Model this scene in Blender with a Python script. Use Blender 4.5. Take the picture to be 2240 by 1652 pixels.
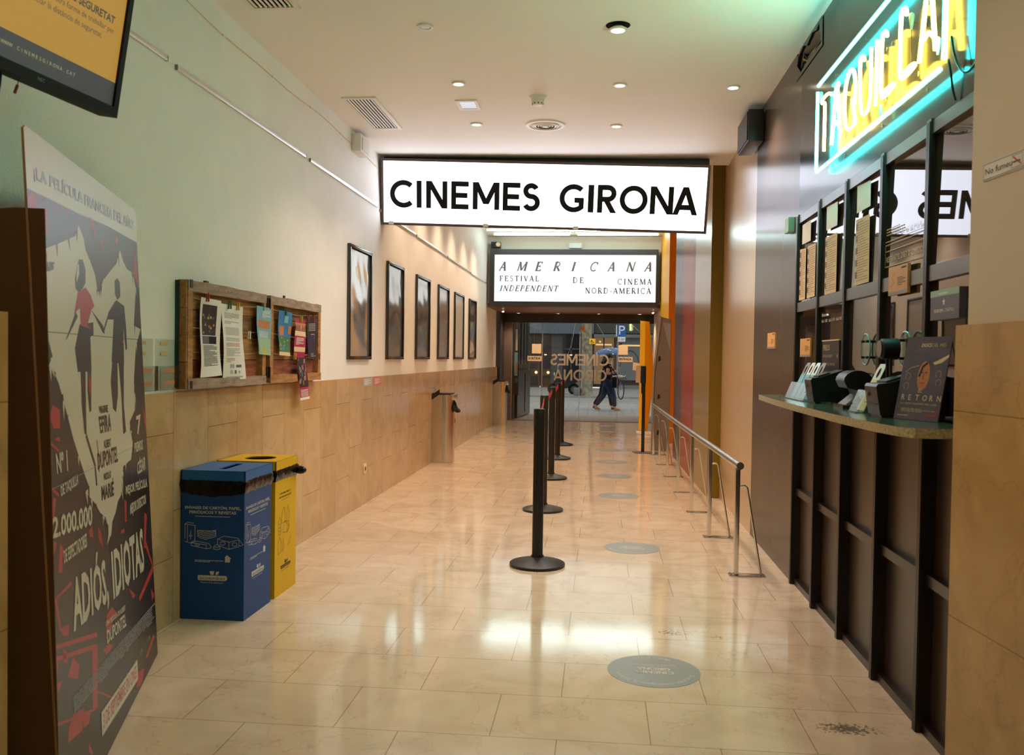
import bpy, bmesh, math, random
from math import sin, cos, pi, radians as rad
from mathutils import Vector as V, Matrix
from mathutils.geometry import tessellate_polygon
R = random.Random(7)
for o in list(bpy.data.objects): bpy.data.objects.remove(o)
SC = bpy.context.scene
COL = SC.collection

# ------------------------------------------------------------------ camera
cam = bpy.data.cameras.new('camera'); cam.sensor_fit = 'HORIZONTAL'; cam.sensor_width = 36
cam.lens = 1951.19 / 2240 * 36
cam.clip_start = 0.05; cam.clip_end = 300
cam.dof.use_dof = True; cam.dof.focus_distance = 9.5; cam.dof.aperture_fstop = 6.5
co = bpy.data.objects.new('camera', cam); COL.objects.link(co); SC.camera = co
YAW, PIT, ROL = 0.0977745726, -0.022549897, 0.0145415609
_f = V((-sin(YAW)*cos(PIT), cos(YAW)*cos(PIT), sin(PIT)))
_r0 = V((cos(YAW), sin(YAW), 0)); _u0 = _r0.cross(_f)
_r = _r0*cos(ROL) + _u0*sin(ROL); _u = -_r0*sin(ROL) + _u0*cos(ROL)
co.matrix_world = Matrix(((_r.x, _u.x, -_f.x, 0), (_r.y, _u.y, -_f.y, 0), (_r.z, _u.z, -_f.z, 1.35), (0, 0, 0, 1)))

# ------------------------------------------------------------------ exposure, world
vs = SC.view_settings
vs.view_transform = 'Standard'; vs.look = 'None'; vs.gamma = 1; vs.exposure = 0.3; vs.use_curve_mapping = False
w = bpy.data.worlds.new('overcast_sky'); SC.world = w; w.use_nodes = True
nt = w.node_tree; bg = nt.nodes['Background']
tc = nt.nodes.new('ShaderNodeTexCoord'); sp = nt.nodes.new('ShaderNodeSeparateXYZ'); rp = nt.nodes.new('ShaderNodeValToRGB')
nt.links.new(tc.outputs['Generated'], sp.inputs[0]); nt.links.new(sp.outputs['Z'], rp.inputs[0]); nt.links.new(rp.outputs[0], bg.inputs[0])
rp.color_ramp.elements[0].color = (0.55, 0.55, 0.55, 1); rp.color_ramp.elements[1].color = (0.90, 0.93, 0.97, 1)
bg.inputs[1].default_value = 1.5

# ------------------------------------------------------------------ lamps of the room (halogen spots, behind the light fittings)
WARM = (1.0, 0.75, 0.56)
def spot(x, y, z, watt, cone=120, blend=0.7, color=WARM, tilt=(0, 0), size=0.04):
    l = bpy.data.lights.new('halogen_lamp', 'SPOT'); l.energy = watt; l.spot_size = rad(cone); l.spot_blend = blend
    l.color = color; l.shadow_soft_size = size
    o = bpy.data.objects.new('halogen_lamp', l); o.location = (x, y, z); o.rotation_euler = (tilt[0], tilt[1], 0); COL.objects.link(o)
    return o
NEAR_SPOTS = [(0.072, 5.17), (-1.01, 6.175), (0.107, 6.263), (0.89, 6.354), (-1.034, 7.254), (0.102, 7.358)]
for x, y in NEAR_SPOTS: spot(x, y, 3.215, 52, 120, 0.7, (1.0, 0.80, 0.64))
for x, y, p_ in [(0.08, 3.6, 12), (0.1, 2.2, 26), (-0.95, 1.6, 20), (0.1, 0.6, 14)]: spot(x, y, 3.22, p_)       # unseen lobby lamps, added to warm the right pillar and left wall
for y in (9.2, 10.3, 11.4, 12.5, 13.6, 14.7): spot(-1.72, y, 3.56, 90, 110, 0.8, (1.0, 0.72, 0.48), (0, rad(-12)))
for y in (9.6, 11.6, 13.4): spot(0.0, y, 3.56, 48, 130, 0.8, (1.0, 0.72, 0.48))
for x in (-1.7, -0.87, -0.04, 0.8): spot(x, 18.6, 2.26, 26, 130)

# ------------------------------------------------------------------ helpers: materials
def srgb(h):
    h = h.lstrip('#'); c = [int(h[i:i+2], 16)/255 for i in (0, 2, 4)]
    return tuple(((x+0.055)/1.055)**2.4 if x > 0.04045 else x/12.92 for x in c)
MATS = {}
def pm(name, col, rough=0.5, spec=0.5, metal=0.0, noise=0.0, nscale=6.0, bump=0.0, bscale=60.0, stretch=(1, 1, 1), coat=0.0, rvar=0.0, alpha=None, trans=0.0, aniso=0.0):
    if isinstance(col, str): col = srgb(col)
    m = bpy.data.materials.new(name); m.use_nodes = True; n = m.node_tree.nodes; L = m.node_tree.links
    b = n['Principled BSDF']; b.inputs['Base Color'].default_value = (*col, 1); b.inputs['Roughness'].default_value = rough
    b.inputs['Specular IOR Level'].default_value = spec; b.inputs['Metallic'].default_value = metal; b.inputs['Coat Weight'].default_value = coat; b.inputs['Coat Roughness'].default_value = 0.28
    b.inputs['Transmission Weight'].default_value = trans
    if aniso:
        tg = n.new('ShaderNodeTangent'); tg.direction_type = 'RADIAL'; tg.axis = 'Z'; L.new(tg.outputs[0], b.inputs['Tangent']); b.inputs['Anisotropic'].default_value = aniso; b.inputs['Anisotropic Rotation'].default_value = 0.0
    if noise or bump or rvar:
        tc = n.new('ShaderNodeTexCoord'); mp = n.new('ShaderNodeMapping'); mp.inputs['Scale'].default_value = stretch
        L.new(tc.outputs['Object'], mp.inputs[0])
        if noise or rvar:
            nz = n.new('ShaderNodeTexNoise'); nz.inputs['Scale'].default_value = nscale; nz.inputs['Detail'].default_value = 6
            L.new(mp.outputs[0], nz.inputs['Vector'])
        if noise:
            cr = n.new('ShaderNodeValToRGB'); L.new(nz.outputs['Fac'], cr.inputs[0])
            cr.color_ramp.elements[0].position = 0.3; cr.color_ramp.elements[1].position = 0.7
            cr.color_ramp.elements[0].color = (*[c*(1-noise) for c in col], 1); cr.color_ramp.elements[1].color = (*[min(1, c*(1+noise)) for c in col], 1)
            L.new(cr.outputs[0], b.inputs['Base Color'])
        if rvar:
            mr = n.new('ShaderNodeMapRange'); mr.inputs[3].default_value = max(0, rough-rvar); mr.inputs[4].default_value = rough+rvar
            L.new(nz.outputs['Fac'], mr.inputs[0]); L.new(mr.outputs[0], b.inputs['Roughness'])
        if bump:
            n2 = n.new('ShaderNodeTexNoise'); n2.inputs['Scale'].default_value = bscale; n2.inputs['Detail'].default_value = 3
            L.new(mp.outputs[0], n2.inputs['Vector']); bp = n.new('ShaderNodeBump'); bp.inputs['Strength'].default_value = bump; bp.inputs['Distance'].default_value = 0.01
            L.new(n2.outputs['Fac'], bp.inputs['Height']); L.new(bp.outputs[0], b.inputs['Normal'])
    MATS[name] = m
    return m
def em(name, col, k):
    if isinstance(col, str): col = srgb(col)
    m = bpy.data.materials.new(name); m.use_nodes = True; n = m.node_tree.nodes
    b = n['Principled BSDF']; b.inputs['Base Color'].default_value = (*[c*0.06 for c in col], 1)
    b.inputs['Emission Color'].default_value = (*col, 1); b.inputs['Emission Strength'].default_value = k
    MATS[name] = m
    return m
def glass(name, tint=(0.9, 0.93, 0.92), refl=1.0, rough=0.0):
    m = bpy.data.materials.new(name); m.use_nodes = True; n = m.node_tree.nodes; L = m.node_tree.links
    n.remove(n['Principled BSDF']); out = n['Material Output']
    t = n.new('ShaderNodeBsdfTransparent'); t.inputs[0].default_value = (*tint, 1)
    g = n.new('ShaderNodeBsdfGlossy'); g.inputs['Roughness'].default_value = rough
    lw = n.new('ShaderNodeLayerWeight'); lw.inputs[0].default_value = 0.5
    pw = n.new('ShaderNodeMath'); pw.operation = 'POWER'; pw.inputs[1].default_value = 4.5
    mu = n.new('ShaderNodeMath'); mu.operation = 'MULTIPLY_ADD'; mu.inputs[1].default_value = 0.75*min(1.0, 1.1/refl if refl > 1.2 else 1.0); mu.inputs[2].default_value = 0.035*refl; mu.use_clamp = True
    mx = n.new('ShaderNodeMixShader'); L.new(lw.outputs['Facing'], pw.inputs[0]); L.new(pw.outputs[0], mu.inputs[0]); L.new(mu.outputs[0], mx.inputs[0]); L.new(t.outputs[0], mx.inputs[1]); L.new(g.outputs[0], mx.inputs[2]); L.new(mx.outputs[0], out.inputs[0])
    MATS[name] = m
    return m
def stone(name, c1, c2, joint, bw, bh, axes, off=(0, 0), rough=0.12, mortar=0.0016, vein=0.10, offset=0.5, spec=0.5, bump=0.0, scuffs=()):
    """polished stone slabs: a brick pattern in metres over two chosen axes, cloudy veining, thin dark joints"""
    m = bpy.data.materials.new(name); m.use_nodes = True; n = m.node_tree.nodes; L = m.node_tree.links; b = n['Principled BSDF']
    tc = n.new('ShaderNodeTexCoord'); s = n.new('ShaderNodeSeparateXYZ'); c = n.new('ShaderNodeCombineXYZ'); L.new(tc.outputs['Object'], s.inputs[0])
    for k in (0, 1):
        a = n.new('ShaderNodeMath'); a.operation = 'ADD'; a.inputs[1].default_value = off[k]; L.new(s.outputs['XYZ'.index(axes[k])], a.inputs[0]); L.new(a.outputs[0], c.inputs[k])
    br = n.new('ShaderNodeTexBrick'); br.offset = offset; br.inputs['Scale'].default_value = 1; br.inputs['Brick Width'].default_value = bw; br.inputs['Row Height'].default_value = bh
    br.inputs['Mortar Size'].default_value = mortar; br.inputs['Mortar Smooth'].default_value = 0.2; br.inputs['Bias'].default_value = 0
    br.inputs['Color1'].default_value = (*srgb(c1), 1); br.inputs['Color2'].default_value = (*srgb(c2), 1); br.inputs['Mortar'].default_value = (*srgb(joint), 1)
    L.new(c.outputs[0], br.inputs['Vector'])
    nz = n.new('ShaderNodeTexNoise'); nz.inputs['Scale'].default_value = 3.2; nz.inputs['Detail'].default_value = 9; nz.inputs['Distortion'].default_value = 1.4; L.new(tc.outputs['Object'], nz.inputs['Vector'])
    cr = n.new('ShaderNodeValToRGB'); cr.color_ramp.elements[0].position = 0.32; cr.color_ramp.elements[1].position = 0.62
    cr.color_ramp.elements[0].color = (1-vein*2, 1-vein*2.4, 1-vein*2.8, 1); cr.color_ramp.elements[1].color = (1, 1, 1, 1); L.new(nz.outputs['Fac'], cr.inputs[0])
    mx = n.new('ShaderNodeMix'); mx.data_type = 'RGBA'; mx.blend_type = 'MULTIPLY'; mx.inputs[0].default_value = 1
    L.new(br.outputs['Color'], mx.inputs[6]); L.new(cr.outputs[0], mx.inputs[7])
    # hairline veins
    vz = n.new('ShaderNodeTexVoronoi'); vz.feature = 'DISTANCE_TO_EDGE'; vz.inputs['Scale'].default_value = 2.1
    n3 = n.new('ShaderNodeTexNoise'); n3.inputs['Scale'].default_value = 4; n3.inputs['Detail'].default_value = 5; L.new(tc.outputs['Object'], n3.inputs['Vector'])
    vm = n.new('ShaderNodeVectorMath'); vm.operation = 'MULTIPLY_ADD'; vm.inputs[1].default_value = (0.7, 0.7, 0.7); L.new(n3.outputs['Color'], vm.inputs[0]); L.new(tc.outputs['Object'], vm.inputs[2]); L.new(vm.outputs[0], vz.inputs['Vector'])
    vr = n.new('ShaderNodeValToRGB'); vr.color_ramp.elements[0].color = (0.72, 0.66, 0.58, 1); vr.color_ramp.elements[1].position = 0.012; vr.color_ramp.elements[1].color = (1, 1, 1, 1); L.new(vz.outputs['Distance'], vr.inputs[0])
    m2 = n.new('ShaderNodeMix'); m2.data_type = 'RGBA'; m2.blend_type = 'MULTIPLY'; m2.inputs[0].default_value = 0.55; L.new(mx.outputs[2], m2.inputs[6]); L.new(vr.outputs[0], m2.inputs[7])
    col = m2.outputs[2]
    for cx, cy, rx, ry, dens in scuffs:      # worn black scuff marks
        mp = n.new('ShaderNodeMapping'); mp.vector_type = 'TEXTURE'; mp.inputs['Location'].default_value = (cx, cy, 0); mp.inputs['Scale'].default_value = (rx, ry, 1); L.new(tc.outputs['Object'], mp.inputs[0])
        ln = n.new('ShaderNodeVectorMath'); ln.operation = 'LENGTH'; L.new(mp.outputs[0], ln.inputs[0])
        fz = n.new('ShaderNodeTexNoise'); fz.inputs['Scale'].default_value = 55; fz.inputs['Detail'].default_value = 6; fz.inputs['Roughness'].default_value = 0.7; L.new(tc.outputs['Object'], fz.inputs['Vector'])
        sb = n.new('ShaderNodeMath'); sb.operation = 'MULTIPLY_ADD'; sb.inputs[1].default_value = -0.22; sb.inputs[2].default_value = dens; L.new(ln.outputs['Value'], sb.inputs[0])
        ad = n.new('ShaderNodeMath'); ad.operation = 'ADD'; L.new(sb.outputs[0], ad.inputs[0]); L.new(fz.outputs['Fac'], ad.inputs[1])
        rm = n.new('ShaderNodeMapRange'); rm.inputs[1].default_value = 0.60; rm.inputs[2].default_value = 0.66; rm.inputs[4].default_value = 0.75; L.new(ad.outputs[0], rm.inputs[0])
        mk = n.new('ShaderNodeMix'); mk.data_type = 'RGBA'; L.new(rm.outputs[0], mk.inputs[0]); L.new(col, mk.inputs[6]); mk.inputs[7].default_value = (0.045, 0.04, 0.035, 1); col = mk.outputs[2]
    L.new(col, b.inputs['Base Color'])
    mr = n.new('ShaderNodeMapRange'); mr.inputs[3].default_value = rough*0.75; mr.inputs[4].default_value = rough*1.35; L.new(nz.outputs['Fac'], mr.inputs[0]); L.new(mr.outputs[0], b.inputs['Roughness'])
    b.inputs['Specular IOR Level'].default_value = spec
    if bump:
        n4 = n.new('ShaderNodeTexNoise'); n4.inputs['Scale'].default_value = 5; n4.inputs['Detail'].default_value = 2; L.new(tc.outputs['Object'], n4.inputs['Vector'])
        bp = n.new('ShaderNodeBump'); bp.inputs['Strength'].default_value = bump; bp.inputs['Distance'].default_value = 0.01; L.new(n4.outputs['Fac'], bp.inputs['Height']); L.new(bp.outputs[0], b.inputs['Normal'])
    MATS[name] = m
    return m

# ------------------------------------------------------------------ helpers: shapes
class Plane:
    """a flat surface in the room: origin, direction to the reader's right, direction up, outward normal"""
    def __init__(s, o, e, w):
        s.o = V(o); s.e = V(e).normalized(); s.w = V(w).normalized(); s.n = s.e.cross(s.w)
    def p(s, u, v, h=0.0): return s.o + s.e*u + s.w*v + s.n*h
_TXT = {}
def text_mesh(body, bold=0.0):
    k = (body, bold)
    if k not in _TXT:
        c = bpy.data.curves.new('lettering', 'FONT'); c.body = body; c.size = 1; c.offset = bold; c.resolution_u = 2
        o = bpy.data.objects.new('lettering', c); m = o.to_mesh()
        vs_ = [(v.co.x, v.co.y) for v in m.vertices]; fs = [tuple(p.vertices) for p in m.polygons]
        o.to_mesh_clear(); bpy.data.objects.remove(o); bpy.data.curves.remove(c)
        xs = [a for a, _ in vs_]; ys = [a for _, a in vs_]
        _TXT[k] = (vs_, fs, min(xs), max(xs), min(ys), max(ys))
    return _TXT[k]
class MB:
    def __init__(s): s.v = []; s.f = []; s.m = []; s.sm = []
    def add(s, vs_, fs, mi=0, smooth=False):
        b = len(s.v); s.v += [V(a) for a in vs_]
        for f in fs: s.f.append(tuple(b+i for i in f)); s.m.append(mi); s.sm.append(smooth)
        return s
    def box(s, a, b, mi=0, bev=0.0):
        a, b = [min(p, q) for p, q in zip(a, b)], [max(p, q) for p, q in zip(a, b)]
        if bev <= 0:
            vs_ = [(x, y, z) for x in (a[0], b[0]) for y in (a[1], b[1]) for z in (a[2], b[2])]
            return s.add(vs_, [(0, 1, 3, 2), (4, 6, 7, 5), (0, 4, 5, 1), (2, 3, 7, 6), (0, 2, 6, 4), (1, 5, 7, 3)], mi)
        bm = bmesh.new(); bmesh.ops.create_cube(bm, size=1)
        for v in bm.verts: v.co = V([(p+q)/2 + c*(q-p) for c, p, q in zip(v.co, a, b)])
        bmesh.ops.bevel(bm, geom=list(bm.edges), offset=bev, segments=2, profile=0.6, affect='EDGES')
        bm.verts.index_update(); s.add([v.co.copy() for v in bm.verts], [tuple(v.index for v in f.verts) for f in bm.faces], mi, False); bm.free()
        return s
    def obox(s, o, ax, ay, az, mi=0):
        o, ax, ay, az = V(o), V(ax), V(ay), V(az)
        vs_ = [o+ax*i+ay*j+az*k for i in (0, 1) for j in (0, 1) for k in (0, 1)]
        return s.add(vs_, [(0, 1, 3, 2), (4, 6, 7, 5), (0, 4, 5, 1), (2, 3, 7, 6), (0, 2, 6, 4), (1, 5, 7, 3)], mi)
    def tube(s, pts, r, seg=10, mi=0, cap=True, radii=None):
        pts = [V(p) for p in pts]; n = len(pts); rings = []; prev = None
        for i, p in enumerate(pts):
            d = (pts[min(i+1, n-1)] - pts[max(i-1, 0)])
            d = d.normalized() if d.length > 1e-9 else V((0, 0, 1))
            if prev is None:
                a = V((0, 0, 1)) if abs(d.z) < 0.9 else V((1, 0, 0)); x = d.cross(a).normalized()
            else:
                x = (prev - d*prev.dot(d)); x = x.normalized() if x.length > 1e-6 else d.orthogonal().normalized()
            prev = x; y = d.cross(x); rr = radii[i] if radii else r
            rings.append([p + x*cos(2*pi*k/seg)*rr + y*sin(2*pi*k/seg)*rr for k in range(seg)])
        vs_ = [q for rg in rings for q in rg]; fs = []
        for i in range(n-1):
            for k in range(seg):
                k2 = (k+1) % seg; fs.append((i*seg+k, i*seg+k2, (i+1)*seg+k2, (i+1)*seg+k))
        s.add(vs_, fs, mi, True)
        if cap: s.add(rings[0], [tuple(reversed(range(seg)))], mi); s.add(rings[-1], [tuple(range(seg))], mi)
        return s
    def lathe(s, prof, c=(0, 0, 0), seg=32, mi=0, axis='Z', sx=1.0, sy=1.0):
        c = V(c); vs_ = []
        for r, z in prof:
            for k in range(seg):
                a = 2*pi*k/seg; q = (r*cos(a)*sx, r*sin(a)*sy, z)
                q = q if axis == 'Z' else ((q[0], q[2], q[1]) if axis == 'Y' else (q[2], q[0], q[1])); vs_.append(c+V(q))
        fs = [(i*seg+k, i*seg+(k+1) % seg, (i+1)*seg+(k+1) % seg, (i+1)*seg+k) for i in range(len(prof)-1) for k in range(seg)]
        s.add(vs_, fs, mi, True)
        n = len(prof)
        if prof[0][0] > 1e-5: s.add(vs_[:seg], [tuple(reversed(range(seg)))], mi)
        if prof[-1][0] > 1e-5: s.add(vs_[(n-1)*seg:], [tuple(range(seg))], mi)
        return s
    def ball(s, c, r, mi=0, seg=14, rings=9, sc=(1, 1, 1)):
        c = V(c); prof = [(r*sin(pi*i/rings), -r*cos(pi*i/rings)) for i in range(rings+1)]; vs_ = []
        for q, z in prof:
            for k in range(seg): a = 2*pi*k/seg; vs_.append(c+V((q*cos(a)*sc[0], q*sin(a)*sc[1], z*sc[2])))
        return s.add(vs_, [(i*seg+k, i*seg+(k+1) % seg, (i+1)*seg+(k+1) % seg, (i+1)*seg+k) for i in range(rings) for k in range(seg)], mi, True)
    def torus(s, c, R_, r, e, w, mi=0, seg=32, ms=8):
        c, e, w = V(c), V(e).normalized(), V(w).normalized()
        pts = [c+e*R_*cos(2*pi*k/seg)+w*R_*sin(2*pi*k/seg) for k in range(seg)]; nn = e.cross(w); vs_ = []
        for k, p in enumerate(pts):
            d = (p-c).normalized()
            for j in range(ms): a = 2*pi*j/ms; vs_.append(p+d*r*cos(a)+nn*r*sin(a))
        return s.add(vs_, [(k*ms+j, ((k+1) % seg)*ms+j, ((k+1) % seg)*ms+(j+1) % ms, k*ms+(j+1) % ms) for k in range(seg) for j in range(ms)], mi, True)
    def prism(s, P, poly, h0, h1, mi=0):
        """polygon (u, v) on plane P, thick from h0 to h1"""
        n = len(poly); t = tessellate_polygon([[V((a, b, 0)) for a, b in poly]])
        A = [P.p(a, b, h0) for a, b in poly]; B = [P.p(a, b, h1) for a, b in poly]
        s.add(A+B, [tuple(i for i in q) for q in t]+[tuple(n+i for i in q) for q in t]+[(i, (i+1) % n, n+(i+1) % n, n+i) for i in range(n)], mi)
        return s
    def poly(s, P, poly, h=0.001, mi=0):
        t = tessellate_polygon([[V((a, b, 0)) for a, b in poly]])
        return s.add([P.p(a, b, h) for a, b in poly], [tuple(q) for q in t], mi)
    def rect(s, P, u0, v0, u1, v1, h=0.001, mi=0): return s.poly(P, [(u0, v0), (u1, v0), (u1, v1), (u0, v1)], h, mi)
    def line(s, P, pts, wd, h=0.001, mi=0, closed=False):
        pts = [V((a, b)) for a, b in pts]
        if closed: pts = pts+[pts[0], pts[1]]
        L_, Rr = [], []
        n = len(pts)
        for i, p in enumerate(pts):
            d0 = (pts[i]-pts[i-1]).normalized() if i else None; d1 = (pts[i+1]-pts[i]).normalized() if i < n-1 else None
            if d0 is None: d = d1; k = 1
            elif d1 is None: d = d0; k = 1
            else:
                d = d0+d1; d = d.normalized() if d.length > 1e-6 else d1; k = 1/max(0.45, d.dot(d1))
            q = V((-d.y, d.x))*wd/2*k; L_.append(p+q); Rr.append(p-q)
        vs_ = [P.p(a.x, a.y, h) for a in L_]+[P.p(a.x, a.y, h) for a in Rr]
        return s.add(vs_, [(i, n+i, n+i+1, i+1) for i in range(n-1)], mi)
    def text(s, P, body, quad, h=0.002, mi=0, bold=0.0, slant=0.0):
        """quad: bottom-left, bottom-right, top-right, top-left of the ink, or (u, v, height, align)"""
        vs_, fs, x0, x1, y0, y1 = text_mesh(body, bold); out = []
        if not isinstance(quad[0], tuple):
            u, v, hh, al = quad; k = hh/0.70; wd = (x1-x0)*k; u0 = u-(wd if al == 'r' else wd/2 if al == 'c' else 0)
            out = [P.p(u0+(x-x0)*k+slant*y*k, v+y*k, h) for x, y in vs_]
        else:
            a, b, c, d = [V(q) for q in quad]
            for x, y in vs_:
                sx, sy = (x-x0)/(x1-x0), (y-y0)/(y1-y0); q = (a*(1-sx)+b*sx)*(1-sy)+(d*(1-sx)+c*sx)*sy; out.append(P.p(q.x, q.y, h))
        return s.add(out, fs, mi)
    def lines(s, P, u0, v0, u1, v1, n, h=0.002, mi=0, fill=0.45, seed=0):
        """rows of small print"""
        rr = random.Random(seed); dv = (v1-v0)/n
        for i in range(n):
            u = u0; e = u1 - (u1-u0)*(0 if rr.random() < 0.6 else rr.random()*0.5)
            while u < e-0.002:
                wd = min(e-u, (u1-u0)*rr.uniform(0.04, 0.16)); s.rect(P, u, v0+dv*i+dv*0.2, u+wd, v0+dv*i+dv*(0.2+fill), h, mi); u += wd+(u1-u0)*0.018
        return s
    def build(s, name, mats, parent=None, solid=0.0):
        if not isinstance(mats, (list, tuple)): mats = [mats]
        me = bpy.data.meshes.new(name)
        if parent is not None:
            org = V((0, 0, 0)); q = parent
            while q is not None: org = org+q.location; q = q.parent
        else:
            mn = [min(v[i] for v in s.v) for i in range(3)]; mxx = [max(v[i] for v in s.v) for i in range(3)]
            org = V(((mn[0]+mxx[0])/2, (mn[1]+mxx[1])/2, mn[2]))
            if s.keep: org = V((0, 0, 0))
        me.from_pydata([v-org for v in s.v], [], s.f); me.polygons.foreach_set('material_index', s.m); me.polygons.foreach_set('use_smooth', s.sm)
        for m in mats: me.materials.append(MATS[m] if isinstance(m, str) else m)
        bm = bmesh.new(); bm.from_mesh(me); bmesh.ops.remove_doubles(bm, verts=bm.verts, dist=1e-6)
        if s.fix: bmesh.ops.recalc_face_normals(bm, faces=bm.faces)
        bm.to_mesh(me); bm.free()
        me.polygons.foreach_set('use_smooth', [True]*len(me.polygons)); me.set_sharp_from_angle(angle=rad(38))
        o = bpy.data.objects.new(name, me); COL.objects.link(o)
        if parent is not None: o.parent = parent
        else: o.location = org
        return o
    keep = False; fix = True
def tag(o, label, cat, group=None):
    o['label'] = label; o['category'] = cat
    if group: o['group'] = group
    return o
def thing(name, label, cat, loc, group=None):
    o = bpy.data.objects.new(name, None); o.empty_display_size = 0.1; o.location = loc; COL.objects.link(o)
    return tag(o, label, cat, group)
def struct(name, mb, mats, keep=True):
    mb.keep = keep; o = mb.build(name, mats); o['kind'] = 'structure'
    return o
def dup(root, loc, label, group=None):
    r = root.copy(); COL.objects.link(r); r.location = loc; r['label'] = label
    if group: r['group'] = group
    for ch in list(root.children):
        c = ch.copy(); COL.objects.link(c); c.parent = r
        for g in list(ch.children): d = g.copy(); COL.objects.link(d); d.parent = c
    return r
def arc(cx, cy, rx, ry, a0, a1, n=20): return [(cx+rx*cos(rad(a0+(a1-a0)*i/n)), cy+ry*sin(rad(a0+(a1-a0)*i/n))) for i in range(n+1)]

# geometric sans capitals (cap height 1, stroke 0.165) as ribbons
T_ = 0.165
def geo_glyph(c):
    h = T_/2
    if c == 'C': return 0.88, [arc(0.5, 0.5, 0.5-h, 0.5-h, 47, 313, 40)]
    if c == 'O': return 1.0, [arc(0.5, 0.5, 0.5-h, 0.5-h, 0, 364, 56)]
    if c == 'I': return T_, [[(h, 0), (h, 1)]]
    if c == 'N': return 0.77, [[(h, 0), (h, 1)], [(h+0.01, 1), (0.77-h-0.01, 0)], [(0.77-h, 0), (0.77-h, 1)]]
    if c == 'E': return 0.635, [[(h, 0), (h, 1)], [(0, 1-h), (0.635, 1-h)], [(0, 0.5), (0.59, 0.5)], [(0, h), (0.635, h)]]
    if c == 'M': return 0.96, [[(h, 0), (h, 1)], [(h+0.02, 1), (0.48, 0.2)], [(0.48, 0.2), (0.94-h, 1)], [(0.96-h, 0), (0.96-h, 1)]]
    if c == 'S': return 0.64, [arc(0.31, 1-h-0.195, 0.195, 0.195, 25, 270, 24)+arc(0.31, h+0.2225, 0.2225, 0.2225, 90, -155, 24)[1:]]
    if c == 'G': return 0.87, [arc(0.5, 0.5, 0.5-h, 0.5-h, 47, 318, 40), [(0.86-h, 0.13), (0.86-h, 0.50)], [(0.86, 0.43), (0.53, 0.43)]]
    if c == 'R': return 0.68, [[(h, 0), (h, 1)], [(0, 1-h), (0.37, 1-h)]+arc(0.37, 0.705, 0.2125, 0.2125, 90, -90, 18)[1:-1]+[(0.37, 0.4925), (0, 0.4925)], [(0.30, 0.48), (0.585, 0)]]
    if c == 'A': return 0.84, [[(0.085, 0), (0.42, 1)], [(0.42, 1), (0.755, 0)], [(0.2, 0.27), (0.64, 0.27)]]
    return 0.5, []
def geo_stroke(mb, P, pts, wd, h, mi):
    # slanted strokes end in level cuts
    if len(pts) == 2 and abs(pts[0][0]-pts[1][0]) > 1e-4 and abs(pts[0][1]-pts[1][1]) > 1e-4:
        (x0, y0), (x1, y1) = pts; d = math.hypot(x1-x0, y1-y0); q = wd/2*d/abs(y1-y0)
        mb.add([P.p(x0-q, y0, h), P.p(x0+q, y0, h), P.p(x1+q, y1, h), P.p(x1-q, y1, h)], [(0, 1, 2, 3)], mi)
    else: mb.line(P, pts, wd, h, mi)
def geo_text(mb, P, word, u0, u1, v, hh, h, mi, mirror=False, spread=None, rot=False):
    gl = [geo_glyph(c) for c in word]; W_ = sum(g[0] for g in gl); gap = ((u1-u0)/hh-W_)/max(1, len(word)-1); x = 0
    for wd, st in gl:
        for q in st:
            pts = []; h += 0.00006
            for a, b in q:
                uu = u0+(x+a)*hh
                if mirror: uu = u1-(x+a)*hh
                vv = v+b*hh
                if rot: uu, vv = u1-(x+a)*hh, v+(1-b)*hh
                pts.append((uu, vv))
            geo_stroke(mb, P, pts, T_*hh, h, mi)
        x += wd+gap
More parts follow.
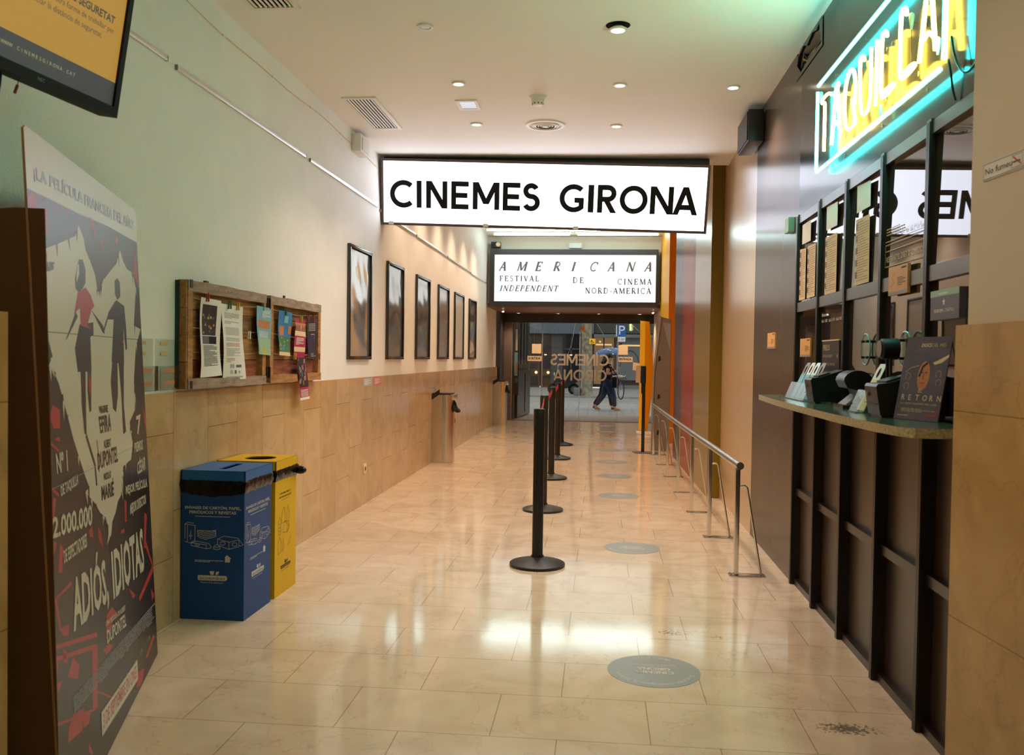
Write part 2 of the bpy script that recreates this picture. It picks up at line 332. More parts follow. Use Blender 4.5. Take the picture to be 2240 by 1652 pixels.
# serif capitals
def serif_glyph(c):
    t, k = 0.075, 0.15
    S = {'A': (0.74, [([(0.06, 0), (0.37, 1)], t), ([(0.36, 1), (0.66, 0)], k), ([(0.17, 0.35), (0.53, 0.35)], t)], [(0.06, 0, 0.1), (0.66, 0, 0.13)]),
         'M': (1.0, [([(0.1, 0), (0.13, 1)], t), ([(0.14, 1), (0.48, 0.05)], k), ([(0.48, 0.05), (0.85, 1)], t), ([(0.85, 1), (0.88, 0)], k)], [(0.1, 0, 0.1), (0.88, 0, 0.13), (0.1, 0.98, 0.09), (0.88, 0.98, 0.09)]),
         'E': (0.68, [([(0.15, 0), (0.15, 1)], k), ([(0.04, 0.98), (0.58, 0.98)], t), ([(0.15, 0.52), (0.45, 0.52)], t), ([(0.04, 0.02), (0.6, 0.02)], t), ([(0.57, 1), (0.57, 0.8)], t), ([(0.59, 0), (0.59, 0.2)], t), ([(0.45, 0.42), (0.45, 0.62)], t)], []),
         'F': (0.62, [([(0.15, 0), (0.15, 1)], k), ([(0.04, 0.98), (0.58, 0.98)], t), ([(0.15, 0.52), (0.45, 0.52)], t), ([(0.57, 1), (0.57, 0.8)], t), ([(0.45, 0.42), (0.45, 0.62)], t)], [(0.15, 0, 0.13)]),
         'R': (0.74, [([(0.15, 0), (0.15, 1)], k), ([(0.1, 0.98), (0.32, 0.98)]+arc(0.32, 0.74, 0.24, 0.24, 90, -90, 14)+[(0.1, 0.5)], 0.07), ([(0.32, 0.5), (0.68, 0)], k)], [(0.15, 0, 0.12), (0.1, 0.98, 0.08), (0.68, 0, 0.08)]),
         'P': (0.66, [([(0.15, 0), (0.15, 1)], k), ([(0.1, 0.98), (0.32, 0.98)]+arc(0.32, 0.74, 0.24, 0.24, 90, -90, 14)+[(0.1, 0.5)], 0.07)], [(0.15, 0, 0.12), (0.1, 0.98, 0.08)]),
         'I': (0.34, [([(0.17, 0), (0.17, 1)], k)], [(0.17, 0, 0.13), (0.17, 0.98, 0.13)]),
         'C': (0.8, [(arc(0.43, 0.5, 0.36, 0.48, 48, 312, 30), 0.08), ([(0.7, 0.98), (0.68, 0.72)], t)], []),
         'N': (0.86, [([(0.13, 0), (0.13, 1)], t), ([(0.11, 1), (0.73, 0)], k), ([(0.73, 0), (0.73, 1)], t)], [(0.13, 0, 0.11), (0.13, 0.98, 0.1), (0.73, 0.98, 0.11)]),
         'S': (0.56, [(arc(0.27, 0.745, 0.2, 0.235, 30, 270, 16)+arc(0.27, 0.265, 0.21, 0.245, 90, -150, 16)[1:], 0.08)], []),
         'T': (0.68, [([(0.34, 0), (0.34, 1)], k), ([(0.03, 0.98), (0.65, 0.98)], t), ([(0.04, 1), (0.04, 0.8)], t), ([(0.64, 1), (0.64, 0.8)], t)], [(0.34, 0, 0.13)]),
         'V': (0.72, [([(0.06, 1), (0.37, 0)], k), ([(0.36, 0), (0.66, 1)], t)], [(0.06, 0.98, 0.12), (0.66, 0.98, 0.1)]),
         'L': (0.62, [([(0.15, 0), (0.15, 1)], k), ([(0.04, 0.02), (0.58, 0.02)], t), ([(0.57, 0), (0.57, 0.22)], t)], [(0.15, 0.98, 0.12)]),
         'D': (0.84, [([(0.15, 0), (0.15, 1)], k), ([(0.05, 0.98), (0.35, 0.98)]+arc(0.35, 0.5, 0.38, 0.48, 90, -90, 22)+[(0.05, 0.02)], 0.07)], []),
         'O': (0.86, [(arc(0.43, 0.5, 0.36, 0.47, 0, 360, 34), 0.085)], []),
         '-': (0.4, [([(0.05, 0.36), (0.35, 0.36)], t)], [])}
    if c == 'À': a = S['A']; return a[0], a[1]+[([(0.24, 1.28), (0.4, 1.1)], 0.06)], a[2]
    return S[c]
def serif_text(mb, P, word, u0, u1, v, hh, h, mi=0, slant=0.0, wt=1.0):
    gl = [serif_glyph(c) for c in word]; W_ = sum(g[0] for g in gl)*hh; k = 1.0; gap = 0.0
    if len(word) > 1: gap = ((u1-u0)-W_)/(len(word)-1)
    x = u0
    if gap < 0: k = (u1-u0)/W_; gap = 0
    for wd, st, se in gl:
        for q, t in st: h += 0.00004; mb.line(P, [(x+a*hh*k+slant*b*hh, v+b*hh) for a, b in q], t*hh*wt, h, mi)
        for a, b, s2 in se:
            h += 0.00004; mb.line(P, [(x+(a-s2)*hh*k+slant*b*hh, v+(b+0.02 if b < 0.5 else b)*hh), (x+(a+s2)*hh*k+slant*b*hh, v+(b+0.02 if b < 0.5 else b)*hh)], 0.045*hh, h, mi)
        x += wd*hh*k+gap
# ------------------------------------------------------------------ materials
pm('plaster', (0.87, 0.86, 0.82), 0.55, 0.3, bump=0.35, bscale=150, noise=0.03, nscale=3)
pm('ceiling_paint', (0.86, 0.84, 0.80), 0.6, 0.25, noise=0.02, nscale=1.2)
pm('beige_paint', (0.70, 0.60, 0.47), 0.6, 0.3)
SCUFFS = [(0.38, 4.44, 0.22, 0.10, 0.14), (0.93, 3.36, 0.13, 0.06, 0.26), (0.60, 4.4, 0.12, 0.06, 0.13), (-0.15, 7.6, 0.25, 0.12, 0.07)]
stone('floor_marble', '#DECAB3', '#D8C3AA', '#98866C', 0.57, 0.40, 'XY', (0.13, 0.073), 0.09, 0.0018, 0.07, 0.42, 0.55, 0.012, SCUFFS)
stone('wall_marble', '#CDAF88', '#C4A47A', '#84683F', 0.62, 0.392, 'ZY', (0.06, -6.2+0.392*20), 0.13, 0.0019, 0.08, 0.37, 0.5, 0.01)
stone('pillar_marble', '#C9A268', '#C39A5E', '#7E6237', 5.0, 0.60, 'YZ', (1.0, -0.014), 0.22, 0.0016, 0.10, 0.5, 0.45)
def gloss_wall(name, col, rough=0.27, coat=0.0): return pm(name, col, rough, 0.9, coat=coat, noise=0.025, nscale=5, stretch=(2.5, 2.5, 0.06), rvar=0.012, aniso=0.75)
gloss_wall('brown_lacquer', '#4E3F33'); gloss_wall('tan_lacquer', '#C6A67E', 0.25, 0.6); gloss_wall('olive_lacquer', '#93793C', 0.25, 0.4); gloss_wall('red_lacquer', '#92433B')
gloss_wall('plum_lacquer', '#51454C'); pm('mustard_paint', '#7A5C06', 0.5, 0.4); pm('yellow_paint', '#F2B01C', 0.45, 0.4); pm('orange_paint', '#CE7A12', 0.5, 0.4)
pm('booth_grey', '#1B1D1B', 0.15, 0.2, noise=0.06, nscale=4)
pm('dark_wood', '#241C18', 0.32, 0.5, noise=0.2, nscale=12, stretch=(8, 8, 0.6)); pm('dark_wood_panel', '#3E3026', 0.32, 0.55, noise=0.10, nscale=7, stretch=(6, 6, 0.5))
pm('rail_wood', '#4A4540', 0.28, 0.7, noise=0.12, nscale=10, stretch=(6, 0.6, 6))
pm('screen_bezel', '#141216', 0.5, 0.15); pm('black_plastic', '#161514', 0.42, 0.45); pm('black_satin', '#1B1918', 0.35, 0.5); pm('black_metal', '#131313', 0.3, 0.6); pm('dark_void', '#0B0A09', 0.8, 0.1)
pm('steel', (0.62, 0.60, 0.56), 0.26, 0.5, 1.0, noise=0.05, nscale=40, stretch=(1, 1, 0.05)); pm('brushed_steel', (0.66, 0.63, 0.58), 0.24, 0.5, 1.0, noise=0.05, nscale=60, stretch=(1, 1, 0.04)); pm('chrome', (0.8, 0.79, 0.77), 0.1, 0.5, 1.0)
pm('alu', (0.72, 0.70, 0.68), 0.35, 0.5, 0.85); pm('white_plastic', (0.78, 0.76, 0.71), 0.4, 0.4); pm('grey_plastic', '#8A8580', 0.45, 0.4); pm('white_paper', (0.82, 0.80, 0.76), 0.7, 0.2); pm('cream_paper', '#E3C7A0', 0.7, 0.2)
pm('ink', '#171717', 0.6, 0.2); pm('grey_ink', '#6B6B6E', 0.6, 0.2); pm('pale_ink', '#A9A9AC', 0.6, 0.2)
pm('bin_blue', '#0B4486', 0.5, 0.35); pm('bin_blue_lid', '#1562AA', 0.42, 0.4); pm('bin_yellow', '#DDAE04', 0.48, 0.35); pm('bin_print', '#C7C9C0', 0.6, 0.2); pm('bin_print_dark', '#3A3423', 0.6, 0.2)
pm('bag_black', '#080808', 0.25, 0.3, bump=0.5, bscale=30)
pm('cardboard', '#5A4326', 0.8, 0.15); pm('card_edge', '#9A7B55', 0.8, 0.15)
pm('standee_black', '#1D1718', 0.33, 0.6); pm('standee_white', '#CFC6B4', 0.36, 0.55); pm('standee_red', '#B23336', 0.36, 0.55); pm('standee_head', '#9FA6B8', 0.36, 0.5)
pm('old_wood', '#A9794A', 0.75, 0.25, noise=0.30, nscale=9, stretch=(6, 0.7, 6), bump=0.3, bscale=40); pm('old_wood_dark', '#85603F', 0.8, 0.2, noise=0.35, nscale=8, stretch=(6, 0.7, 6), bump=0.3, bscale=40)
pm('old_wood_grey', '#A08A7A', 0.8, 0.2, noise=0.3, nscale=7, stretch=(6, 1.2, 6), bump=0.3, bscale=40); pm('old_wood_red', '#935540', 0.8, 0.2, noise=0.35, nscale=7, stretch=(6, 0.8, 6), bump=0.3, bscale=40)
pm('dark_teal', '#12312F', 0.5, 0.4); pm('granite', '#42584A', 0.13, 0.7, noise=0.35, nscale=90); pm('granite_edge', '#B3A584', 0.3, 0.5, noise=0.45, nscale=110)
pm('cyan_print', '#7FB4C4', 0.6, 0.2); pm('sky_print', '#3F7FB4', 0.6, 0.2); pm('green_print', '#4F7A53', 0.6, 0.2); pm('coral_print', '#C08460', 0.6, 0.2); pm('magenta_print', '#B52D5E', 0.6, 0.2); pm('navy_print', '#2B2B45', 0.5, 0.3); pm('dark_print', '#352C2C', 0.5, 0.3); pm('yellow_print', '#CDB23D', 0.6, 0.2)
pm('peg_red', '#A33A34', 0.5, 0.3); pm('peg_green', '#2C6B42', 0.5, 0.3); pm('peg_yellow', '#C9A733', 0.5, 0.3); pm('string', '#C9BFA8', 0.7, 0.2)
pm('orange_card', '#DDA060', 0.5, 0.3); pm('sand_vinyl', '#A89C88', 0.6, 0.3); pm('tape_red', '#C23B44', 0.6, 0.3); pm('sticker_grey', '#8E918F', 0.3, 0.45); pm('sticker_print', '#D8CFBC', 0.5, 0.3)
pm('gold_vinyl', '#C9B27E', 0.5, 0.3); pm('panel_grey', '#5E5A58', 0.5, 0.35); pm('mint_card', '#9CC0A8', 0.5, 0.3); pm('purple_card', '#55505F', 0.4, 0.4)
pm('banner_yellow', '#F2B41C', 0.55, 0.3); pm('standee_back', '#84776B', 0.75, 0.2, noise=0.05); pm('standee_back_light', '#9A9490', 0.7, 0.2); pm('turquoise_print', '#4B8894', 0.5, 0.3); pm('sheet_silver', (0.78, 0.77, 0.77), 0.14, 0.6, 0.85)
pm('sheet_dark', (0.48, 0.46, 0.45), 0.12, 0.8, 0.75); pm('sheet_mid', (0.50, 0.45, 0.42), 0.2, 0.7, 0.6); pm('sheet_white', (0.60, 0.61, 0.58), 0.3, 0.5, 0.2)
pm('brown_soffit', '#83543A', 0.45, 0.4); pm('frame_brown', '#2E2622', 0.4, 0.5); pm('jamb_taupe', '#756357', 0.4, 0.4)
pm('skin', '#C58F70', 0.55, 0.35); pm('hair', '#15100E', 0.45, 0.4); pm('shirt_black', '#17171A', 0.8, 0.2); pm('jeans', '#1F2C44', 0.8, 0.2); pm('black_cloth', '#101114', 0.85, 0.2); pm('shoe_tan', '#B07C4E', 0.6, 0.3); pm('shoe_brown', '#6A4434', 0.6, 0.3)
pm('brolly_blue', '#4C6E9C', 0.5, 0.4); pm('brolly_dot', '#D3DCE6', 0.5, 0.3)
stone('street_tile', '#A5A5A3', '#989896', '#6A6A66', 0.6, 0.22, 'XY', (0, 0), 0.45, 0.014, 0.08, 0.5, 0.4)
pm('asphalt', '#8A8A88', 0.55, 0.4, noise=0.15, nscale=8); pm('kerb_stone', '#8E9094', 0.6, 0.3, noise=0.1); pm('kerb_yellow', '#A8893A', 0.6, 0.3); pm('slab_stone', '#A89A88', 0.5, 0.35, noise=0.08, nscale=5); pm('facade_dark', '#4A4A4A', 0.7, 0.3, noise=0.15, nscale=1.5); pm('facade_band', '#5B6670', 0.6, 0.3, noise=0.12, nscale=2); pm('facade_brown', '#54402F', 0.6, 0.3, noise=0.15, nscale=3); pm('facade_grey', '#6A6F70', 0.7, 0.3, noise=0.1, nscale=2)
pm('shop_glass', '#20262A', 0.08, 0.8); pm('bark', '#8A8270', 0.85, 0.2, noise=0.45, nscale=7, bump=0.6, bscale=18); pm('sign_blue', '#1D62B0', 0.45, 0.4); pm('tyre', '#111111', 0.7, 0.3); pm('scooter_black', '#17191C', 0.25, 0.6)
glass('door_glass', (0.90, 0.90, 0.87), 0.9); glass('acrylic', (0.93, 0.96, 0.95), 1.0, 0.18); glass('disc_acrylic', (0.80, 0.92, 0.90), 1.6); glass('film', (0.9, 0.9, 0.9), 2.0, 0.03)
def mirror_glass(name, refl, back):
    m = bpy.data.materials.new(name); m.use_nodes = True; n = m.node_tree.nodes; L = m.node_tree.links; b = n['Principled BSDF']
    b.inputs['Base Color'].default_value = (*back, 1); b.inputs['Roughness'].default_value = 0.5; b.inputs['Specular IOR Level'].default_value = 0
    g = n.new('ShaderNodeBsdfGlossy'); g.inputs['Roughness'].default_value = 0.012; g.inputs[0].default_value = (0.97, 0.95, 0.96, 1)
    fr = n.new('ShaderNodeFresnel'); fr.inputs[0].default_value = 1.55; mr = n.new('ShaderNodeMapRange'); mr.inputs[3].default_value = refl; mr.inputs[4].default_value = 1.0
    mx = n.new('ShaderNodeMixShader'); L.new(fr.outputs[0], mr.inputs[0]); L.new(mr.outputs[0], mx.inputs[0]); L.new(b.outputs[0], mx.inputs[1]); L.new(g.outputs[0], mx.inputs[2]); L.new(mx.outputs[0], n['Material Output'].inputs[0]); MATS[name] = m
mirror_glass('booth_glass', 0.10, (0.035, 0.026, 0.02))
em('halogen', (1.0, 0.80, 0.58), 9.0); em('halogen_dim', (1.0, 0.85, 0.7), 0.25); em('sign_white', (0.85, 0.89, 1.0), 3.0); em('sign_white_far', (0.97, 1.0, 0.98), 0.8)
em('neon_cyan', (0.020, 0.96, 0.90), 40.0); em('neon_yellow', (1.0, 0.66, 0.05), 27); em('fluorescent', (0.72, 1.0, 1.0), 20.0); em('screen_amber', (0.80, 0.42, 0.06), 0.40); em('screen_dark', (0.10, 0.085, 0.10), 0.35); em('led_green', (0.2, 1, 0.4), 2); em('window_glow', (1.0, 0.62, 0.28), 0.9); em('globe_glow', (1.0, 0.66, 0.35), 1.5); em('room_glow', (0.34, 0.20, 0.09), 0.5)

# ------------------------------------------------------------------ planes of the room (metres)
XL, XB, XG = -2.11, 1.185, 1.205
LEFT = lambda x=XL: Plane((x, 0, 0), (0, 1, 0), (0, 0, 1))            # u = Y
RIGHT = lambda x: Plane((x, 0, 0), (0, -1, 0), (0, 0, 1))             # u = -Y
FRONT = lambda y: Plane((0, y, 0), (1, 0, 0), (0, 0, 1))              # u = X, faces the camera

# ------------------------------------------------------------------ the setting
struct('floor', MB().box((-2.4, -4, -0.2), (2.6, 19.25, 0)), 'floor_marble')
m = MB(); ro = [(-4.0, 3.25, 3.25), (7.4, 3.25, 3.25), (8.66, 3.25, 3.20)]      # it sags a little at the far right corner
m.add([q for y, a, b in ro for q in ((-2.3, y, a), (1.25, y, b), (1.6, y, b))]+[(-2.3, -4, 3.75), (1.6, -4, 3.75), (1.6, 8.66, 3.75), (-2.3, 8.66, 3.75)], [(0, 1, 4, 3), (1, 2, 5, 4), (3, 4, 7, 6), (4, 5, 8, 7), (9, 10, 11, 12), (6, 7, 8, 11, 12), (0, 1, 2, 10, 9), (0, 3, 6, 12, 9), (2, 5, 8, 11, 10)])
struct('ceiling', m, 'ceiling_paint')
struct('ceiling_far', MB().box((-2.3, 8.66, 3.6), (2.4, 16.75, 3.75)), 'ceiling_paint')
struct('wall_left', MB().box((-2.35, -4, 0), (XL, 18.05, 3.7)), 'plaster')
struct('trim_1', MB().box((XL, -0.2, 0), (XL+0.008, 18.28, 1.152)), 'wall_marble')
struct('wall_back', MB().box((-2.4, -4.2, 0), (2.6, -4.0, 3.5)), 'facade_brown')
# right wall: brown and tan lacquered stretch, with the broken-open box under the ceiling
m = MB()
m.box((XB, 5.70, 0), (1.45, 7.066, 3.3), 0); m.box((XB, 5.56, 0), (1.45, 5.70, 3.09), 0); m.box((XB, 2.0, 2.232), (1.45, 5.56, 3.09), 2); m.box((XB, 2.0, 3.09), (1.45, 5.08, 3.3), 2)
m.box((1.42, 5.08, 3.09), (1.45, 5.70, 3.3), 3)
m.box((XB, 7.066, 0), (1.45, 8.86, 3.7), 1)
struct('wall_right', m, ['brown_lacquer', 'tan_lacquer', 'booth_grey', 'dark_void'])
m = MB()
rim = [(5.06, 3.25), (5.05, 3.08), (5.60, 3.085), (5.715, 3.16), (5.71, 3.25)]; inner = [(5.14, 3.235), (5.085, 3.105), (5.34, 3.12), (5.58, 3.10), (5.685, 3.17), (5.66, 3.215), (5.52, 3.238), (5.43, 3.21), (5.30, 3.238), (5.2, 3.215)]
P_ = RIGHT(XB)
ring_o = [(5.06, 3.249), (5.05, 3.08), (5.34, 3.08), (5.56, 3.08), (5.72, 3.08), (5.72, 3.2), (5.6, 3.249), (5.43, 3.249), (5.30, 3.249), (5.18, 3.249)]
n_ = len(inner)
m.add([P_.p(-a, b, 0.004) for a, b in ring_o]+[P_.p(-a, b, 0.004) for a, b in inner]+[P_.p(-a, b, -0.012) for a, b in inner], [(i, (i+1) % n_, n_+(i+1) % n_, n_+i) for i in range(n_)]+[(n_+i, n_+(i+1) % n_, 2*n_+(i+1) % n_, 2*n_+i) for i in range(n_)])
struct('trim_2', m, 'booth_grey')
struct('wall_booth', MB().box((1.26, 2.0, 0), (1.45, 5.56, 2.24)), 'dark_wood_panel')
# striped stretch standing a little proud, with the mustard return towards us
m = MB(); PF = RIGHT(1.062)
y0 = 8.86
for y1, mi in ((10.2, 0), (11.55, 1), (12.62, 2)):
    x0, x1 = 1.066-(y0-8.86)*0.008, 1.066-(y1-8.86)*0.008
    m.add([(x0, y0, 0), (x1, y1, 0), (x1, y1, 3.6), (x0, y0, 3.6)], [(0, 1, 2, 3)], mi); y0 = y1
m.add([(1.066, 8.86, 0), (1.45, 8.86, 0), (1.45, 8.86, 3.6), (1.066, 8.86, 3.6)], [(0, 1, 2, 3)], 3)
m.add([(1.036, 12.62, 0), (1.45, 12.62, 0), (1.45, 12.62, 3.6), (1.036, 12.62, 3.6)], [(0, 1, 2, 3)], 2)
m.fix = False
struct('wall_right_striped', m, ['olive_lacquer', 'red_lacquer', 'plum_lacquer', 'mustard_paint'])
m = MB(); m.box((1.088, 14.5, 0), (1.6, 16.75, 3.6), 0); m.add([(1.086, 14.495, 0), (1.6, 14.495, 0), (1.6, 14.495, 3.6), (1.086, 14.495, 3.6)], [(0, 1, 2, 3)], 1); m.box((1.45, 12.6, 0), (1.6, 14.5, 3.6), 1)
struct('wall_right_far', m, ['yellow_paint', 'orange_paint'])
struct('wall_right_end', MB().box((1.12, 16.75, 0), (1.5, 19.3, 3.0)), 'beige_paint')
# header wall above the far sign, soffit, door surround
struct('wall_far', MB().box((-2.11, 16.62, 2.36), (1.2, 16.8, 3.6)), 'beige_paint')
m = MB().box((-2.11, 16.62, 2.29), (1.2, 19.05, 2.36)); m.box((-0.463, 16.6, 2.286), (-0.457, 19.0, 2.29), 1)
struct('ceiling_entrance', m, ['brown_soffit', 'frame_brown'])
struct('trim_3', MB().box((-2.3, 18.28, 0), (-2.05, 19.2, 2.3), 0), 'frame_brown')
m = MB().box((-2.06, 19.0, 2.10), (1.2, 19.2, 2.30), 0); m.box((-2.05, 19.03, 0), (-1.885, 19.18, 2.10), 1); m.box((1.16, 19.03, 0), (1.24, 19.18, 2.10), 1); m.box((-1.9, 19.05, 0.0), (1.2, 19.17, 0.012), 1)
struct('trim_4', m, ['frame_brown', 'jamb_taupe'])
# near pillars that frame the view: upper plaster, marble below
def flared(a, z0, z1):
    b = (a[0]+0.285, a[1]-2.72)
    m = MB(); q = [a, (1.75, a[1]), (1.75, b[1]), b]
    return m.add([(x, y, z0) for x, y in q]+[(x, y, z1) for x, y in q], [(0, 1, 2, 3), (4, 5, 6, 7), (0, 1, 5, 4), (1, 2, 6, 5), (2, 3, 7, 6), (3, 0, 4, 7)])
struct('wall_pillar_right', flared((1.062, 2.71), 1.462, 3.25), 'beige_paint')
struct('trim_5', flared((1.030, 2.714), 0, 1.462), 'pillar_marble')
struct('trim_6', MB().box((-2.11, 1.2, 0), (-1.545, 2.2, 1.45)), 'pillar_marble')
struct('wall_lobby_right', MB().box((1.6, -4, 0), (1.9, 0.4, 3.3)), 'beige_paint')
struct('wall_pillar_left', MB().box((-2.11, 1.2, 1.45), (-1.70, 2.2, 3.25)), 'beige_paint')
# ------------------------------------------------------------------ ceiling fittings
def downlight(x, y, z, label, lit=True, loose=0.0, r=0.05, group='round recessed ceiling spots'):
    t = thing('ceiling_spotlight', label, 'ceiling light', (x, y, z), group)
    a = MB().lathe([(r*1.0, -0.002), (r*0.98, -0.007), (r*0.72, -0.010), (r*0.66, -0.004), (r*0.60, 0.012)], (x, y, z-loose), 28); a.build('trim_ring', 'white_plastic', t)
    b = MB().lathe([(0, -0.006), (r*0.35, -0.008), (r*0.62, -0.004)], (x, y, z-loose), 20); b.build('bulb', 'halogen' if lit else 'halogen_dim', t)
    if loose: MB().lathe([(r*1.05, 0.001), (r*1.25, -0.0012)], (x, y-0.012, z), 20).build('cut_hole', 'dark_void', t)
    return t
downlight(-1.033, 5.104, 3.25, 'unlit round ceiling spot nearest the camera on the left', False)
downlight(0.072, 5.168, 3.25, 'lit ceiling spot hanging loose from a ragged hole, nearest on the right', True, 0.018, 0.056)
downlight(-1.009, 6.175, 3.25, 'lit ceiling spot between the unlit spot and the small square panel')
downlight(0.107, 6.263, 3.25, 'lit ceiling spot in the middle row to the right of the smoke detector')
downlight(0.890, 6.354, 3.25, 'lit ceiling spot closest to the black loudspeaker box')
downlight(-1.034, 7.254, 3.25, 'lit ceiling spot just beyond the small square panel')
downlight(0.102, 7.358, 3.25, 'lit ceiling spot to the right of the round air diffuser')
def vent(x0, x1, y0, y1, label):
    t = thing('ceiling_vent', label, 'vent', ((x0+x1)/2, (y0+y1)/2, 3.25), 'slatted ceiling vents'); z = 3.25
    m = MB(); b = 0.03
    m.box((x0-b, y0-b, z-0.012), (x1+b, y0, z)); m.box((x0-b, y1, z-0.012), (x1+b, y1+b, z)); m.box((x0-b, y0, z-0.012), (x0, y1, z)); m.box((x1, y0, z-0.012), (x1+b, y1, z)); m.build('frame', 'white_plastic', t)
    MB().box((x0, y0, z-0.001), (x1, y1, z)).build('duct', 'dark_void', t)
    n = 8; m = MB()
    for i in range(n):
        x = x0+(x1-x0)*(i+0.5)/n; m.obox((x-0.007, y0, z-0.011), (0.010, 0, 0.005), (0, y1-y0, 0), (0, 0, 0.0035))
    m.build('slats', 'white_plastic', t)
vent(-1.91, -1.69, 3.95, 4.76, 'slatted ceiling vent cut by the top edge of the photo')
vent(-1.90, -1.70, 6.49, 7.32, 'slatted ceiling vent beside the white alarm box')
t = thing('ceiling_panel_light', 'small square white recessed panel in the ceiling between two spots', 'ceiling light', (-1.02, 6.69, 3.25))
m = MB(); z = 3.25
for a, b in (((-1.10, 6.57), (-0.935, 6.60)), ((-1.10, 6.785), (-0.935, 6.815)), ((-1.10, 6.6), (-1.075, 6.785)), ((-0.96, 6.6), (-0.935, 6.785))): m.box((*a, z-0.010), (*b, z))
m.build('frame', 'white_plastic', t); MB().box((-1.075, 6.6, z-0.004), (-0.96, 6.785, z)).build('diffuser', em('panel_glow', (0.9, 0.9, 1.0), 0.55), t)
t = thing('smoke_detector', 'white smoke detector hanging from the ceiling in front of the round diffuser', 'smoke detector', (-0.48, 6.52, 3.25))
MB().lathe([(0.062, 0), (0.060, -0.012), (0.048, -0.022), (0.046, -0.045), (0.034, -0.062), (0.026, -0.064)], (-0.48, 6.52, 3.25), 28).build('body', 'white_plastic', t)
m = MB()
for k in range(9): a = 2*pi*k/9; m.box((-0.48+0.040*cos(a)-0.003, 6.52+0.040*sin(a)-0.003, 3.25-0.058), (-0.48+0.040*cos(a)+0.003, 6.52+0.040*sin(a)+0.003, 3.25-0.044))
m.build('vent_slots', 'dark_void', t)
t = thing('ceiling_diffuser', 'round white air diffuser with concentric rings in the ceiling', 'vent', (-0.473, 7.306, 3.25))
m = MB().lathe([(0.165, 0), (0.160, -0.010), (0.132, -0.012), (0.128, -0.002)], (-0.473, 7.306, 3.25), 48); m.build('rim', 'white_plastic', t)
m = MB()
for r in (0.112, 0.090, 0.068, 0.046): m.lathe([(r, 0.0), (r-0.002, -0.012), (r-0.014, -0.016), (r-0.012, -0.012)], (-0.473, 7.306, 3.25), 40)
m.lathe([(0.028, 0), (0.026, -0.018), (0.0, -0.02)], (-0.473, 7.306, 3.25), 24)
m.build('rings', 'white_plastic', t); MB().lathe([(0.0, -0.001), (0.13, -0.001)], (-0.473, 7.306, 3.25), 40).build('throat', 'dark_void', t)
t = thing('loudspeaker', 'dark wooden loudspeaker box high in the right corner under the ceiling', 'speaker', (1.12, 7.0, 2.97))
MB().box((1.062, 6.75, 2.972), (1.172, 7.24, 3.205), 0, 0.004).build('cabinet', 'dark_wood', t); MB().box((1.054, 6.77, 2.985), (1.062, 7.22, 3.192)).build('grille', 'black_plastic', t); MB().box((1.172, 6.9, 3.05), (1.185, 7.1, 3.14)).build('bracket', 'black_metal', t)
t = thing('alarm_box', 'small white plastic alarm box on the left wall near the ceiling', 'alarm', (XL+0.04, 7.55, 3.06))
MB().box((XL, 7.38, 3.07), (XL+0.08, 7.66, 3.22), 0, 0.008).build('housing', 'white_plastic', t); MB().box((XL+0.08, 7.42, 3.09), (XL+0.088, 7.62, 3.19), 0, 0.003).build('cover', 'white_plastic', t)
# broken box: cables inside the hole
for k, (mt, lab) in enumerate((('black_plastic', 'black cable sagging inside the broken hole under the ceiling'), ('peg_yellow', 'thin yellow cable looping in the hole beside the ceiling'), ('dark_teal', 'dark green cable curling at the far end of the hole'))):
    pts = [(1.20+0.02*k, 5.66-0.02*k, 3.12+0.03*k), (1.192, 5.55, 3.20-0.03*k), (1.2, 5.45+0.05*k, 3.12+0.02*k), (1.21, 5.3, 3.16), (1.23, 5.15+0.1*k, 3.2-0.02*k)]
    tag(MB().tube(pts, 0.004, 6).build('cable', mt), lab, 'cable', 'cables in the ceiling hole')

# ------------------------------------------------------------------ near lightbox sign, hung across the corridor, tipped forward
def lightbox_pose(v):
    x, y, z, rx, ry, rz = v
    return Matrix.Translation((x, y, z)) @ (Matrix.Rotation(rz, 4, 'Z') @ Matrix.Rotation(ry, 4, 'Y') @ Matrix.Rotation(rx, 4, 'X'))
Mx = lightbox_pose((-0.5628, 8.3472, 2.8641, 0.2111, 0.0286, 0.0008))
rt = thing('illuminated_sign', 'long white lightbox sign lettered CINEMES GIRONA hanging across the corridor', 'sign', (-0.5628, 8.3472, 2.8641))
LP = Plane(Mx @ V((0, 0, 0)), Mx.to_3x3() @ V((1, 0, 0)), Mx.to_3x3() @ V((0, 0, 1)))   # its lit face, u from -1.53 to 1.53
W2, H2, fr = 1.531, 0.31, 0.024
def pbox(mb, P, u0, v0, u1, v1, h0, h1, mi=0): return mb.prism(P, [(u0, v0), (u1, v0), (u1, v1), (u0, v1)], h0, h1, mi)
m = MB()
pbox(m, LP, -W2, -H2, W2, -H2+fr, -0.16, 0.008); pbox(m, LP, -W2, H2-fr, W2, H2, -0.16, 0.008); pbox(m, LP, -W2, -H2+fr, -W2+fr, H2-fr, -0.16, 0.008); pbox(m, LP, W2-fr, -H2+fr, W2, H2-fr, -0.16, 0.008); pbox(m, LP, -W2+fr, -H2+fr, W2-fr, H2-fr, -0.16, -0.15)
m.build('frame', pm('sign_frame', '#5B4944', 0.4, 0.5), rt)
MB().rect(LP, -W2+fr, -H2+fr, W2-fr, H2-fr, 0.0).build('lit_face', 'sign_white', rt)
m = MB()
def sx(x): return -W2+(x-88)/(2102-88)*2*W2          # measured across the sign
lt = [('C', 146, 295), ('I', 313, 345), ('N', 375, 506), ('E', 533, 641), ('M', 668, 831), ('E', 855, 962), ('S', 975, 1087), ('G', 1205, 1353), ('I', 1378, 1413), ('R', 1437, 1550), ('O', 1572, 1737), ('N', 1755, 1893), ('A', 1893, 2038)]
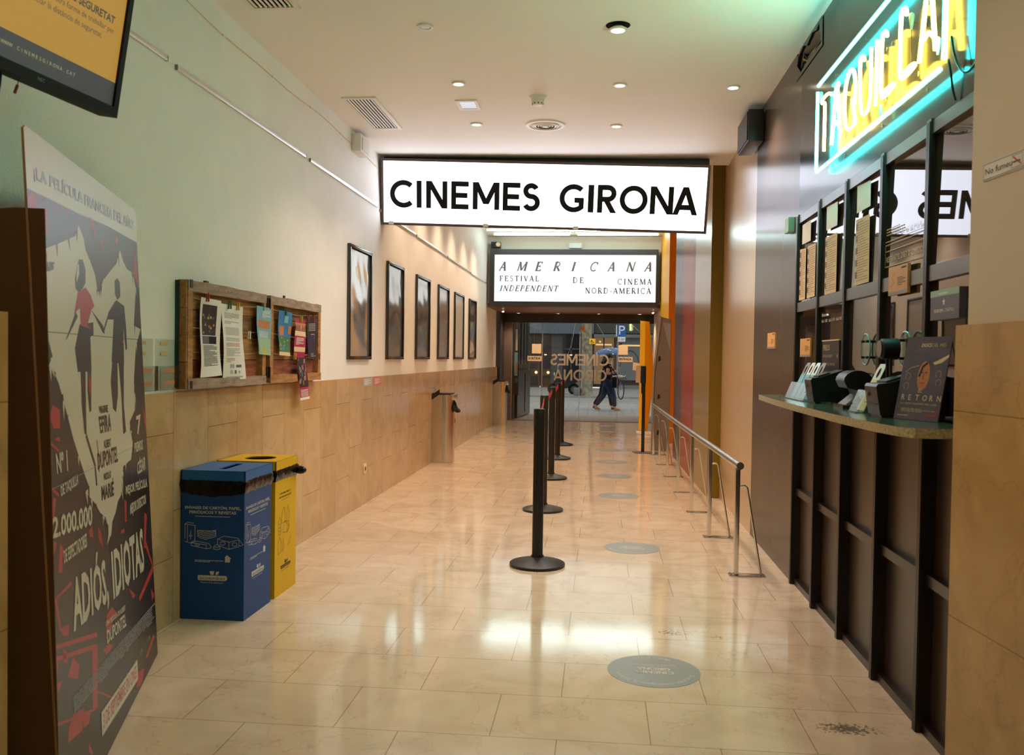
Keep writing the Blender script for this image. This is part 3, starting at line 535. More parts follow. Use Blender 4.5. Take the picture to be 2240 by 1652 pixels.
for c, a, b in lt:
    wd, st = geo_glyph(c); k = (sx(b)-sx(a))/wd; hh = 0.252
    for j, q in enumerate(st): geo_stroke(m, LP, [(sx(a)+p[0]*k, -0.143+p[1]*hh) for p in q], T_*hh*(1.14 if c != 'I' else k/hh/1.0), 0.003+j*0.0002, 0)
m.build('lettering', 'ink', rt)
for u in (-1.46, -0.55, 0.30): m = MB(); pbox(m, LP, u, -H2+0.005, u+0.05, -H2+0.035, 0.008, 0.010); m.build('tape', 'white_paper', rt)
m = MB(); a, b = LP.p(-W2, H2, -0.02), LP.p(W2, H2, -0.02); y_ = 8.40  # dark board over the sign, standing in for the shaded gap below the ceiling
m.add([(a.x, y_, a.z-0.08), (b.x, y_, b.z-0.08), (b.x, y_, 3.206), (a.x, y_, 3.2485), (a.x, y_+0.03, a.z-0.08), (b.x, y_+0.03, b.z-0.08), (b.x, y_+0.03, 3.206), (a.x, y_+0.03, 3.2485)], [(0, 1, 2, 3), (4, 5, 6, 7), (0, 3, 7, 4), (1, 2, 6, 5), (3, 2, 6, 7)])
m.build('shadow_gap_board', 'black_metal', rt)

# ------------------------------------------------------------------ far lightbox sign over the entrance
t = thing('illuminated_sign', 'black-framed lightbox sign lettered AMERICANA above the glass entrance', 'sign', (-0.51, 16.5, 2.29))
FP = FRONT(16.42); m = MB()
for a in ((-2.05, 2.29, 1.03, 2.385), (-2.05, 3.245, 1.03, 3.345), (-2.05, 2.385, -1.965, 3.245), (0.99, 2.385, 1.03+0.03, 3.245)): pbox(m, FP, *a, -0.18, 0.012)
m.build('frame', pm('sign_frame_dark', '#35302F', 0.4, 0.5), t)
MB().rect(FP, -1.965, 2.385, 0.99, 3.245, -0.004).build('lit_face', 'sign_white_far', t)
m = MB()
for i, c in enumerate('AMERICANA'): serif_text(m, FP, c, -1.883+i*(2.66/8), -1.883+i*(2.66/8)+0.14, 2.948-i*0.0, 0.165, 0.002, 1, 0.28, 1.35)
serif_text(m, FP, 'FESTIVAL', -1.866, -1.142, 2.757, 0.098, 0.002); serif_text(m, FP, 'DE', -0.515, -0.319, 2.731, 0.102, 0.002); serif_text(m, FP, 'CINEMA', 0.300, 0.912, 2.708, 0.102, 0.002)
serif_text(m, FP, 'INDEPENDENT', -1.864, -0.80, 2.575, 0.102, 0.002, 0, 0.26); serif_text(m, FP, 'NORD-AMERICÀ', -0.285, 0.903, 2.541, 0.102, 0.002)
m.build('lettering', ['ink', 'grey_ink'], t)
t = thing('emergency_light', 'white emergency light with a green lamp above the far sign', 'light', (-0.48, 16.6, 3.38)); MB().box((-0.60, 16.55, 3.385), (-0.36, 16.62, 3.48), 0, 0.01).build('housing', 'white_plastic', t); MB().ball((-0.48, 16.548, 3.445), 0.008).build('indicator', 'led_green', t)
t = thing('cctv_camera', 'small black box with a round lens in the corner above the far sign', 'lamp', (-1.95, 16.55, 3.385)); MB().box((-2.04, 16.45, 3.386), (-1.87, 16.62, 3.484)).build('housing', 'black_plastic', t); MB().lathe([(0.045, 0), (0.040, -0.02), (0.02, -0.01), (0, -0.008)], (-1.905, 16.45, 3.435), 24, 0, 'Y').build('lens', 'cream_paper', t)  # second one is a security camera box, not a light source
for i, (x0, x1, y, lab) in enumerate(((-2.0, 1.02, 15.35, 'fluorescent tube across the ceiling, the one just behind the near sign'), (-1.93, -0.55, 15.9, 'left fluorescent tube of the row nearest the far sign'), (-0.44, 1.0, 15.9, 'right fluorescent tube of the row nearest the far sign'))):
    t = thing('fluorescent_tube', lab, 'ceiling light', ((x0+x1)/2, y, 3.6), 'fluorescent tubes'); MB().box((x0, y-0.03, 3.565), (x1, y+0.03, 3.6)).build('batten', 'white_plastic', t); MB().tube([(x0+0.02, y, 3.545), (x1-0.02, y, 3.545)], 0.014, 12).build('tube', 'fluorescent', t)
    m = MB(); m.box((x0, y-0.012, 3.53), (x0+0.02, y+0.012, 3.57)); m.box((x1-0.02, y-0.012, 3.53), (x1, y+0.012, 3.57)); m.build('lamp_holder', 'white_plastic', t)
t = thing('smoke_detector', 'small smoke detector under the ceiling between the far tubes', 'smoke detector', (-0.495, 15.95, 3.6)); MB().lathe([(0.07, 0), (0.07, -0.02), (0.03, -0.07), (0, -0.07)], (-0.495, 15.85, 3.6), 24).build('body', 'white_plastic', t)
for i, x in enumerate((-1.724, -0.884, -0.037, 0.81)): downlight(x, 18.75, 2.29, ('leftmost', 'second from the left', 'third from the left', 'rightmost')[i]+' of the four lit spots in a row over the glass doors', group='spots over the entrance')
for x, lab in ((-1.93, 'small tilted spot at the left end of the brown soffit'), (0.99, 'small tilted spot at the right end of the brown soffit')):
    t = thing('soffit_spotlight', lab, 'ceiling light', (x, 17.5, 2.29), 'tilted soffit spots'); MB().tube([(x, 17.5, 2.29), (x+0.02, 17.47, 2.25)], 0.03, 12).build('body', 'white_plastic', t); MB().ball((x+0.022, 17.468, 2.248), 0.014).build('bulb', 'halogen', t)

# ------------------------------------------------------------------ neon sign over the ticket windows
XN, KN = 1.142, 1.142/1.08            # letters stand 4 cm off the wall
def NZ(y, z): return (y*KN, 1.35+(z-1.35)*KN)
nt_ = thing('neon_sign', 'glowing neon sign lettered TAQUILLA inside a cyan tube rectangle', 'neon sign', (XN, 4.1, 2.36))
def n3(pts, x=XN): return [(x, *NZ(a, b)) for a, b in pts]
def smooth(pts, it=2):
    for _ in range(it):
        q = [pts[0]]
        for a, b in zip(pts[:-1], pts[1:]): q += [tuple(0.75*i+0.25*j for i, j in zip(a, b)), tuple(0.25*i+0.75*j for i, j in zip(a, b))]
        pts = q+[pts[-1]]
    return pts
rt_ = 0.0085
MB().tube(n3([(4.692, 2.72), (4.692, 2.325), (4.680, 2.312), (3.03, 2.302)]), rt_, 10).build('border_tube', 'neon_cyan', nt_)
MB().tube(n3([(4.68, 2.748), (3.02, 2.742)]), rt_, 10).build('border_tube', 'neon_cyan', nt_)
MB().tube(n3([(2.998, 2.735), (2.995, 2.325)]), rt_, 10).build('border_tube', 'neon_cyan', nt_)
def letter(*strokes):
    m = MB()
    for s_ in strokes: m.tube(n3(smooth(s_)), 0.0078, 10)
    m.build('letter_tube', 'neon_yellow', nt_)
letter([(4.54, 2.387), (4.538, 2.50), (4.538, 2.625), (4.56, 2.625), (4.609, 2.64), (4.58, 2.655), (4.473, 2.652), (4.41, 2.626)])
letter([(4.396, 2.384), (4.36, 2.52), (4.333, 2.632), (4.30, 2.65), (4.29, 2.632), (4.313, 2.628), (4.28, 2.56), (4.241, 2.388)], [(4.371, 2.463), (4.33, 2.475), (4.30, 2.465), (4.266, 2.442)])
letter([(4.05, 2.50), (4.03, 2.45), (3.989, 2.385), (4.04, 2.379), (4.078, 2.378), (4.13, 2.385), (4.165, 2.43), (4.183, 2.514), (4.165, 2.60), (4.10, 2.645), (4.03, 2.62), (4.005, 2.55), (4.013, 2.466)])
letter([(3.88, 2.612), (3.90, 2.64), (3.949, 2.64), (3.935, 2.52), (3.923, 2.421), (3.887, 2.385), (3.821, 2.384), (3.785, 2.433), (3.786, 2.53), (3.786, 2.633)])
letter([(3.712, 2.377), (3.709, 2.634)])
letter([(3.584, 2.608), (3.60, 2.634), (3.65, 2.634), (3.648, 2.50), (3.646, 2.385), (3.58, 2.380), (3.474, 2.392), (3.507, 2.402), (3.611, 2.400)])
letter([(3.363, 2.605), (3.38, 2.640), (3.427, 2.640), (3.427, 2.50), (3.428, 2.390), (3.36, 2.383), (3.253, 2.393), (3.29, 2.405), (3.384, 2.402)])
letter([(3.224, 2.385), (3.19, 2.50), (3.16, 2.62), (3.145, 2.64), (3.125, 2.62), (3.10, 2.50), (3.073, 2.38)], [(3.190, 2.451), (3.15, 2.462), (3.125, 2.455), (3.085, 2.424)])
m = MB()
for (y, z) in ((4.692, 2.5), (4.50, 2.748), (4.0, 2.746), (3.5, 2.744), (4.3, 2.310), (3.75, 2.307), (3.25, 2.304), (2.996, 2.45), (2.996, 2.65), (4.54, 2.40), (4.54, 2.55), (4.37, 2.42), (4.15, 2.44), (4.15, 2.6), (3.92, 2.42), (3.94, 2.6), (3.71, 2.4), (3.71, 2.6), (3.648, 2.6), (3.55, 2.383), (3.427, 2.6), (3.34, 2.386), (3.2, 2.45), (3.09, 2.45)):
    y, z = NZ(y, z); m = MB()
    m.tube([(XN+0.006, y, z), (XB, y, z)], 0.004, 8); m.torus((XN, y, z), 0.011, 0.002, (0, 1, 0), (0, 0, 1), 0, 14, 6); m.lathe([(0.010, XB-0.004), (0.010, XB)], (0, y, z), 12, 0, 'X'); m.build('glass_stand', 'acrylic', nt_)
m = MB()
for y, z in ((4.41, 2.62), (3.88, 2.60), (3.363, 2.60), (3.70, 2.37), (3.10, 2.42), (4.69, 2.71)):
    y, z = NZ(y, z); MB().lathe([(0.004, -0.05), (0.011, -0.005), (0.010, 0.005), (0.004, 0.012)], (XN+0.018, y, z), 12).build('electrode_cap', 'mint_card', nt_)
m = MB(); m.tube(smooth([(XN+0.015, 3.17, 2.38), (1.165, 3.165, 2.33), (1.17, 3.16, 2.27), (1.176, 3.15, 2.235)]), 0.004, 8); m.build('wire', 'black_plastic', nt_); m = MB(); m.tube(smooth([(XN+0.015, 3.15, 2.45), (1.16, 3.12, 2.36), (1.17, 3.06, 2.29), (1.178, 2.99, 2.31), (1.18, 2.95, 2.36)]), 0.004, 8); m.build('wire', 'black_plastic', nt_)
for y, z in ((4.41, 2.57), (3.88, 2.55), (3.363, 2.55)):
    y, z = NZ(y, z); MB().tube(smooth([(XN+0.018, y, z), (1.165, y+0.01, z-0.08), (1.178, y+0.05, z-0.11)]), 0.0016, 6).build('wire', 'black_plastic', nt_)

# ------------------------------------------------------------------ ticket booth
bt = thing('ticket_booth', 'dark wooden ticket booth front with tall mirror-glass windows under the neon sign', 'ticket booth', (1.2, 4.3, 0))
XF = 1.172
posts = [5.540, 5.006, 4.470, 3.914, 3.381, 2.86]
for y in posts:
    m = MB().box((XF, y-0.022, 0), (1.262, y+0.022, 2.232))
    for k in (-0.013, -0.0045, 0.0045, 0.013): m.box((XF-0.003, y+k-0.003, 0.0), (XF, y+k+0.003, 2.222))
    m.build('post', 'dark_wood', bt)
for a, b in zip(posts[:-1], posts[1:]):
    y0, y1 = b+0.022, a-0.022; yc = (y0+y1)/2
    MB().box((1.178, y0, 2.178), (1.26, y1, 2.226)).build('top_rail', 'rail_wood', bt)
    MB().box((1.176, y0, 1.646), (1.26, y1, 1.702)).build('middle_rail', 'rail_wood', bt)
    MB().box((1.194, y0, 0.543), (1.26, y1, 0.585)).build('lower_rail', 'dark_wood', bt)
    MB().box((1.192, y0, 0.0), (1.26, y1, 0.036)).build('bottom_rail', 'dark_wood', bt)
    m = MB(); ev = 0.017*(y1-y0)/2; ez = 0.018*0.238; xc = 1.1945
    c_ = [(xc+ev-ez, y0, 1.702), (xc-ev-ez, y1, 1.702), (xc-ev+ez, y1, 2.178), (xc+ev+ez, y0, 2.178)]   # the panes sit a touch askew in their rebates
    m.add(c_+[(x+0.006, y, z) for x, y, z in c_], [(0, 1, 2, 3), (4, 5, 6, 7), (0, 1, 5, 4), (1, 2, 6, 5), (2, 3, 7, 6), (3, 0, 4, 7)]); m.build('upper_pane', 'booth_glass', bt)
    MB().box((1.192, y0, 1.155), (1.20, y1, 1.646)).build('lower_pane', 'booth_glass', bt)
    MB().box((1.222, y0, 0.036), (1.26, y1, 0.543)).build('kick_panel', 'dark_wood_panel', bt)
    MB().box((1.222, y0, 0.585), (1.26, y1, 1.11)).build('front_panel', 'dark_wood_panel', bt)
XP = 1.184
# granite shelf
m = MB(); zt = 1.150
outl = [(1.17, 5.50), (0.948, 5.44), (0.915, 4.8), (0.900, 4.2), (0.898, 3.42), (0.915, 3.05), (0.935, 2.90), (0.965, 2.835), (1.02, 2.825), (1.12, 2.86), (1.17, 2.96)]
GP = Plane((0, 0, 0), (1, 0, 0), (0, 1, 0)); n_ = len(outl)
m.poly(GP, outl, zt, 0); m.poly(GP, outl, zt-0.03, 1)
m.add([GP.p(a, b, zt) for a, b in outl]+[GP.p(a, b, zt-0.03) for a, b in outl], [(i, (i+1) % n_, n_+(i+1) % n_, n_+i) for i in range(n_)], 1)
tag(m.build('counter_shelf', ['granite', 'granite_edge']), 'polished green granite counter shelf along the ticket windows', 'counter')
# ------------------------------------------------------------------ on the counter shelf
def wedge(name, y0, y1, label):
    t = thing(name, label, 'printer', (1.09, (y0+y1)/2, 1.15), 'receipt printers')
    prof = [(1.022, 1.158), (1.006, 1.262), (1.012, 1.272), (1.05, 1.276), (1.155, 1.312), (1.166, 1.305), (1.166, 1.158)]
    YP = Plane((0, 0, 0), (1, 0, 0), (0, 0, 1)); m = MB().prism(YP, prof, -y1, -y0, 0)
    for x in (1.04, 1.14): m.box((x-0.01, y0+0.01, 1.15), (x+0.01, y1-0.01, 1.158))
    m.build('body', 'black_satin', t)
    MB().obox((1.045, y0+0.02, 1.2765), (0.055, 0, 0.018), (0, y1-y0-0.04, 0), (0, 0, 0.006)).build('paper_slot', 'black_metal', t)
    MB().box((1.006, y0+0.002, 1.199), (1.0155, y1-0.002, 1.201)).build('seam', 'black_metal', t)
    MB().prism(Plane((1.004, 0, 0), (0, -1, 0), (0, 0, 1)), [(-y1+0.03, 1.225), (-y1+0.045, 1.225), (-y1+0.045, 1.24), (-y1+0.03, 1.24)], -0.012, 0.0005).build('badge', 'grey_plastic', t)
    m = MB()
    for i in range(7):
        for k in range(4): m.box((1.09+i*0.008, y0-0.001, 1.175+k*0.008), (1.095+i*0.008, y0, 1.18+k*0.008))
    m.build('vent_slots', 'dark_void', t)
wedge('receipt_printer', 4.385, 4.52, 'black wedge-shaped receipt printer beside the four-pocket leaflet holder')
wedge('receipt_printer', 3.37, 3.515, 'black wedge-shaped receipt printer beside the leaning film poster')
t = thing('intercom_unit', 'rounded black device with pale tray between the two receipt printers', 'device', (1.1, 4.02, 1.15))
YP = Plane((0, 0, 0), (1, 0, 0), (0, 0, 1))
MB().prism(YP, [(1.13, 1.15), (1.165, 1.15), (1.165, 1.30)]+[(1.105+0.06*cos(rad(a)), 1.27+0.045*sin(rad(a))) for a in range(20, 181, 20)]+[(1.06, 1.24), (1.10, 1.23)], -4.09, -3.95).build('body', 'black_satin', t)
MB().obox((1.055, 3.96, 1.1665), (0.07, 0, 0.06), (0, 0.12, 0), (0.006, 0, -0.006)).build('tray', 'grey_plastic', t); MB().box((1.04, 3.94, 1.15), (1.165, 4.1, 1.164)).build('base', 'black_satin', t)
def leaflet_holder(name, label, ys, group=None):
    t = thing(name, label, 'leaflet holder', (1.07, sum(ys)/len(ys), 1.15), group)
    a, b = min(ys)-0.056, max(ys)+0.056; m = MB()
    m.obox((1.055, a, 1.155), (0.06, 0, 0.13), (0, b-a, 0), (0.003, 0, 0)); m.obox((1.015, a, 1.155), (0.035, 0, 0.085), (0, b-a, 0), (0.003, 0, 0)); m.box((1.01, a, 1.15), (1.075, b, 1.155))
    for y in ys+[max(ys)+0.11]: m.obox((1.018, y-0.057, 1.155), (0.035, 0, 0.085), (0, 0.003, 0), (0.038, 0, 0.004))
    m.build('pocket', 'acrylic', t)
    m = MB(); m.box((1.011, a, 1.150), (1.075, b, 1.1515)); m.build('foot', 'acrylic', t)
leaflet_holder('leaflet_holder', 'clear four-pocket leaflet holder at the far end of the granite shelf', [4.64, 4.75, 4.86, 4.97], 'clear leaflet holders')
leaflet_holder('leaflet_holder', 'clear single-pocket leaflet holder beside the second printer', [3.70], 'clear leaflet holders')
for y, top, lab in ((4.64, 'grey_plastic', 'door-hanger leaflet in the four-pocket holder, closest to the printer'), (4.75, 'sheet_white', 'pinkish door-hanger leaflet, second from the printer in the four-pocket holder'), (4.86, 'white_paper', 'white door-hanger leaflet, third from the printer in the four-pocket holder'), (4.97, 'grey_plastic', 'door-hanger leaflet in the far pocket of the four-pocket holder'), (3.70, 'white_paper', 'tall pale door-hanger leaflet in the single holder')):
    P_ = Plane((1.048, y, 1.157), (0, -1, 0), (0.42, 0, 0.91)); t = thing('leaflet', lab, 'leaflet', (1.05, y, 1.157), 'door-hanger leaflets')
    m = MB(); m.prism(P_, [(-0.047, 0), (0.047, 0), (0.047, 0.185), (0.034, 0.205), (-0.034, 0.205), (-0.047, 0.185)], 0.002, 0.004); m.rect(P_, -0.047, 0, 0.047, 0.135, 0.0045, 1)
    m.poly(P_, arc(0, 0.165, 0.016, 0.022, 0, 350, 18), 0.0046, 2); m.build('card', [top, 'cyan_print' if y > 4 else 'cream_paper', 'dark_void'], t)
# acrylic speak-through discs on the glass
def speak_disc(y, z, label):
    t = thing('speech_disc', label, 'speech panel', (1.19, y, z), 'round clear speech panels')
    MB().lathe([(0.0, 1.165), (0.066, 1.165), (0.069, 1.168), (0.066, 1.171), (0.0, 1.171)], (0, y, z), 40, 0, 'X').build('disc', 'disc_acrylic', t)
    MB().torus((1.168, y, z), 0.068, 0.0035, (0, 1, 0), (0, 0, 1), 0, 40, 8).build('rim', 'teal_rim', t)
    for a in (45, 135, 225, 315): MB().tube([(1.158, y+0.05*cos(rad(a)), z+0.05*sin(rad(a))), (1.192, y+0.05*cos(rad(a)), z+0.05*sin(rad(a)))], 0.006, 10).build('bolt', 'black_metal', t)
pm('teal_rim', '#3E8F88', 0.1, 0.8)
speak_disc(4.075, 1.408, 'round clear speech panel on the middle window'); speak_disc(3.565, 1.403, 'round clear speech panel behind the black cylinder')
t = thing('microphone_unit', 'black cylindrical unit on a two-legged stand in front of the window', 'microphone', (1.12, 3.60, 1.15))
MB().lathe([(0.0, 1.082), (0.034, 1.085), (0.040, 1.092), (0.042, 1.15), (0.0, 1.155)], (0, 3.60, 1.404), 32, 0, 'X').build('barrel', 'black_plastic', t)
MB().lathe([(0.0, 1.080), (0.033, 1.0815)], (0, 3.60, 1.404), 28, 0, 'X').build('grille', 'grey_plastic', t)
for y in (3.58, 3.62): MB().tube([(1.12, y, 1.365), (1.125, y+(y-3.6)*0.6, 1.152)], 0.006, 8).build('leg', 'black_metal', t)
MB().box((1.09, 3.55, 1.15), (1.16, 3.65, 1.158)).build('base', 'black_metal', t)
# small film poster leaning against the window
BLc, BRc = V((1.058, 3.335, 1.151)), V((1.142, 3.145, 1.151)); e_ = (BRc-BLc).normalized(); nb = V((-e_.y, e_.x, 0)); nb = nb if nb.x > 0 else -nb
EP = Plane(BLc, e_, V((0, 0, 1))*cos(rad(11))+nb*sin(rad(11))); Wp, Hp = 0.208, 0.298
t = thing('film_poster', 'small purple film poster titled EL RETORN leaning on the granite shelf', 'poster', BLc)
m = MB(); m.prism(EP, [(0, 0), (Wp, 0), (Wp, Hp), (0, Hp)], -0.004, 0, 0); h = 0.0006
m.poly(EP, arc(0.108, 0.158, 0.028, 0.052, 0, 350, 22), h, 1); m.line(EP, [(0.088, 0.155), (0.098, 0.19), (0.118, 0.205)], 0.008, h*2, 5); m.rect(EP, 0.094, 0.168, 0.106, 0.171, h*2, 5); m.rect(EP, 0.113, 0.168, 0.125, 0.171, h*2, 5); m.line(EP, [(0.108, 0.165), (0.106, 0.148), (0.112, 0.146)], 0.002, h*2, 5); m.rect(EP, 0.099, 0.130, 0.119, 0.134, h*2, 4)
m.poly(EP, [(0.14, 0.205), (0.165, 0.215), (0.208, 0.235), (0.208, 0.225), (0.18, 0.205), (0.15, 0.198)], h, 2); m.line(EP, [(0.02, 0.17), (0.04, 0.185), (0.08, 0.195)], 0.0015, h, 2)
m.text(EP, 'DOCS', (0.075, 0.262, 0.012, 'l'), h, 2, 0.03); m.text(EP, 'DEL MES', (0.124, 0.262, 0.012, 'l'), h, 3); m.text(EP, 'EL', (0.096, 0.098, 0.014, 'l'), h, 2)
for i, c in enumerate('RETORN'): m.text(EP, c, (0.022+i*0.033, 0.070, 0.020, 'l'), h, 2, 0.01)
m.text(EP, "LA VIDA DESPRÉS DE L'ISIS", ((0.02, 0.055), (0.19, 0.055), (0.19, 0.062), (0.02, 0.062)), h, 2); m.lines(EP, 0.03, 0.028, 0.19, 0.042, 3, h, 3); m.lines(EP, 0.015, 0.012, 0.10, 0.018, 1, h, 2)
m.line(EP, [(0.15, 0.02), (0.195, 0.02), (0.195, 0.045)], 0.004, h, 4)
for u, v in ((0.175, 0.165), (0.18, 0.135), (0.035, 0.155), (0.035, 0.12)): m.line(EP, arc(u, v, 0.012, 0.012, -60, 240, 12), 0.0015, h, 3)
m.build('panel', [pm('film_poster_purple', '#574A60', 0.3, 0.6, noise=0.25, nscale=9, stretch=(1, 1, 2.5)), 'coral_print', 'cream_paper', 'gold_vinyl', 'tape_red', 'dark_print'], t)
MB().prism(EP, [(0.07, 0.0), (0.14, 0.0), (0.12, 0.2), (0.09, 0.2)], -0.010, -0.004).build('easel_back', 'mint_card', t)

# ------------------------------------------------------------------ stuck on the booth windows
GW = RIGHT(XP)
def sheet(name, label, cat, quad, mats=('white_paper', 'grey_ink'), n=26, seed=0, group=None, P=None, th=0.0012, extra=None):
    """quad in (Y, z): far-bottom, near-bottom, near-top, far-top"""
    P = P or GW; q = [(-a, b) for a, b in quad]; m = MB().prism(P, q, 0.0004, 0.0004+th)
    us = [a for a, _ in q]; vs_ = [b for _, b in q]; u0, u1, v0, v1 = min(us)+0.02, max(us)-0.015, min(vs_)+0.015, max(vs_)-0.012
    if n: m.lines(P, u0, v0, u1, v1, n, 0.0009+th, 1, 0.35, seed)
    if extra: extra(m, P, 0.0009+th, u0, v0, u1, v1)
    return tag(m.build(name, list(mats)), label, cat, group)
def thumbs(m, P, h, u0, v0, u1, v1):
    for k in range(5): m.rect(P, u0-0.015, v0+(v1-v0)*(k+0.3)/5, u0+0.015, v0+(v1-v0)*(k+0.85)/5, h+0.0003, 2)
pw = ('cream_paper', 'faint_ink', 'panel_grey'); pm('faint_ink', '#A08A6E', 0.6, 0.2)
sheet('film_schedule', 'printed film schedule taped in the far window, left of two', 'schedule', [(5.50, 1.715), (5.345, 1.715), (5.345, 2.01), (5.50, 2.02)], pw, 24, 1, 'film schedules in the windows', extra=thumbs)
sheet('film_schedule', 'printed film schedule taped in the far window, right of two', 'schedule', [(5.30, 1.715), (5.110, 1.715), (5.110, 2.01), (5.30, 2.015)], pw, 24, 2, 'film schedules in the windows', extra=thumbs)
sheet('film_schedule', 'printed film schedule alone in the second window from the far end', 'schedule', [(4.89, 1.705), (4.66, 1.705), (4.66, 2.005), (4.89, 2.01)], pw, 24, 3, 'film schedules in the windows', extra=thumbs)
sheet('film_schedule', 'long printed film schedule in the middle window', 'schedule', [(4.325, 1.709), (4.105, 1.709), (4.115, 2.01), (4.325, 2.015)], pw, 24, 4, 'film schedules in the windows', extra=thumbs)
for q, lab in (([(5.445, 2.043), (5.235, 2.04), (5.235, 2.158), (5.445, 2.158)], 'white notice at the top of the far window'), ([(4.878, 2.045), (4.663, 2.042), (4.663, 2.162), (4.878, 2.168)], 'white notice at the top of the second window from the far end'), ([(4.316, 2.045), (4.108, 2.045), (4.112, 2.16), (4.316, 2.170)], 'white notice at the top of the middle window')):
    sheet('window_notice', lab, 'notice', q, ('white_paper', 'pale_ink'), 0, 5, 'notices at the top of the windows')
m = MB()
m.text(GW, "RESERVAT EL DRET D'ADMISSIÓ", ((-3.866, 1.766), (-3.447, 1.766), (-3.447, 1.795), (-3.866, 1.795)), 0.001)
for z in (1.748, 1.812, 1.838, 1.852): m.rect(GW, -3.88, z-0.0015, -3.44, z+0.0015, 0.001)
for u in (-3.88, -3.44): m.rect(GW, u-0.0015, 1.748, u+0.0015, 1.838, 0.001)
m.text(GW, 'Sala 1  300  Sala 2  110  Sala 3  83', ((-3.75, 1.868), (-3.46, 1.868), (-3.46, 1.882), (-3.75, 1.882)), 0.001); m.lines(GW, -3.87, 1.875, -3.70, 1.91, 3, 0.001, 0, 0.4, 3)
tag(m.build('window_lettering', 'gold_vinyl'), 'gold lettering about reserved admission on the fourth window', 'lettering')
m = MB(); m.text(GW, 'Aforament', (-4.938, 1.592, 0.018, 'l'), 0.001, 0, 0.02); m.text(GW, 'Sala 1 300   Sala 2 110   Sala 3 83', ((-4.938, 1.560), (-4.54, 1.560), (-4.54, 1.576), (-4.938, 1.576)), 0.001, 0, 0.01)
tag(m.build('window_lettering', 'sheet_white'), 'white seat-capacity lettering above the price list', 'lettering')
PP = RIGHT(1.184); t = thing('price_list', 'dark price list panel headed PREUS behind the first printer', 'price list', (1.2, 4.74, 1.17))
MB().prism(PP, [(-4.915, 1.17), (-4.56, 1.17), (-4.585, 1.459), (-4.915, 1.459)], -0.009, 0).build('panel', 'dark_print', t)
m = MB(); h = 0.001; m.text(PP, 'PREUS', ((-4.89, 1.41), (-4.76, 1.41), (-4.76, 1.44), (-4.89, 1.44)), h, 0, 0.01)
for i, s_ in enumerate(('DE DILLUNS A DIJOUS', 'DE DIVENDRES A DIUMENGE', 'DIES FESTIUS I VIGÍLIES DE FESTIU', 'CARNET')):
    m.text(PP, s_, (-4.89, 1.375-i*0.043, 0.013, 'l'), h); 
    if i != 1: m.text(PP, ('6€', '', '8€', '')[i] or '-', (-4.62, 1.373-i*0.043, 0.018, 'l'), h)
m.build('lettering', 'gold_vinyl', t)
m = MB(); m.prism(PP, [(-4.92, 1.459), (-4.58, 1.459), (-4.58, 1.465), (-4.92, 1.465)], -0.009, 0.002); m.build('edge_strip', 'cream_paper', t)
def notice_card(y0, y1, z0, z1, xf, th, label, grp):
    P_ = RIGHT(xf); t = thing('notice_card', label, 'notice', (xf, (y0+y1)/2, z0), grp); m = MB().prism(P_, [(-y0, z0), (-y1, z0), (-y1, z1), (-y0, z1)], -th, 0, 0)
    w_, h_ = y0-y1, z1-z0; m.rect(P_, -y0, z0, -y1, z0+h_*0.12, 0.0005, 2); m.rect(P_, -y1-w_*0.32, z1-h_*0.13, -y1-w_*0.06, z1-h_*0.07, 0.0005, 1); m.text(P_, 'MENORS', (-y1-w_*0.5, z0+h_*0.52, h_*0.06, 'l'), 0.0005, 1) if False else m.lines(P_, -y1-w_*0.5, z0+h_*0.3, -y1-w_*0.08, z0+h_*0.62, 5, 0.0005, 1, 0.4, 2)
    m.line(P_, [(-y0+w_*0.12, z0+h_*0.3), (-y0+w_*0.32, z0+h_*0.42), (-y0+w_*0.2, z0+h_*0.6), (-y0+w_*0.34, z0+h_*0.8)], h_*0.012, 0.0005, 1); m.build('card', ['orange_card', 'bin_print_dark', 'grey_plastic'], t)
    return t
notice_card(3.783, 3.558, 1.622, 1.735, 1.168, 0.012, 'orange notice card over the middle rail beside the gold lettering', 'orange notice cards')
notice_card(5.43, 5.178, 1.378, 1.484, 1.180, 0.010, 'orange notice card on the far booth window', 'orange notice cards')
notice_card(6.445, 6.18, 1.436, 1.546, 1.175, 0.010, 'orange notice card alone on the brown wall', 'orange notice cards')
P_ = RIGHT(1.17); t = thing('plaque', 'purple plaque lettered EUROPA CINEMAS with a star on the nearest window', 'plaque', (1.17, 3.19, 1.50))
MB().prism(P_, [(-3.315, 1.502), (-3.06, 1.502), (-3.06, 1.605), (-3.315, 1.605)], -0.03, 0).build('plate', 'purple_card', t); MB().rect(P_, -3.315, 1.583, -3.06, 1.605, 0.0008).build('header', 'mint_card', t)
m = MB(); m.text(P_, 'EUROPA', ((-3.276, 1.527), (-3.19, 1.527), (-3.19, 1.539), (-3.276, 1.539)), 0.001, 0, 0.03); m.text(P_, 'CINEMAS', ((-3.183, 1.527), (-3.10, 1.527), (-3.10, 1.539), (-3.183, 1.539)), 0.001); m.poly(P_, [(-3.19+(0.016 if i % 2 == 0 else 0.006)*sin(pi*i/5), 1.562+(0.016 if i % 2 == 0 else 0.006)*cos(pi*i/5)) for i in range(10)], 0.001); m.lines(P_, -3.24, 1.588, -3.11, 1.598, 1, 0.001); m.build('lettering', 'white_paper', t)
tag(MB().box((1.15, 5.69, 2.155), (1.185, 5.80, 2.245)).build('wall_box', 'mint_card'), 'small pale green block at the top corner of the booth', 'box')
P_ = Plane(V((1.062, 2.71, 0)), V((0.1042, -0.9946, 0)), (0, 0, 1))
t = thing('no_smoking_sign', 'white sign lettered No fumeu with a crossed-out cigarette on the right pillar', 'sign', (1.08, 2.55, 1.8))
u0, u1, z0, z1 = 0.068, 0.272, 1.864, 1.912
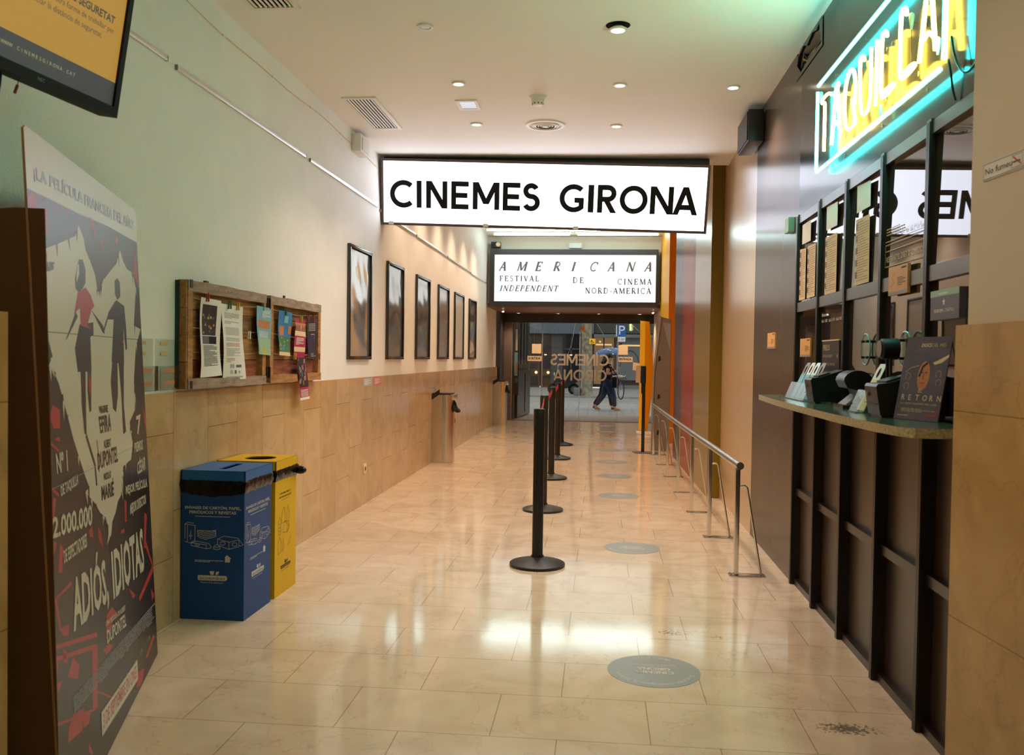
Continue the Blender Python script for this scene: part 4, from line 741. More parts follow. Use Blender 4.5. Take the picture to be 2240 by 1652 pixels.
m = MB().prism(P_, [(u0, z0), (u1, z0), (u1, z1), (u0, z1)], 0.0, 0.003); h = 0.0036
m.line(P_, [(u0+0.003, z0+0.003), (u1-0.003, z0+0.003), (u1-0.003, z1-0.003), (u0+0.003, z1-0.003)], 0.0012, h, 1, True); m.text(P_, 'No fumeu', ((u0+0.012, z0+0.015), (u0+0.145, z0+0.015), (u0+0.145, z1-0.016), (u0+0.012, z1-0.016)), h, 1, 0.01)
m.line(P_, [(u1-0.062, z0+0.008), (u1-0.012, z0+0.008), (u1-0.012, z1-0.008), (u1-0.062, z1-0.008)], 0.001, h, 1, True); m.rect(P_, u1-0.056, z0+0.02, u1-0.022, z0+0.025, h, 1); m.line(P_, [(u1-0.055, z1-0.011), (u1-0.018, z0+0.012)], 0.004, h+0.0004, 2)
m.build('panel', ['white_paper', 'grey_ink', 'tape_red'], t)

# ------------------------------------------------------------------ handrail
hr = thing('handrail', 'steel handrail on seven braced posts along the right wall', 'handrail', (0.82, 9.2, 0))
hp = [(0.872, 5.69), (0.850, 6.89), (0.829, 7.99), (0.810, 9.16), (0.795, 10.36), (0.782, 11.53), (0.772, 12.70)]
MB().tube([(0.8735, 5.60, 0.70)]+[(x, y, 0.70) for x, y in hp[1:-1]]+[(0.770, 12.85, 0.70)], 0.0235, 20).build('rail', 'steel', hr)
for x, y in hp:
    MB().box((x-0.014, y-0.022, 0.008), (x+0.014, y+0.022, 0.682), 0, 0.003).build('post', 'brushed_steel', hr)
    MB().tube([(x+0.012, y, 0.565), (x+0.045, y, 0.568), (x+0.06, y, 0.555), (x+0.155, y, 0.008)], 0.0075, 10).build('brace', 'brushed_steel', hr)
    m = MB().box((x-0.045, y-0.035, 0), (x+0.18, y+0.035, 0.008), 0, 0.002)
    for a in (-0.035, 0.165):
        for b in (-0.02, 0.02): m.lathe([(0.006, 0), (0.006, 0.006), (0, 0.008)], (x+a, y+b, 0.008), 10)
    m.build('base_plate', 'brushed_steel', hr)

# ------------------------------------------------------------------ queue posts
sp_ = [(-0.383, 5.763), (-0.480, 7.85), (-0.522, 9.955), (-0.545, 11.92), (-0.571, 13.82)]
slab = ['queue barrier post nearest the camera, fully visible', 'second queue barrier post, mostly hidden behind the nearest one', 'third queue barrier post with a red belt on both sides', 'fourth queue barrier post along the line', 'queue barrier post farthest away by the glass doors']
for i, (x, y) in enumerate(sp_):
    t = thing('queue_post', slab[i], 'barrier post', (x, y, 0), 'black queue barrier posts')
    MB().lathe([(0.176, 0.0), (0.180, 0.006), (0.180, 0.018), (0.170, 0.024), (0.06, 0.052), (0.042, 0.058), (0.040, 0.07)], (x, y, 0), 48).build('base', 'black_plastic', t)
    m = MB(); pr = []
    for k in range(48):
        a = 2*pi*k/48; r = 0.0355 if k % 12 not in (5, 6, 7) else 0.031; pr.append((r*cos(a+0.13), r*sin(a+0.13)))
    m.prism(Plane((x, y, 0), (1, 0, 0), (0, 1, 0)), pr, 0.06, 0.95); m.build('pole', 'black_satin', t)
    MB().lathe([(0.0365, 0.90), (0.0375, 0.905), (0.0375, 1.012), (0.034, 1.02), (0.0, 1.021)], (x, y, 0), 40).build('belt_head', 'black_plastic', t)
    if i < 4:
        x2, y2 = sp_[i+1]; a, b = V((x, y+0.036, 0)), V((x2, y2-0.036, 0)); m = MB(); n_ = 14
        pts = [(a.lerp(b, k/n_), 0.975-0.018*sin(pi*k/n_)) for k in range(n_+1)]
        dx = 0.0012
        for q in range(n_):
            (p0, z0), (p1, z1) = pts[q], pts[q+1]
            m.add([(p0.x-dx, p0.y, z0-0.025), (p1.x-dx, p1.y, z1-0.025), (p1.x-dx, p1.y, z1+0.025), (p0.x-dx, p0.y, z0+0.025), (p0.x+dx, p0.y, z0-0.025), (p1.x+dx, p1.y, z1-0.025), (p1.x+dx, p1.y, z1+0.025), (p0.x+dx, p0.y, z0+0.025)], [(0, 1, 2, 3), (7, 6, 5, 4), (3, 2, 6, 7), (4, 5, 1, 0)])
        m.build('belt', 'tape_red', t)

# ------------------------------------------------------------------ round floor stickers
def arc_text(mb, P, s_, cx, cy, r, a_mid, hh, h, mi, flip=False):
    wd = [max(0.25, (text_mesh(c, 0)[3] if c != ' ' else 0.28)) for c in s_]; k = hh/0.7; tot = sum(wd)*k*1.08/r; a = a_mid+(tot/2 if not flip else -tot/2)
    for c, wc in zip(s_, wd):
        da = wc*k*1.08/r
        if c != ' ':
            vs_, fs, x0, x1, y0, y1 = text_mesh(c, 0); am = a-da/2 if not flip else a+da/2; out = []
            ca, sa = cos(am), sin(am); d = 1 if not flip else -1
            for x, y in vs_: tx, ty = (x-(x0+x1)/2)*k, y*k; out.append(P.p(cx+ca*(r+d*ty)+sa*tx*d, cy+sa*(r+d*ty)-ca*tx*d, h))
            mb.add(out, fs, mi)
        a += -da if not flip else da
def sticker(x, y, label, detail):
    m = MB(); P = Plane((x, y, 0), (-1, 0, 0), (0, -1, 0)); m.lathe([(0.2, 0), (0.2, 0.0012), (0.0, 0.0012)], (x, y, 0), 56)
    h = 0.0016
    geo_text(m, P, 'CINEMES', -0.085, 0.085, 0.005, 0.032, h, 1); geo_text(m, P, 'GIRONA', -0.072, 0.072, -0.037, 0.032, h, 1)
    m.text(P, 'BARCELONA', ((-0.05, -0.062), (0.05, -0.062), (0.05, -0.052), (-0.05, -0.052)), h, 1); m.rect(P, -0.10, -0.075, 0.10, -0.072, h, 1)
    if detail:
        arc_text(m, P, 'Si us plau, mantingueu la distància', 0, 0, 0.155, pi/2, 0.021, h, 1); arc_text(m, P, 'Moltes gràcies', 0, 0, 0.172, -pi/2, 0.021, h, 1, True)
    m.fix = True
    tag(m.build('floor_sticker', ['sticker_grey', 'sticker_print']), label, 'floor sticker', 'round grey floor stickers')
ords = ['nearest to the camera, largest and readable', 'second from the camera, beside the nearest queue post', 'third from the camera', 'fourth from the camera', 'fifth from the camera', 'sixth from the camera', 'seventh from the camera', 'second from the glass doors', 'closest to the glass doors']
for i, (x, y) in enumerate([(0.255, 3.881), (0.25, 6.403), (0.206, 8.829), (0.19, 10.303), (0.171, 11.712), (0.163, 13.233), (0.165, 14.957), (0.148, 16.536), (0.141, 17.996)]): sticker(x, y, 'round grey floor sticker, '+ords[i], i < 4)

# ------------------------------------------------------------------ by the doors on the right
t = thing('sanitiser_stand', 'black hand sanitiser stand on a flat foot before the yellow banner', 'sanitiser stand', (0.64, 13.0, 0))
MB().prism(Plane((0, 0, 0), (1, 0, 0), (0, 1, 0)), [(0.49, 13.05), (0.52, 12.86), (0.80, 12.84), (0.86, 12.95), (0.86, 13.1), (0.55, 13.14)], 0, 0.01).build('foot', 'panel_grey', t); MB().box((0.615, 12.98, 0.01), (0.662, 13.02, 1.22), 0, 0.004).build('pole', 'black_metal', t)
MB().box((0.585, 12.90, 1.005), (0.665, 13.06, 1.255), 0, 0.008).build('dispenser', 'black_plastic', t); MB().box((0.600, 12.91, 0.86), (0.625, 12.97, 1.005)).build('nozzle', 'black_plastic', t); MB().obox((0.516, 12.87, 1.015), (0.068, 0.02, 0), (0, 0.003, 0), (0.002, 0, 0.243)).build('notice', 'cream_paper', t)
t = thing('roll_up_banner', 'tall plain yellow roll-up banner beside the glass doors', 'banner', (0.82, 16.2, 0)); m = MB(); n_ = 16
vs_ = []
for i in range(n_+1):
    z = 0.06+1.97*i/n_; k = 1-abs(i/n_-0.52)/0.52; vs_ += [(0.712, 16.15, z), (0.80, 16.12-0.03*k, z), (0.875+0.11*k, 16.3, z-0.015)]
m.add(vs_, [(3*i+j, 3*i+j+1, 3*i+j+4, 3*i+j+3) for i in range(n_) for j in (0, 1)], 0, True); m.build('fabric', 'banner_yellow', t); MB().tube([(0.80, 16.22, 0.05), (0.845, 16.24, 2.03)], 0.006, 8).build('support_pole', 'alu', t); MB().box((0.68, 16.05, 0), (0.98, 16.35, 0.05), 0, 0.008).build('base', 'white_plastic', t); MB().obox((0.705, 16.14, 2.025), (0.175, 0.15, -0.012), (0, 0.012, 0), (0, 0, 0.018)).build('top_bar', 'alu', t)
t = thing('cardboard_standee', 'back of a grey cardboard standee leaning beside the plum stripe', 'standee', (0.9, 13.1, 0))
SP = Plane((0.01, 13.5, 0), (0.97, -0.24, 0), (0, 0, 1)); m = MB(); m.prism(SP, [(0.79, 0.0), (1.05, 0.0), (1.05, 1.94), (0.885, 1.985), (0.80, 1.15)], -0.03, 0.0, 0); m.build('panel', 'standee_back', t); MB().prism(SP, [(0.785, 0.0), (0.80, 0.0), (0.822, 1.15), (0.91, 1.97), (0.885, 1.99), (0.795, 1.15)], -0.034, 0.012).build('folded_edge', 'standee_back_light', t)
for v, a in ((1.36, 0.045), (0.80, 0.04), (0.27, 0.04)): MB().prism(SP, [(0.87, v-a), (0.915, v-a*0.4), (0.90, v+a), (0.875, v+a*0.8)], 0.0005, 0.002).build('cut_out', 'black_plastic', t)
MB().prism(SP, [(0.93, 1.9), (1.05, 1.88), (1.05, 1.45)], 0.001, 0.004).build('flap', 'standee_back_light', t)
t = tag(MB().prism(Plane((0, 14.2, 0), (0.95, -0.3, 0), (0, 0, 1)), [(0.92, 0), (1.10, 0), (1.10, 1.9), (0.95, 1.95)], -0.02, 0).build('cardboard_standee', 'turquoise_print'), 'turquoise cardboard standee hidden behind the grey one', 'standee')
# art of the big standee, in metres on its panel (u from its near edge, v up)
ART = {
'header':  [(-0.067,1.781),(0.208,1.792),(0.546,1.802),(1.019,1.824),(1.571,1.833)],
'splash':  [(0.55,1.762),(0.491,1.72),(0.332,1.682),(0.16,1.644),(0.129,1.603),(0.233,1.611),(0.219,1.589),(0.107,1.566),(0.069,1.512),(0.047,1.447),(0.071,1.427),(0.048,1.4),(0.113,1.401),(0.128,1.38),(0.159,1.336),(0.115,1.309),(0.18,1.291),(0.222,1.239),(0.28,1.166),(0.34,1.081),(0.466,0.947),(0.503,0.913),(0.456,0.899),(0.581,0.843),(0.638,0.803),(0.717,0.774),(0.757,0.719),(0.718,0.676),(0.789,0.697),(0.818,0.74),(0.88,0.761),(0.928,0.794),(0.993,0.809),(1.03,0.871),(1.061,0.91),(1.22,0.918),(1.289,1.001),(1.212,1.062),(1.369,1.115),(1.362,1.228),(1.445,1.374),(1.581,1.452),(1.426,1.464),(1.514,1.626),(1.465,1.689),(1.339,1.693),(1.266,1.718),(1.211,1.758),(1.128,1.696),(0.976,1.645),(0.87,1.608),(0.794,1.547),(0.769,1.573),(0.75,1.619),(0.688,1.659),(0.627,1.692),(0.608,1.728)],
'whead':  [(0.495,1.621),(0.526,1.649),(0.579,1.655),(0.612,1.626),(0.602,1.58),(0.558,1.557),(0.503,1.541),(0.463,1.551),(0.462,1.581)],
'wtop':  [(0.49,1.54),(0.598,1.564),(0.663,1.545),(0.711,1.508),(0.665,1.493),(0.598,1.438),(0.65,1.427),(0.505,1.435),(0.51,1.492),(0.452,1.476),(0.425,1.463)],
'warm':  [(0.452,1.476),(0.343,1.406),(0.305,1.382),(0.341,1.395),(0.474,1.462)],
'warm2':  [(0.665,1.493),(0.831,1.446),(0.856,1.415),(0.825,1.418),(0.703,1.475)],
'wskirt':  [(0.493,1.438),(0.684,1.451),(0.679,1.408),(0.63,1.4),(0.623,1.283),(0.436,1.286),(0.415,1.36)],
'wleg':  [(0.473,1.286),(0.537,1.284),(0.506,1.082),(0.481,1.085),(0.463,1.18)],
'wleg2':  [(0.564,1.284),(0.618,1.283),(0.589,1.154),(0.561,1.149),(0.55,1.22)],
'mhead':  [(1.074,1.624),(1.132,1.64),(1.177,1.625),(1.171,1.571),(1.11,1.552),(1.068,1.572)],
'mbody':  [(1.092,1.551),(1.238,1.536),(1.256,1.451),(1.253,1.365),(1.223,1.357),(1.197,1.449),(1.178,1.303),(0.946,1.313),(0.98,1.385),(1.02,1.473),(0.917,1.47),(0.841,1.418),(0.826,1.425),(0.941,1.499),(1.054,1.541)],
'mleg':  [(0.956,1.312),(1.05,1.312),(1.029,1.186),(0.978,1.123),(0.927,1.141),(0.912,1.241)],
'mleg2':  [(1.068,1.312),(1.172,1.307),(1.13,1.144),(1.148,1.036),(1.089,1.031),(1.091,1.184)],
'reds':  [[(0.038,1.782),(0.082,1.779),(0.06,1.709),(0.033,1.708),(-0.001,1.754)],[(-0.08,1.726),(0.188,1.792),(0.187,1.788),(-0.072,1.723)],[(0.066,1.694),(0.134,1.69),(0.099,1.624),(0.011,1.632)],[(0.152,1.755),(0.189,1.764),(0.17,1.679),(0.14,1.691)],[(-0.069,1.653),(0.113,1.601),(0.084,1.596),(-0.067,1.643)],[(-0.043,1.616),(-0.018,1.614),(-0.056,1.544),(-0.069,1.563)],[(-0.017,1.573),(0.059,1.559),(0.053,1.527),(-0.031,1.541)],[(-0.071,1.553),(0.058,1.506),(0.057,1.498),(-0.072,1.542)],[(0.009,1.482),(0.039,1.481),(0.013,1.407),(-0.021,1.408)],[(0.277,1.781),(0.313,1.778),(0.284,1.765)],[(0.4,1.792),(0.442,1.792),(0.42,1.777)],[(0.708,1.814),(0.765,1.812),(0.799,1.766),(0.767,1.755)],[(0.858,1.76),(0.903,1.752),(0.88,1.721)],[(0.957,1.773),(1.005,1.768),(0.969,1.756)],[(1.156,1.809),(1.197,1.795),(1.165,1.772),(1.12,1.782)],[(1.088,1.752),(1.13,1.749),(1.099,1.723)],[(1.517,1.802),(1.549,1.755),(1.584,1.631),(1.485,1.682)],[(1.617,1.582),(1.656,1.55),(1.634,1.471),(1.584,1.512)],[(0.028,1.231),(0.072,1.235),(0.088,1.209),(0.049,1.175),(0.086,1.141),(0.009,1.184)],[(0.131,1.198),(0.204,1.181),(0.198,1.126),(0.129,1.132),(0.102,1.165)],[(-0.021,1.132),(0.174,1.067),(0.172,1.058),(-0.018,1.123)],[(0.013,1.093),(0.053,1.083),(0.036,1.048),(0.002,1.058)],[(0.134,1.1),(0.182,1.105),(0.195,1.088)],[(0.034,1.036),(0.1,1.041),(0.046,0.992),(0.016,0.999)],[(-0.003,1.011),(0.149,0.942),(0.147,0.933),(-0.0,1.001)],[(0.041,0.962),(0.072,0.954),(0.026,0.885),(0.001,0.89)],[(0.092,0.942),(0.117,0.932),(0.078,0.869),(0.053,0.877)],[(0.068,0.822),(0.1,0.812),(0.046,0.765),(0.015,0.775)],[(0.133,0.802),(0.165,0.782),(0.14,0.717),(0.099,0.727)],[(-0.016,0.776),(0.064,0.745),(0.058,0.737),(-0.014,0.765)],[(0.049,0.665),(0.228,0.67),(0.234,0.658),(0.072,0.659),(0.101,0.562),(0.082,0.568)],[(0.082,0.568),(0.18,0.558),(0.174,0.527),(0.127,0.536)],[(0.014,0.546),(0.51,0.432),(0.506,0.417),(0.012,0.535)],[(0.008,0.515),(0.502,0.397),(0.498,0.383),(0.012,0.501)],[(0.109,0.509),(0.162,0.472),(0.135,0.456),(0.102,0.473)],[(0.208,0.451),(0.269,0.403),(0.244,0.372),(0.139,0.416)],[(0.018,0.508),(0.051,0.485),(0.03,0.455),(0.01,0.468)],[(0.016,0.441),(0.08,0.424),(0.036,0.409)],[(0.436,0.41),(0.507,0.38),(0.465,0.198),(0.402,0.216)],[(-0.005,0.336),(0.437,0.209),(0.435,0.202),(-0.007,0.328)],[(0.175,0.292),(0.302,0.262),(0.263,0.209),(0.102,0.238),(0.122,0.275)],[(0.283,0.242),(0.38,0.224),(0.344,0.196),(0.284,0.207)],[(0.331,0.139),(0.379,0.09),(0.364,0.088),(0.326,0.114)],[(0.656,0.447),(0.747,0.449),(0.813,0.41),(0.631,0.37)],[(0.667,0.344),(0.732,0.315),(0.626,0.319),(0.751,0.237),(0.718,0.257),(0.582,0.348)],[(0.478,0.251),(0.675,0.155),(0.673,0.148),(0.476,0.245)],[(1.047,0.439),(1.169,0.381),(1.121,0.376)],[(1.444,0.548),(1.598,0.397),(1.621,0.376),(1.252,0.331),(1.233,0.35),(1.57,0.403),(1.413,0.535)],[(1.309,0.078),(1.512,0.113),(1.547,0.092),(1.358,0.066)],[(1.134,0.079),(1.274,0.048),(1.211,0.006),(1.096,0.03)],[(0.473,0.774),(0.52,0.78),(0.527,0.742),(0.482,0.751)],[(0.596,0.765),(0.639,0.735),(0.659,0.677),(0.602,0.719)],[(0.96,0.68),(1.022,0.676),(1.018,0.66),(0.957,0.668)],[(1.05,0.783),(1.089,0.768),(1.07,0.693),(1.037,0.699)],[(1.45,0.662),(1.509,0.642),(1.433,0.512),(1.398,0.519)],[(1.53,1.135),(1.592,1.062),(1.6,0.993),(1.559,1.045)],[(1.516,0.318),(1.589,0.269),(1.526,0.256)]]}
# ------------------------------------------------------------------ big film standee on the left
PB, PN = V((-1.4382, 2.27757, 0)), V((-0.94773, -0.319072, 0)); a_ = rad(3)
SPn = Plane(PB, (-0.319072, 0.94773, 0), V((0, 0, 1))*cos(a_)+PN*sin(a_)); SW, SH = 1.60, 1.975
def clipu(pts): return [(min(max(u, 0.0), SW), min(max(v, 0.0), SH)) for u, v in pts]
t = thing('film_standee', 'huge red and black film standee titled ADIOS, IDIOTAS leaning at the left wall', 'standee', PB)
m = MB(); n_ = 14; h0 = 0.0
m.prism(SPn, [(0, 0), (SW, 0), (SW, SH-0.01), (SW-0.04, SH), (0.02, SH-0.02), (0, SH-0.03)], -0.006, 0.0, 0)
h = 0.00022
m.poly(SPn, [(0, 0), (SW, 0), (SW, SH-0.01), (SW-0.04, SH), (0.02, SH-0.02), (0, SH-0.03)], h, 1)
m.poly(SPn, [(0, SH-0.03), (0, 1.784), (0.208, 1.792), (0.546, 1.802), (1.019, 1.824), (SW, 1.834), (SW, SH-0.01), (SW-0.04, SH), (0.02, SH-0.02)], h*2, 2)
for r_ in ART['reds']: m.poly(SPn, clipu(r_), h*2, 3)
m.poly(SPn, clipu(ART['splash']), h*3, 2)
rr = random.Random(3)
for i in range(60):          # torn brush edge of the pale shape
    k = rr.randrange(len(ART['splash'])-1); a, b = ART['splash'][k], ART['splash'][k+1]; f = rr.random(); u, v = a[0]+(b[0]-a[0])*f, a[1]+(b[1]-a[1])*f; d = rr.uniform(0.02, 0.06)
    m.poly(SPn, clipu([(u-0.012, v), (u+0.012, v+0.004), (u+rr.uniform(-0.02, 0.02), v-d)]), h*3.2, 2 if rr.random() < 0.6 else 1)
for k in ('warm', 'warm2', 'wskirt', 'wleg', 'wleg2', 'mhead', 'mbody', 'mleg', 'mleg2', 'whead'): m.poly(SPn, clipu(ART[k]), h*4, 1)
m.poly(SPn, clipu(ART['wtop']), h*5, 3); m.poly(SPn, [(0.478, 1.57), (0.52, 1.60), (0.525, 1.635), (0.505, 1.63), (0.485, 1.60)], h*5, 2)
m.poly(SPn, [(0.575, 1.285), (0.60, 1.25), (0.59, 1.20), (0.57, 1.22)], h*5, 3); m.poly(SPn, [(1.16, 1.39), (1.20, 1.41), (1.19, 1.385)], h*5, 3); m.line(SPn, [(0.645, 1.05), (0.66, 0.99), (0.655, 0.94)], 0.012, h*4, 3); m.line(SPn, [(0.50, 1.08), (0.60, 0.97), (0.61, 0.90)], 0.02, h*4, 1)
H = h*6
m.text(SPn, '¡LA PELÍCULA FRANCESA DEL AÑO!', ((0.07, 1.815), (1.53, 1.868), (1.545, 1.935), (0.07, 1.865)), H, 4, 0.02)
for s_, q, mi in (('VIRGINIE', ((0.701, 1.137), (0.842, 1.132), (0.84, 1.16), (0.694, 1.163)), 1), ('EFIRA', ((0.701, 1.068), (0.879, 1.062), (0.885, 1.125), (0.686, 1.127)), 1), ('ALBERT', ((0.745, 1.01), (0.865, 1.007), (0.864, 1.036), (0.744, 1.04)), 1), ('DUPONTEL', ((0.634, 0.948), (0.965, 0.938), (0.974, 0.998), (0.639, 1.007)), 1), ('NICOLAS', ((0.719, 0.901), (0.835, 0.896), (0.836, 0.923), (0.72, 0.925)), 1), ('MARIÉ', ((0.669, 0.839), (0.866, 0.826), (0.876, 0.891), (0.676, 0.900)), 1),
    ('Nº 1', ((0.138, 1.001), (0.258, 0.995), (0.258, 1.058), (0.133, 1.059)), 2), ('DE TAQUILLA', ((0.17, 0.926), (0.369, 0.933), (0.372, 0.973), (0.165, 0.962)), 2), ('2.000.000', ((0.059, 0.83), (0.52, 0.781), (0.529, 0.851), (0.07, 0.889)), 2), ('DE ESPECTADORES', ((0.16, 0.737), (0.433, 0.729), (0.437, 0.774), (0.159, 0.777)), 2),
    ('ADIÓS,', ((0.22, 0.490), (0.70, 0.455), (0.705, 0.672), (0.236, 0.712)), 2), ('IDIOTAS', ((0.77, 0.467), (1.383, 0.428), (1.382, 0.612), (0.768, 0.642)), 2), ('UNA PELÍCULA DE ALBERT', ((0.631, 0.413), (0.963, 0.377), (0.964, 0.401), (0.636, 0.434)), 2), ('DUPONTEL', ((0.64, 0.349), (0.963, 0.317), (0.967, 0.366), (0.644, 0.397)), 2),
    ('7', ((1.365, 1.005), (1.465, 0.999), (1.475, 1.084), (1.37, 1.082)), 2), ('PREMIOS', ((1.296, 0.936), (1.488, 0.93), (1.485, 0.974), (1.302, 0.977)), 2), ('CÉSAR', ((1.329, 0.84), (1.528, 0.838), (1.534, 0.912), (1.344, 0.905)), 2), ('MEJOR PELÍCULA', ((1.073, 0.788), (1.546, 0.748), (1.546, 0.807), (1.086, 0.838)), 2), ('MEJOR DIRECTOR', ((1.137, 0.694), (1.499, 0.682), (1.503, 0.735), (1.152, 0.749)), 2)):
    m.text(SPn, s_, q, H, mi, 0.03)
m.poly(SPn, [(0.50, 0.088), (1.13, 0.052), (1.135, 0.130), (0.505, 0.166)], H, 2); m.text(SPn, '3 DE SEPTIEMBRE EN CINES', ((0.524, 0.104), (1.107, 0.07), (1.111, 0.118), (0.529, 0.151)), H+h, 3, 0.01)
rr = random.Random(5)
for i in range(7):
    f = (i+0.5)/7; u = 0.18
    while u < 1.49:
        wd = rr.uniform(0.02, 0.12); k = (u-0.17)/1.34; v0 = (0.292+(0.167-0.292)*k)*(1-f)+(0.339+(0.241-0.339)*k)*f; k2 = (u+wd-0.17)/1.34; v1 = (0.292+(0.167-0.292)*k2)*(1-f)+(0.339+(0.241-0.339)*k2)*f
        if not (i == 0 and rr.random() < 0.5): m.poly(SPn, [(u, v0), (u+wd, v1), (u+wd, v1+0.0042), (u, v0+0.0042)], H, 5)
        u += wd+0.008
for u in (0.75, 0.9, 1.05, 1.2, 1.38): m.line(SPn, [(u, 0.15-u*0.02), (u+0.03, 0.165-u*0.02), (u+0.05, 0.15-u*0.02)], 0.006, H, 5)
for v in (1.405, 0.965): m.rect(SPn, 0, v-0.001, SW, v+0.001, H+h, 5 if v < 1 else 1)
m.build('panel', ['card_edge', 'standee_black', 'standee_white', 'standee_red', 'standee_head', 'pale_ink'], t)
# cardboard flap that props it up, running back to the wall
FPn = Plane(PB+V((-0.319, 0.948, 0))*0.004, PN, (0, 0, 1))
m = MB().prism(FPn, [(0.006, 0), (0.42, 0), (0.42, 1.60), (0.38, 1.70), (0.12, 1.73), (0.05, 1.73)], -0.003, 0.003); m.build('prop_flap', 'cardboard', t)

# ------------------------------------------------------------------ wall screen
TB = V((-1.55, 2.7173, 2.0935)); te = V((0.0817, 0.99666, 0)); tn = V((0.99666, -0.0817, 0)); ti = rad(9)
TPl = Plane(TB, te, V((0, 0, 1))*cos(ti)+tn*sin(ti))
t = thing('wall_screen', 'large black-framed screen with an amber slide tilted down on the left wall', 'screen', TB)
m = MB(); TW, TH = 1.10, 0.64
for a in ((-TW, 0, 0, 0.030), (-TW, TH-0.022, 0, TH), (-0.022, 0.030, 0, TH-0.022), (-TW, 0.030, -TW+0.022, TH-0.022)): pbox(m, TPl, *a, -0.055, 0.010)
pbox(m, TPl, -TW+0.02, 0.02, -0.02, TH-0.02, -0.075, -0.02); m.text(TPl, 'NEC', (-0.362, 0.010, 0.010, 'l'), 0.0106, 1)
m.build('bezel', ['screen_bezel', 'grey_plastic'], t)
m = MB(); m.rect(TPl, -TW+0.022, 0.030, -0.022, 0.104, 0.001, 1); m.rect(TPl, -TW+0.022, 0.104, -0.022, TH-0.022, 0.001, 0)
m.text(TPl, 'DE SEGURETAT', (-0.066, 0.272, 0.022, 'r'), 0.0016, 2, 0.03); m.text(TPl, 'la nostra forma de treballar per', (-0.063, 0.243, 0.017, 'r'), 0.0016, 2); m.text(TPl, 'respectar la distància de seguretat.', (-0.115, 0.213, 0.017, 'r'), 0.0016, 2)
for i, c in enumerate('WWW.CINEMESGIRONA.CAT'): m.text(TPl, c, (-0.495+i*0.0142, 0.066, 0.010, 'c'), 0.0016, 3)
m.build('display', ['screen_amber', 'screen_dark', 'screen_dark', em('screen_text', (0.55, 0.48, 0.22), 0.6)], t)
m = MB(); m.box((-1.70, 2.0, 2.30), (-1.60, 2.25, 2.6)); m.build('wall_mount', 'black_metal', t)
m = MB(); m.tube([TPl.p(-0.45, 0.0, -0.03), TPl.p(-0.448, -0.035, -0.03), TPl.p(-0.45, -0.075, -0.03), TPl.p(-0.475, -0.10, -0.03), TPl.p(-0.52, -0.105, -0.03)], 0.003, 8); m.build('cable', 'black_plastic', t)
m = MB(); m.tube([TPl.p(-0.385, 0.0, -0.03), TPl.p(-0.386, -0.018, -0.03)], 0.0012, 6, 1); m.tube([TPl.p(-0.386, -0.016, -0.03), TPl.p(-0.392, -0.04, -0.03)], 0.004, 8); m.build('pull_tab', ['peg_red', 'black_plastic'], t)

# ------------------------------------------------------------------ notice board of old boards
NB = LEFT(-2.05); NBb = LEFT(-2.085)
t = thing('notice_board', 'rustic notice board of hinged old wood frames on the left wall', 'notice board', (-2.05, 5.35, 1.165))
def jag(u0, v0, u1, v1, amp, seed):
    rr = random.Random(seed); n = 10; return [(u0+(u1-u0)*i/n, v0+rr.uniform(-amp, amp)) for i in range(n+1)]+[(u1-(u1-u0)*i/n, v1+rr.uniform(-amp, amp)) for i in range(n+1)]
for k, (a, b) in enumerate(((4.285, 5.335), (5.405, 6.418))):
    z0, z1 = 1.165, 1.715
    for j in range(4):
        MB().box((-2.1095, a+0.02, z0+0.02+j*0.13), (-2.088, b-0.02, z0+0.02+(j+1)*0.13-0.004)).build('back_plank', [['old_wood_red', 'old_wood', 'old_wood_dark', 'old_wood'], ['old_wood_red', 'old_wood', 'old_wood', 'old_wood_dark']][k][j], t)
    MB().prism(NB, jag(a, z1-0.055, b, z1, 0.003, k), -0.055, 0.0).build('top_rail', 'old_wood_grey' if k else 'old_wood_grey', t); MB().prism(NB, jag(a, z0, b, z0+0.052, 0.004, k+5), -0.055, 0.002).build('bottom_rail', 'old_wood_grey' if k == 0 else 'old_wood', t)
    for c in (a, b-0.055): MB().box((-2.108, c, z0+0.05), (-2.053, c+0.055, z1-0.053)).build('stile', 'old_wood', t)
for j in range(4): MB().box((-2.108, 4.272, 1.168+j*0.136), (-2.056, 4.286, 1.168+(j+1)*0.136-0.004)).build('side_block', 'old_wood', t)
MB().box((-2.1095, 4.262, 1.172), (-2.092, 4.273, 1.712)).build('edge_strip', 'dark_teal', t)  # dark strip for the shadow and back edge at the board's side
for z in (1.66, 1.235): m = MB(); m.box((-2.052, 5.34, z-0.035), (-2.046, 5.40, z+0.035)); m.tube([(-2.044, 5.37, z-0.035), (-2.044, 5.37, z+0.035)], 0.006, 8); m.build('hinge', 'black_metal', t)
m = MB()
for y, z in ((4.30, 1.700), (4.30, 1.19)): m.box((-2.051, y, z-0.022), (-2.047, y+0.03, z+0.018))
m.build('corner_plate', 'black_metal', t)
m = MB()
for k, (a, b) in enumerate(((4.34, 5.28), (5.46, 6.36))):
    for z in (1.622, 1.47, 1.345): m.tube([(-2.066, a, z+0.01), (-2.062, (a+b)/2, z-0.008), (-2.066, b, z+0.012)], 0.0012, 6)
m.build('string', 'string', t)
m = MB(); rr = random.Random(4)
for k in range(16): y = rr.uniform(4.32, 6.38); z = rr.choice((1.69, 1.19)); m.lathe([(0.004, 0), (0.003, 0.001), (0, 0.001)], (-2.0485, y, z), 8, 0, 'X')
m.build('nail', 'black_metal', t)
m = MB(); m.box((-2.11, 4.58, 1.71), (-2.095, 4.615, 1.735)); m.box((-2.11, 5.78, 1.71), (-2.10, 5.80, 1.74)); m.build('hook', 'black_metal', t)
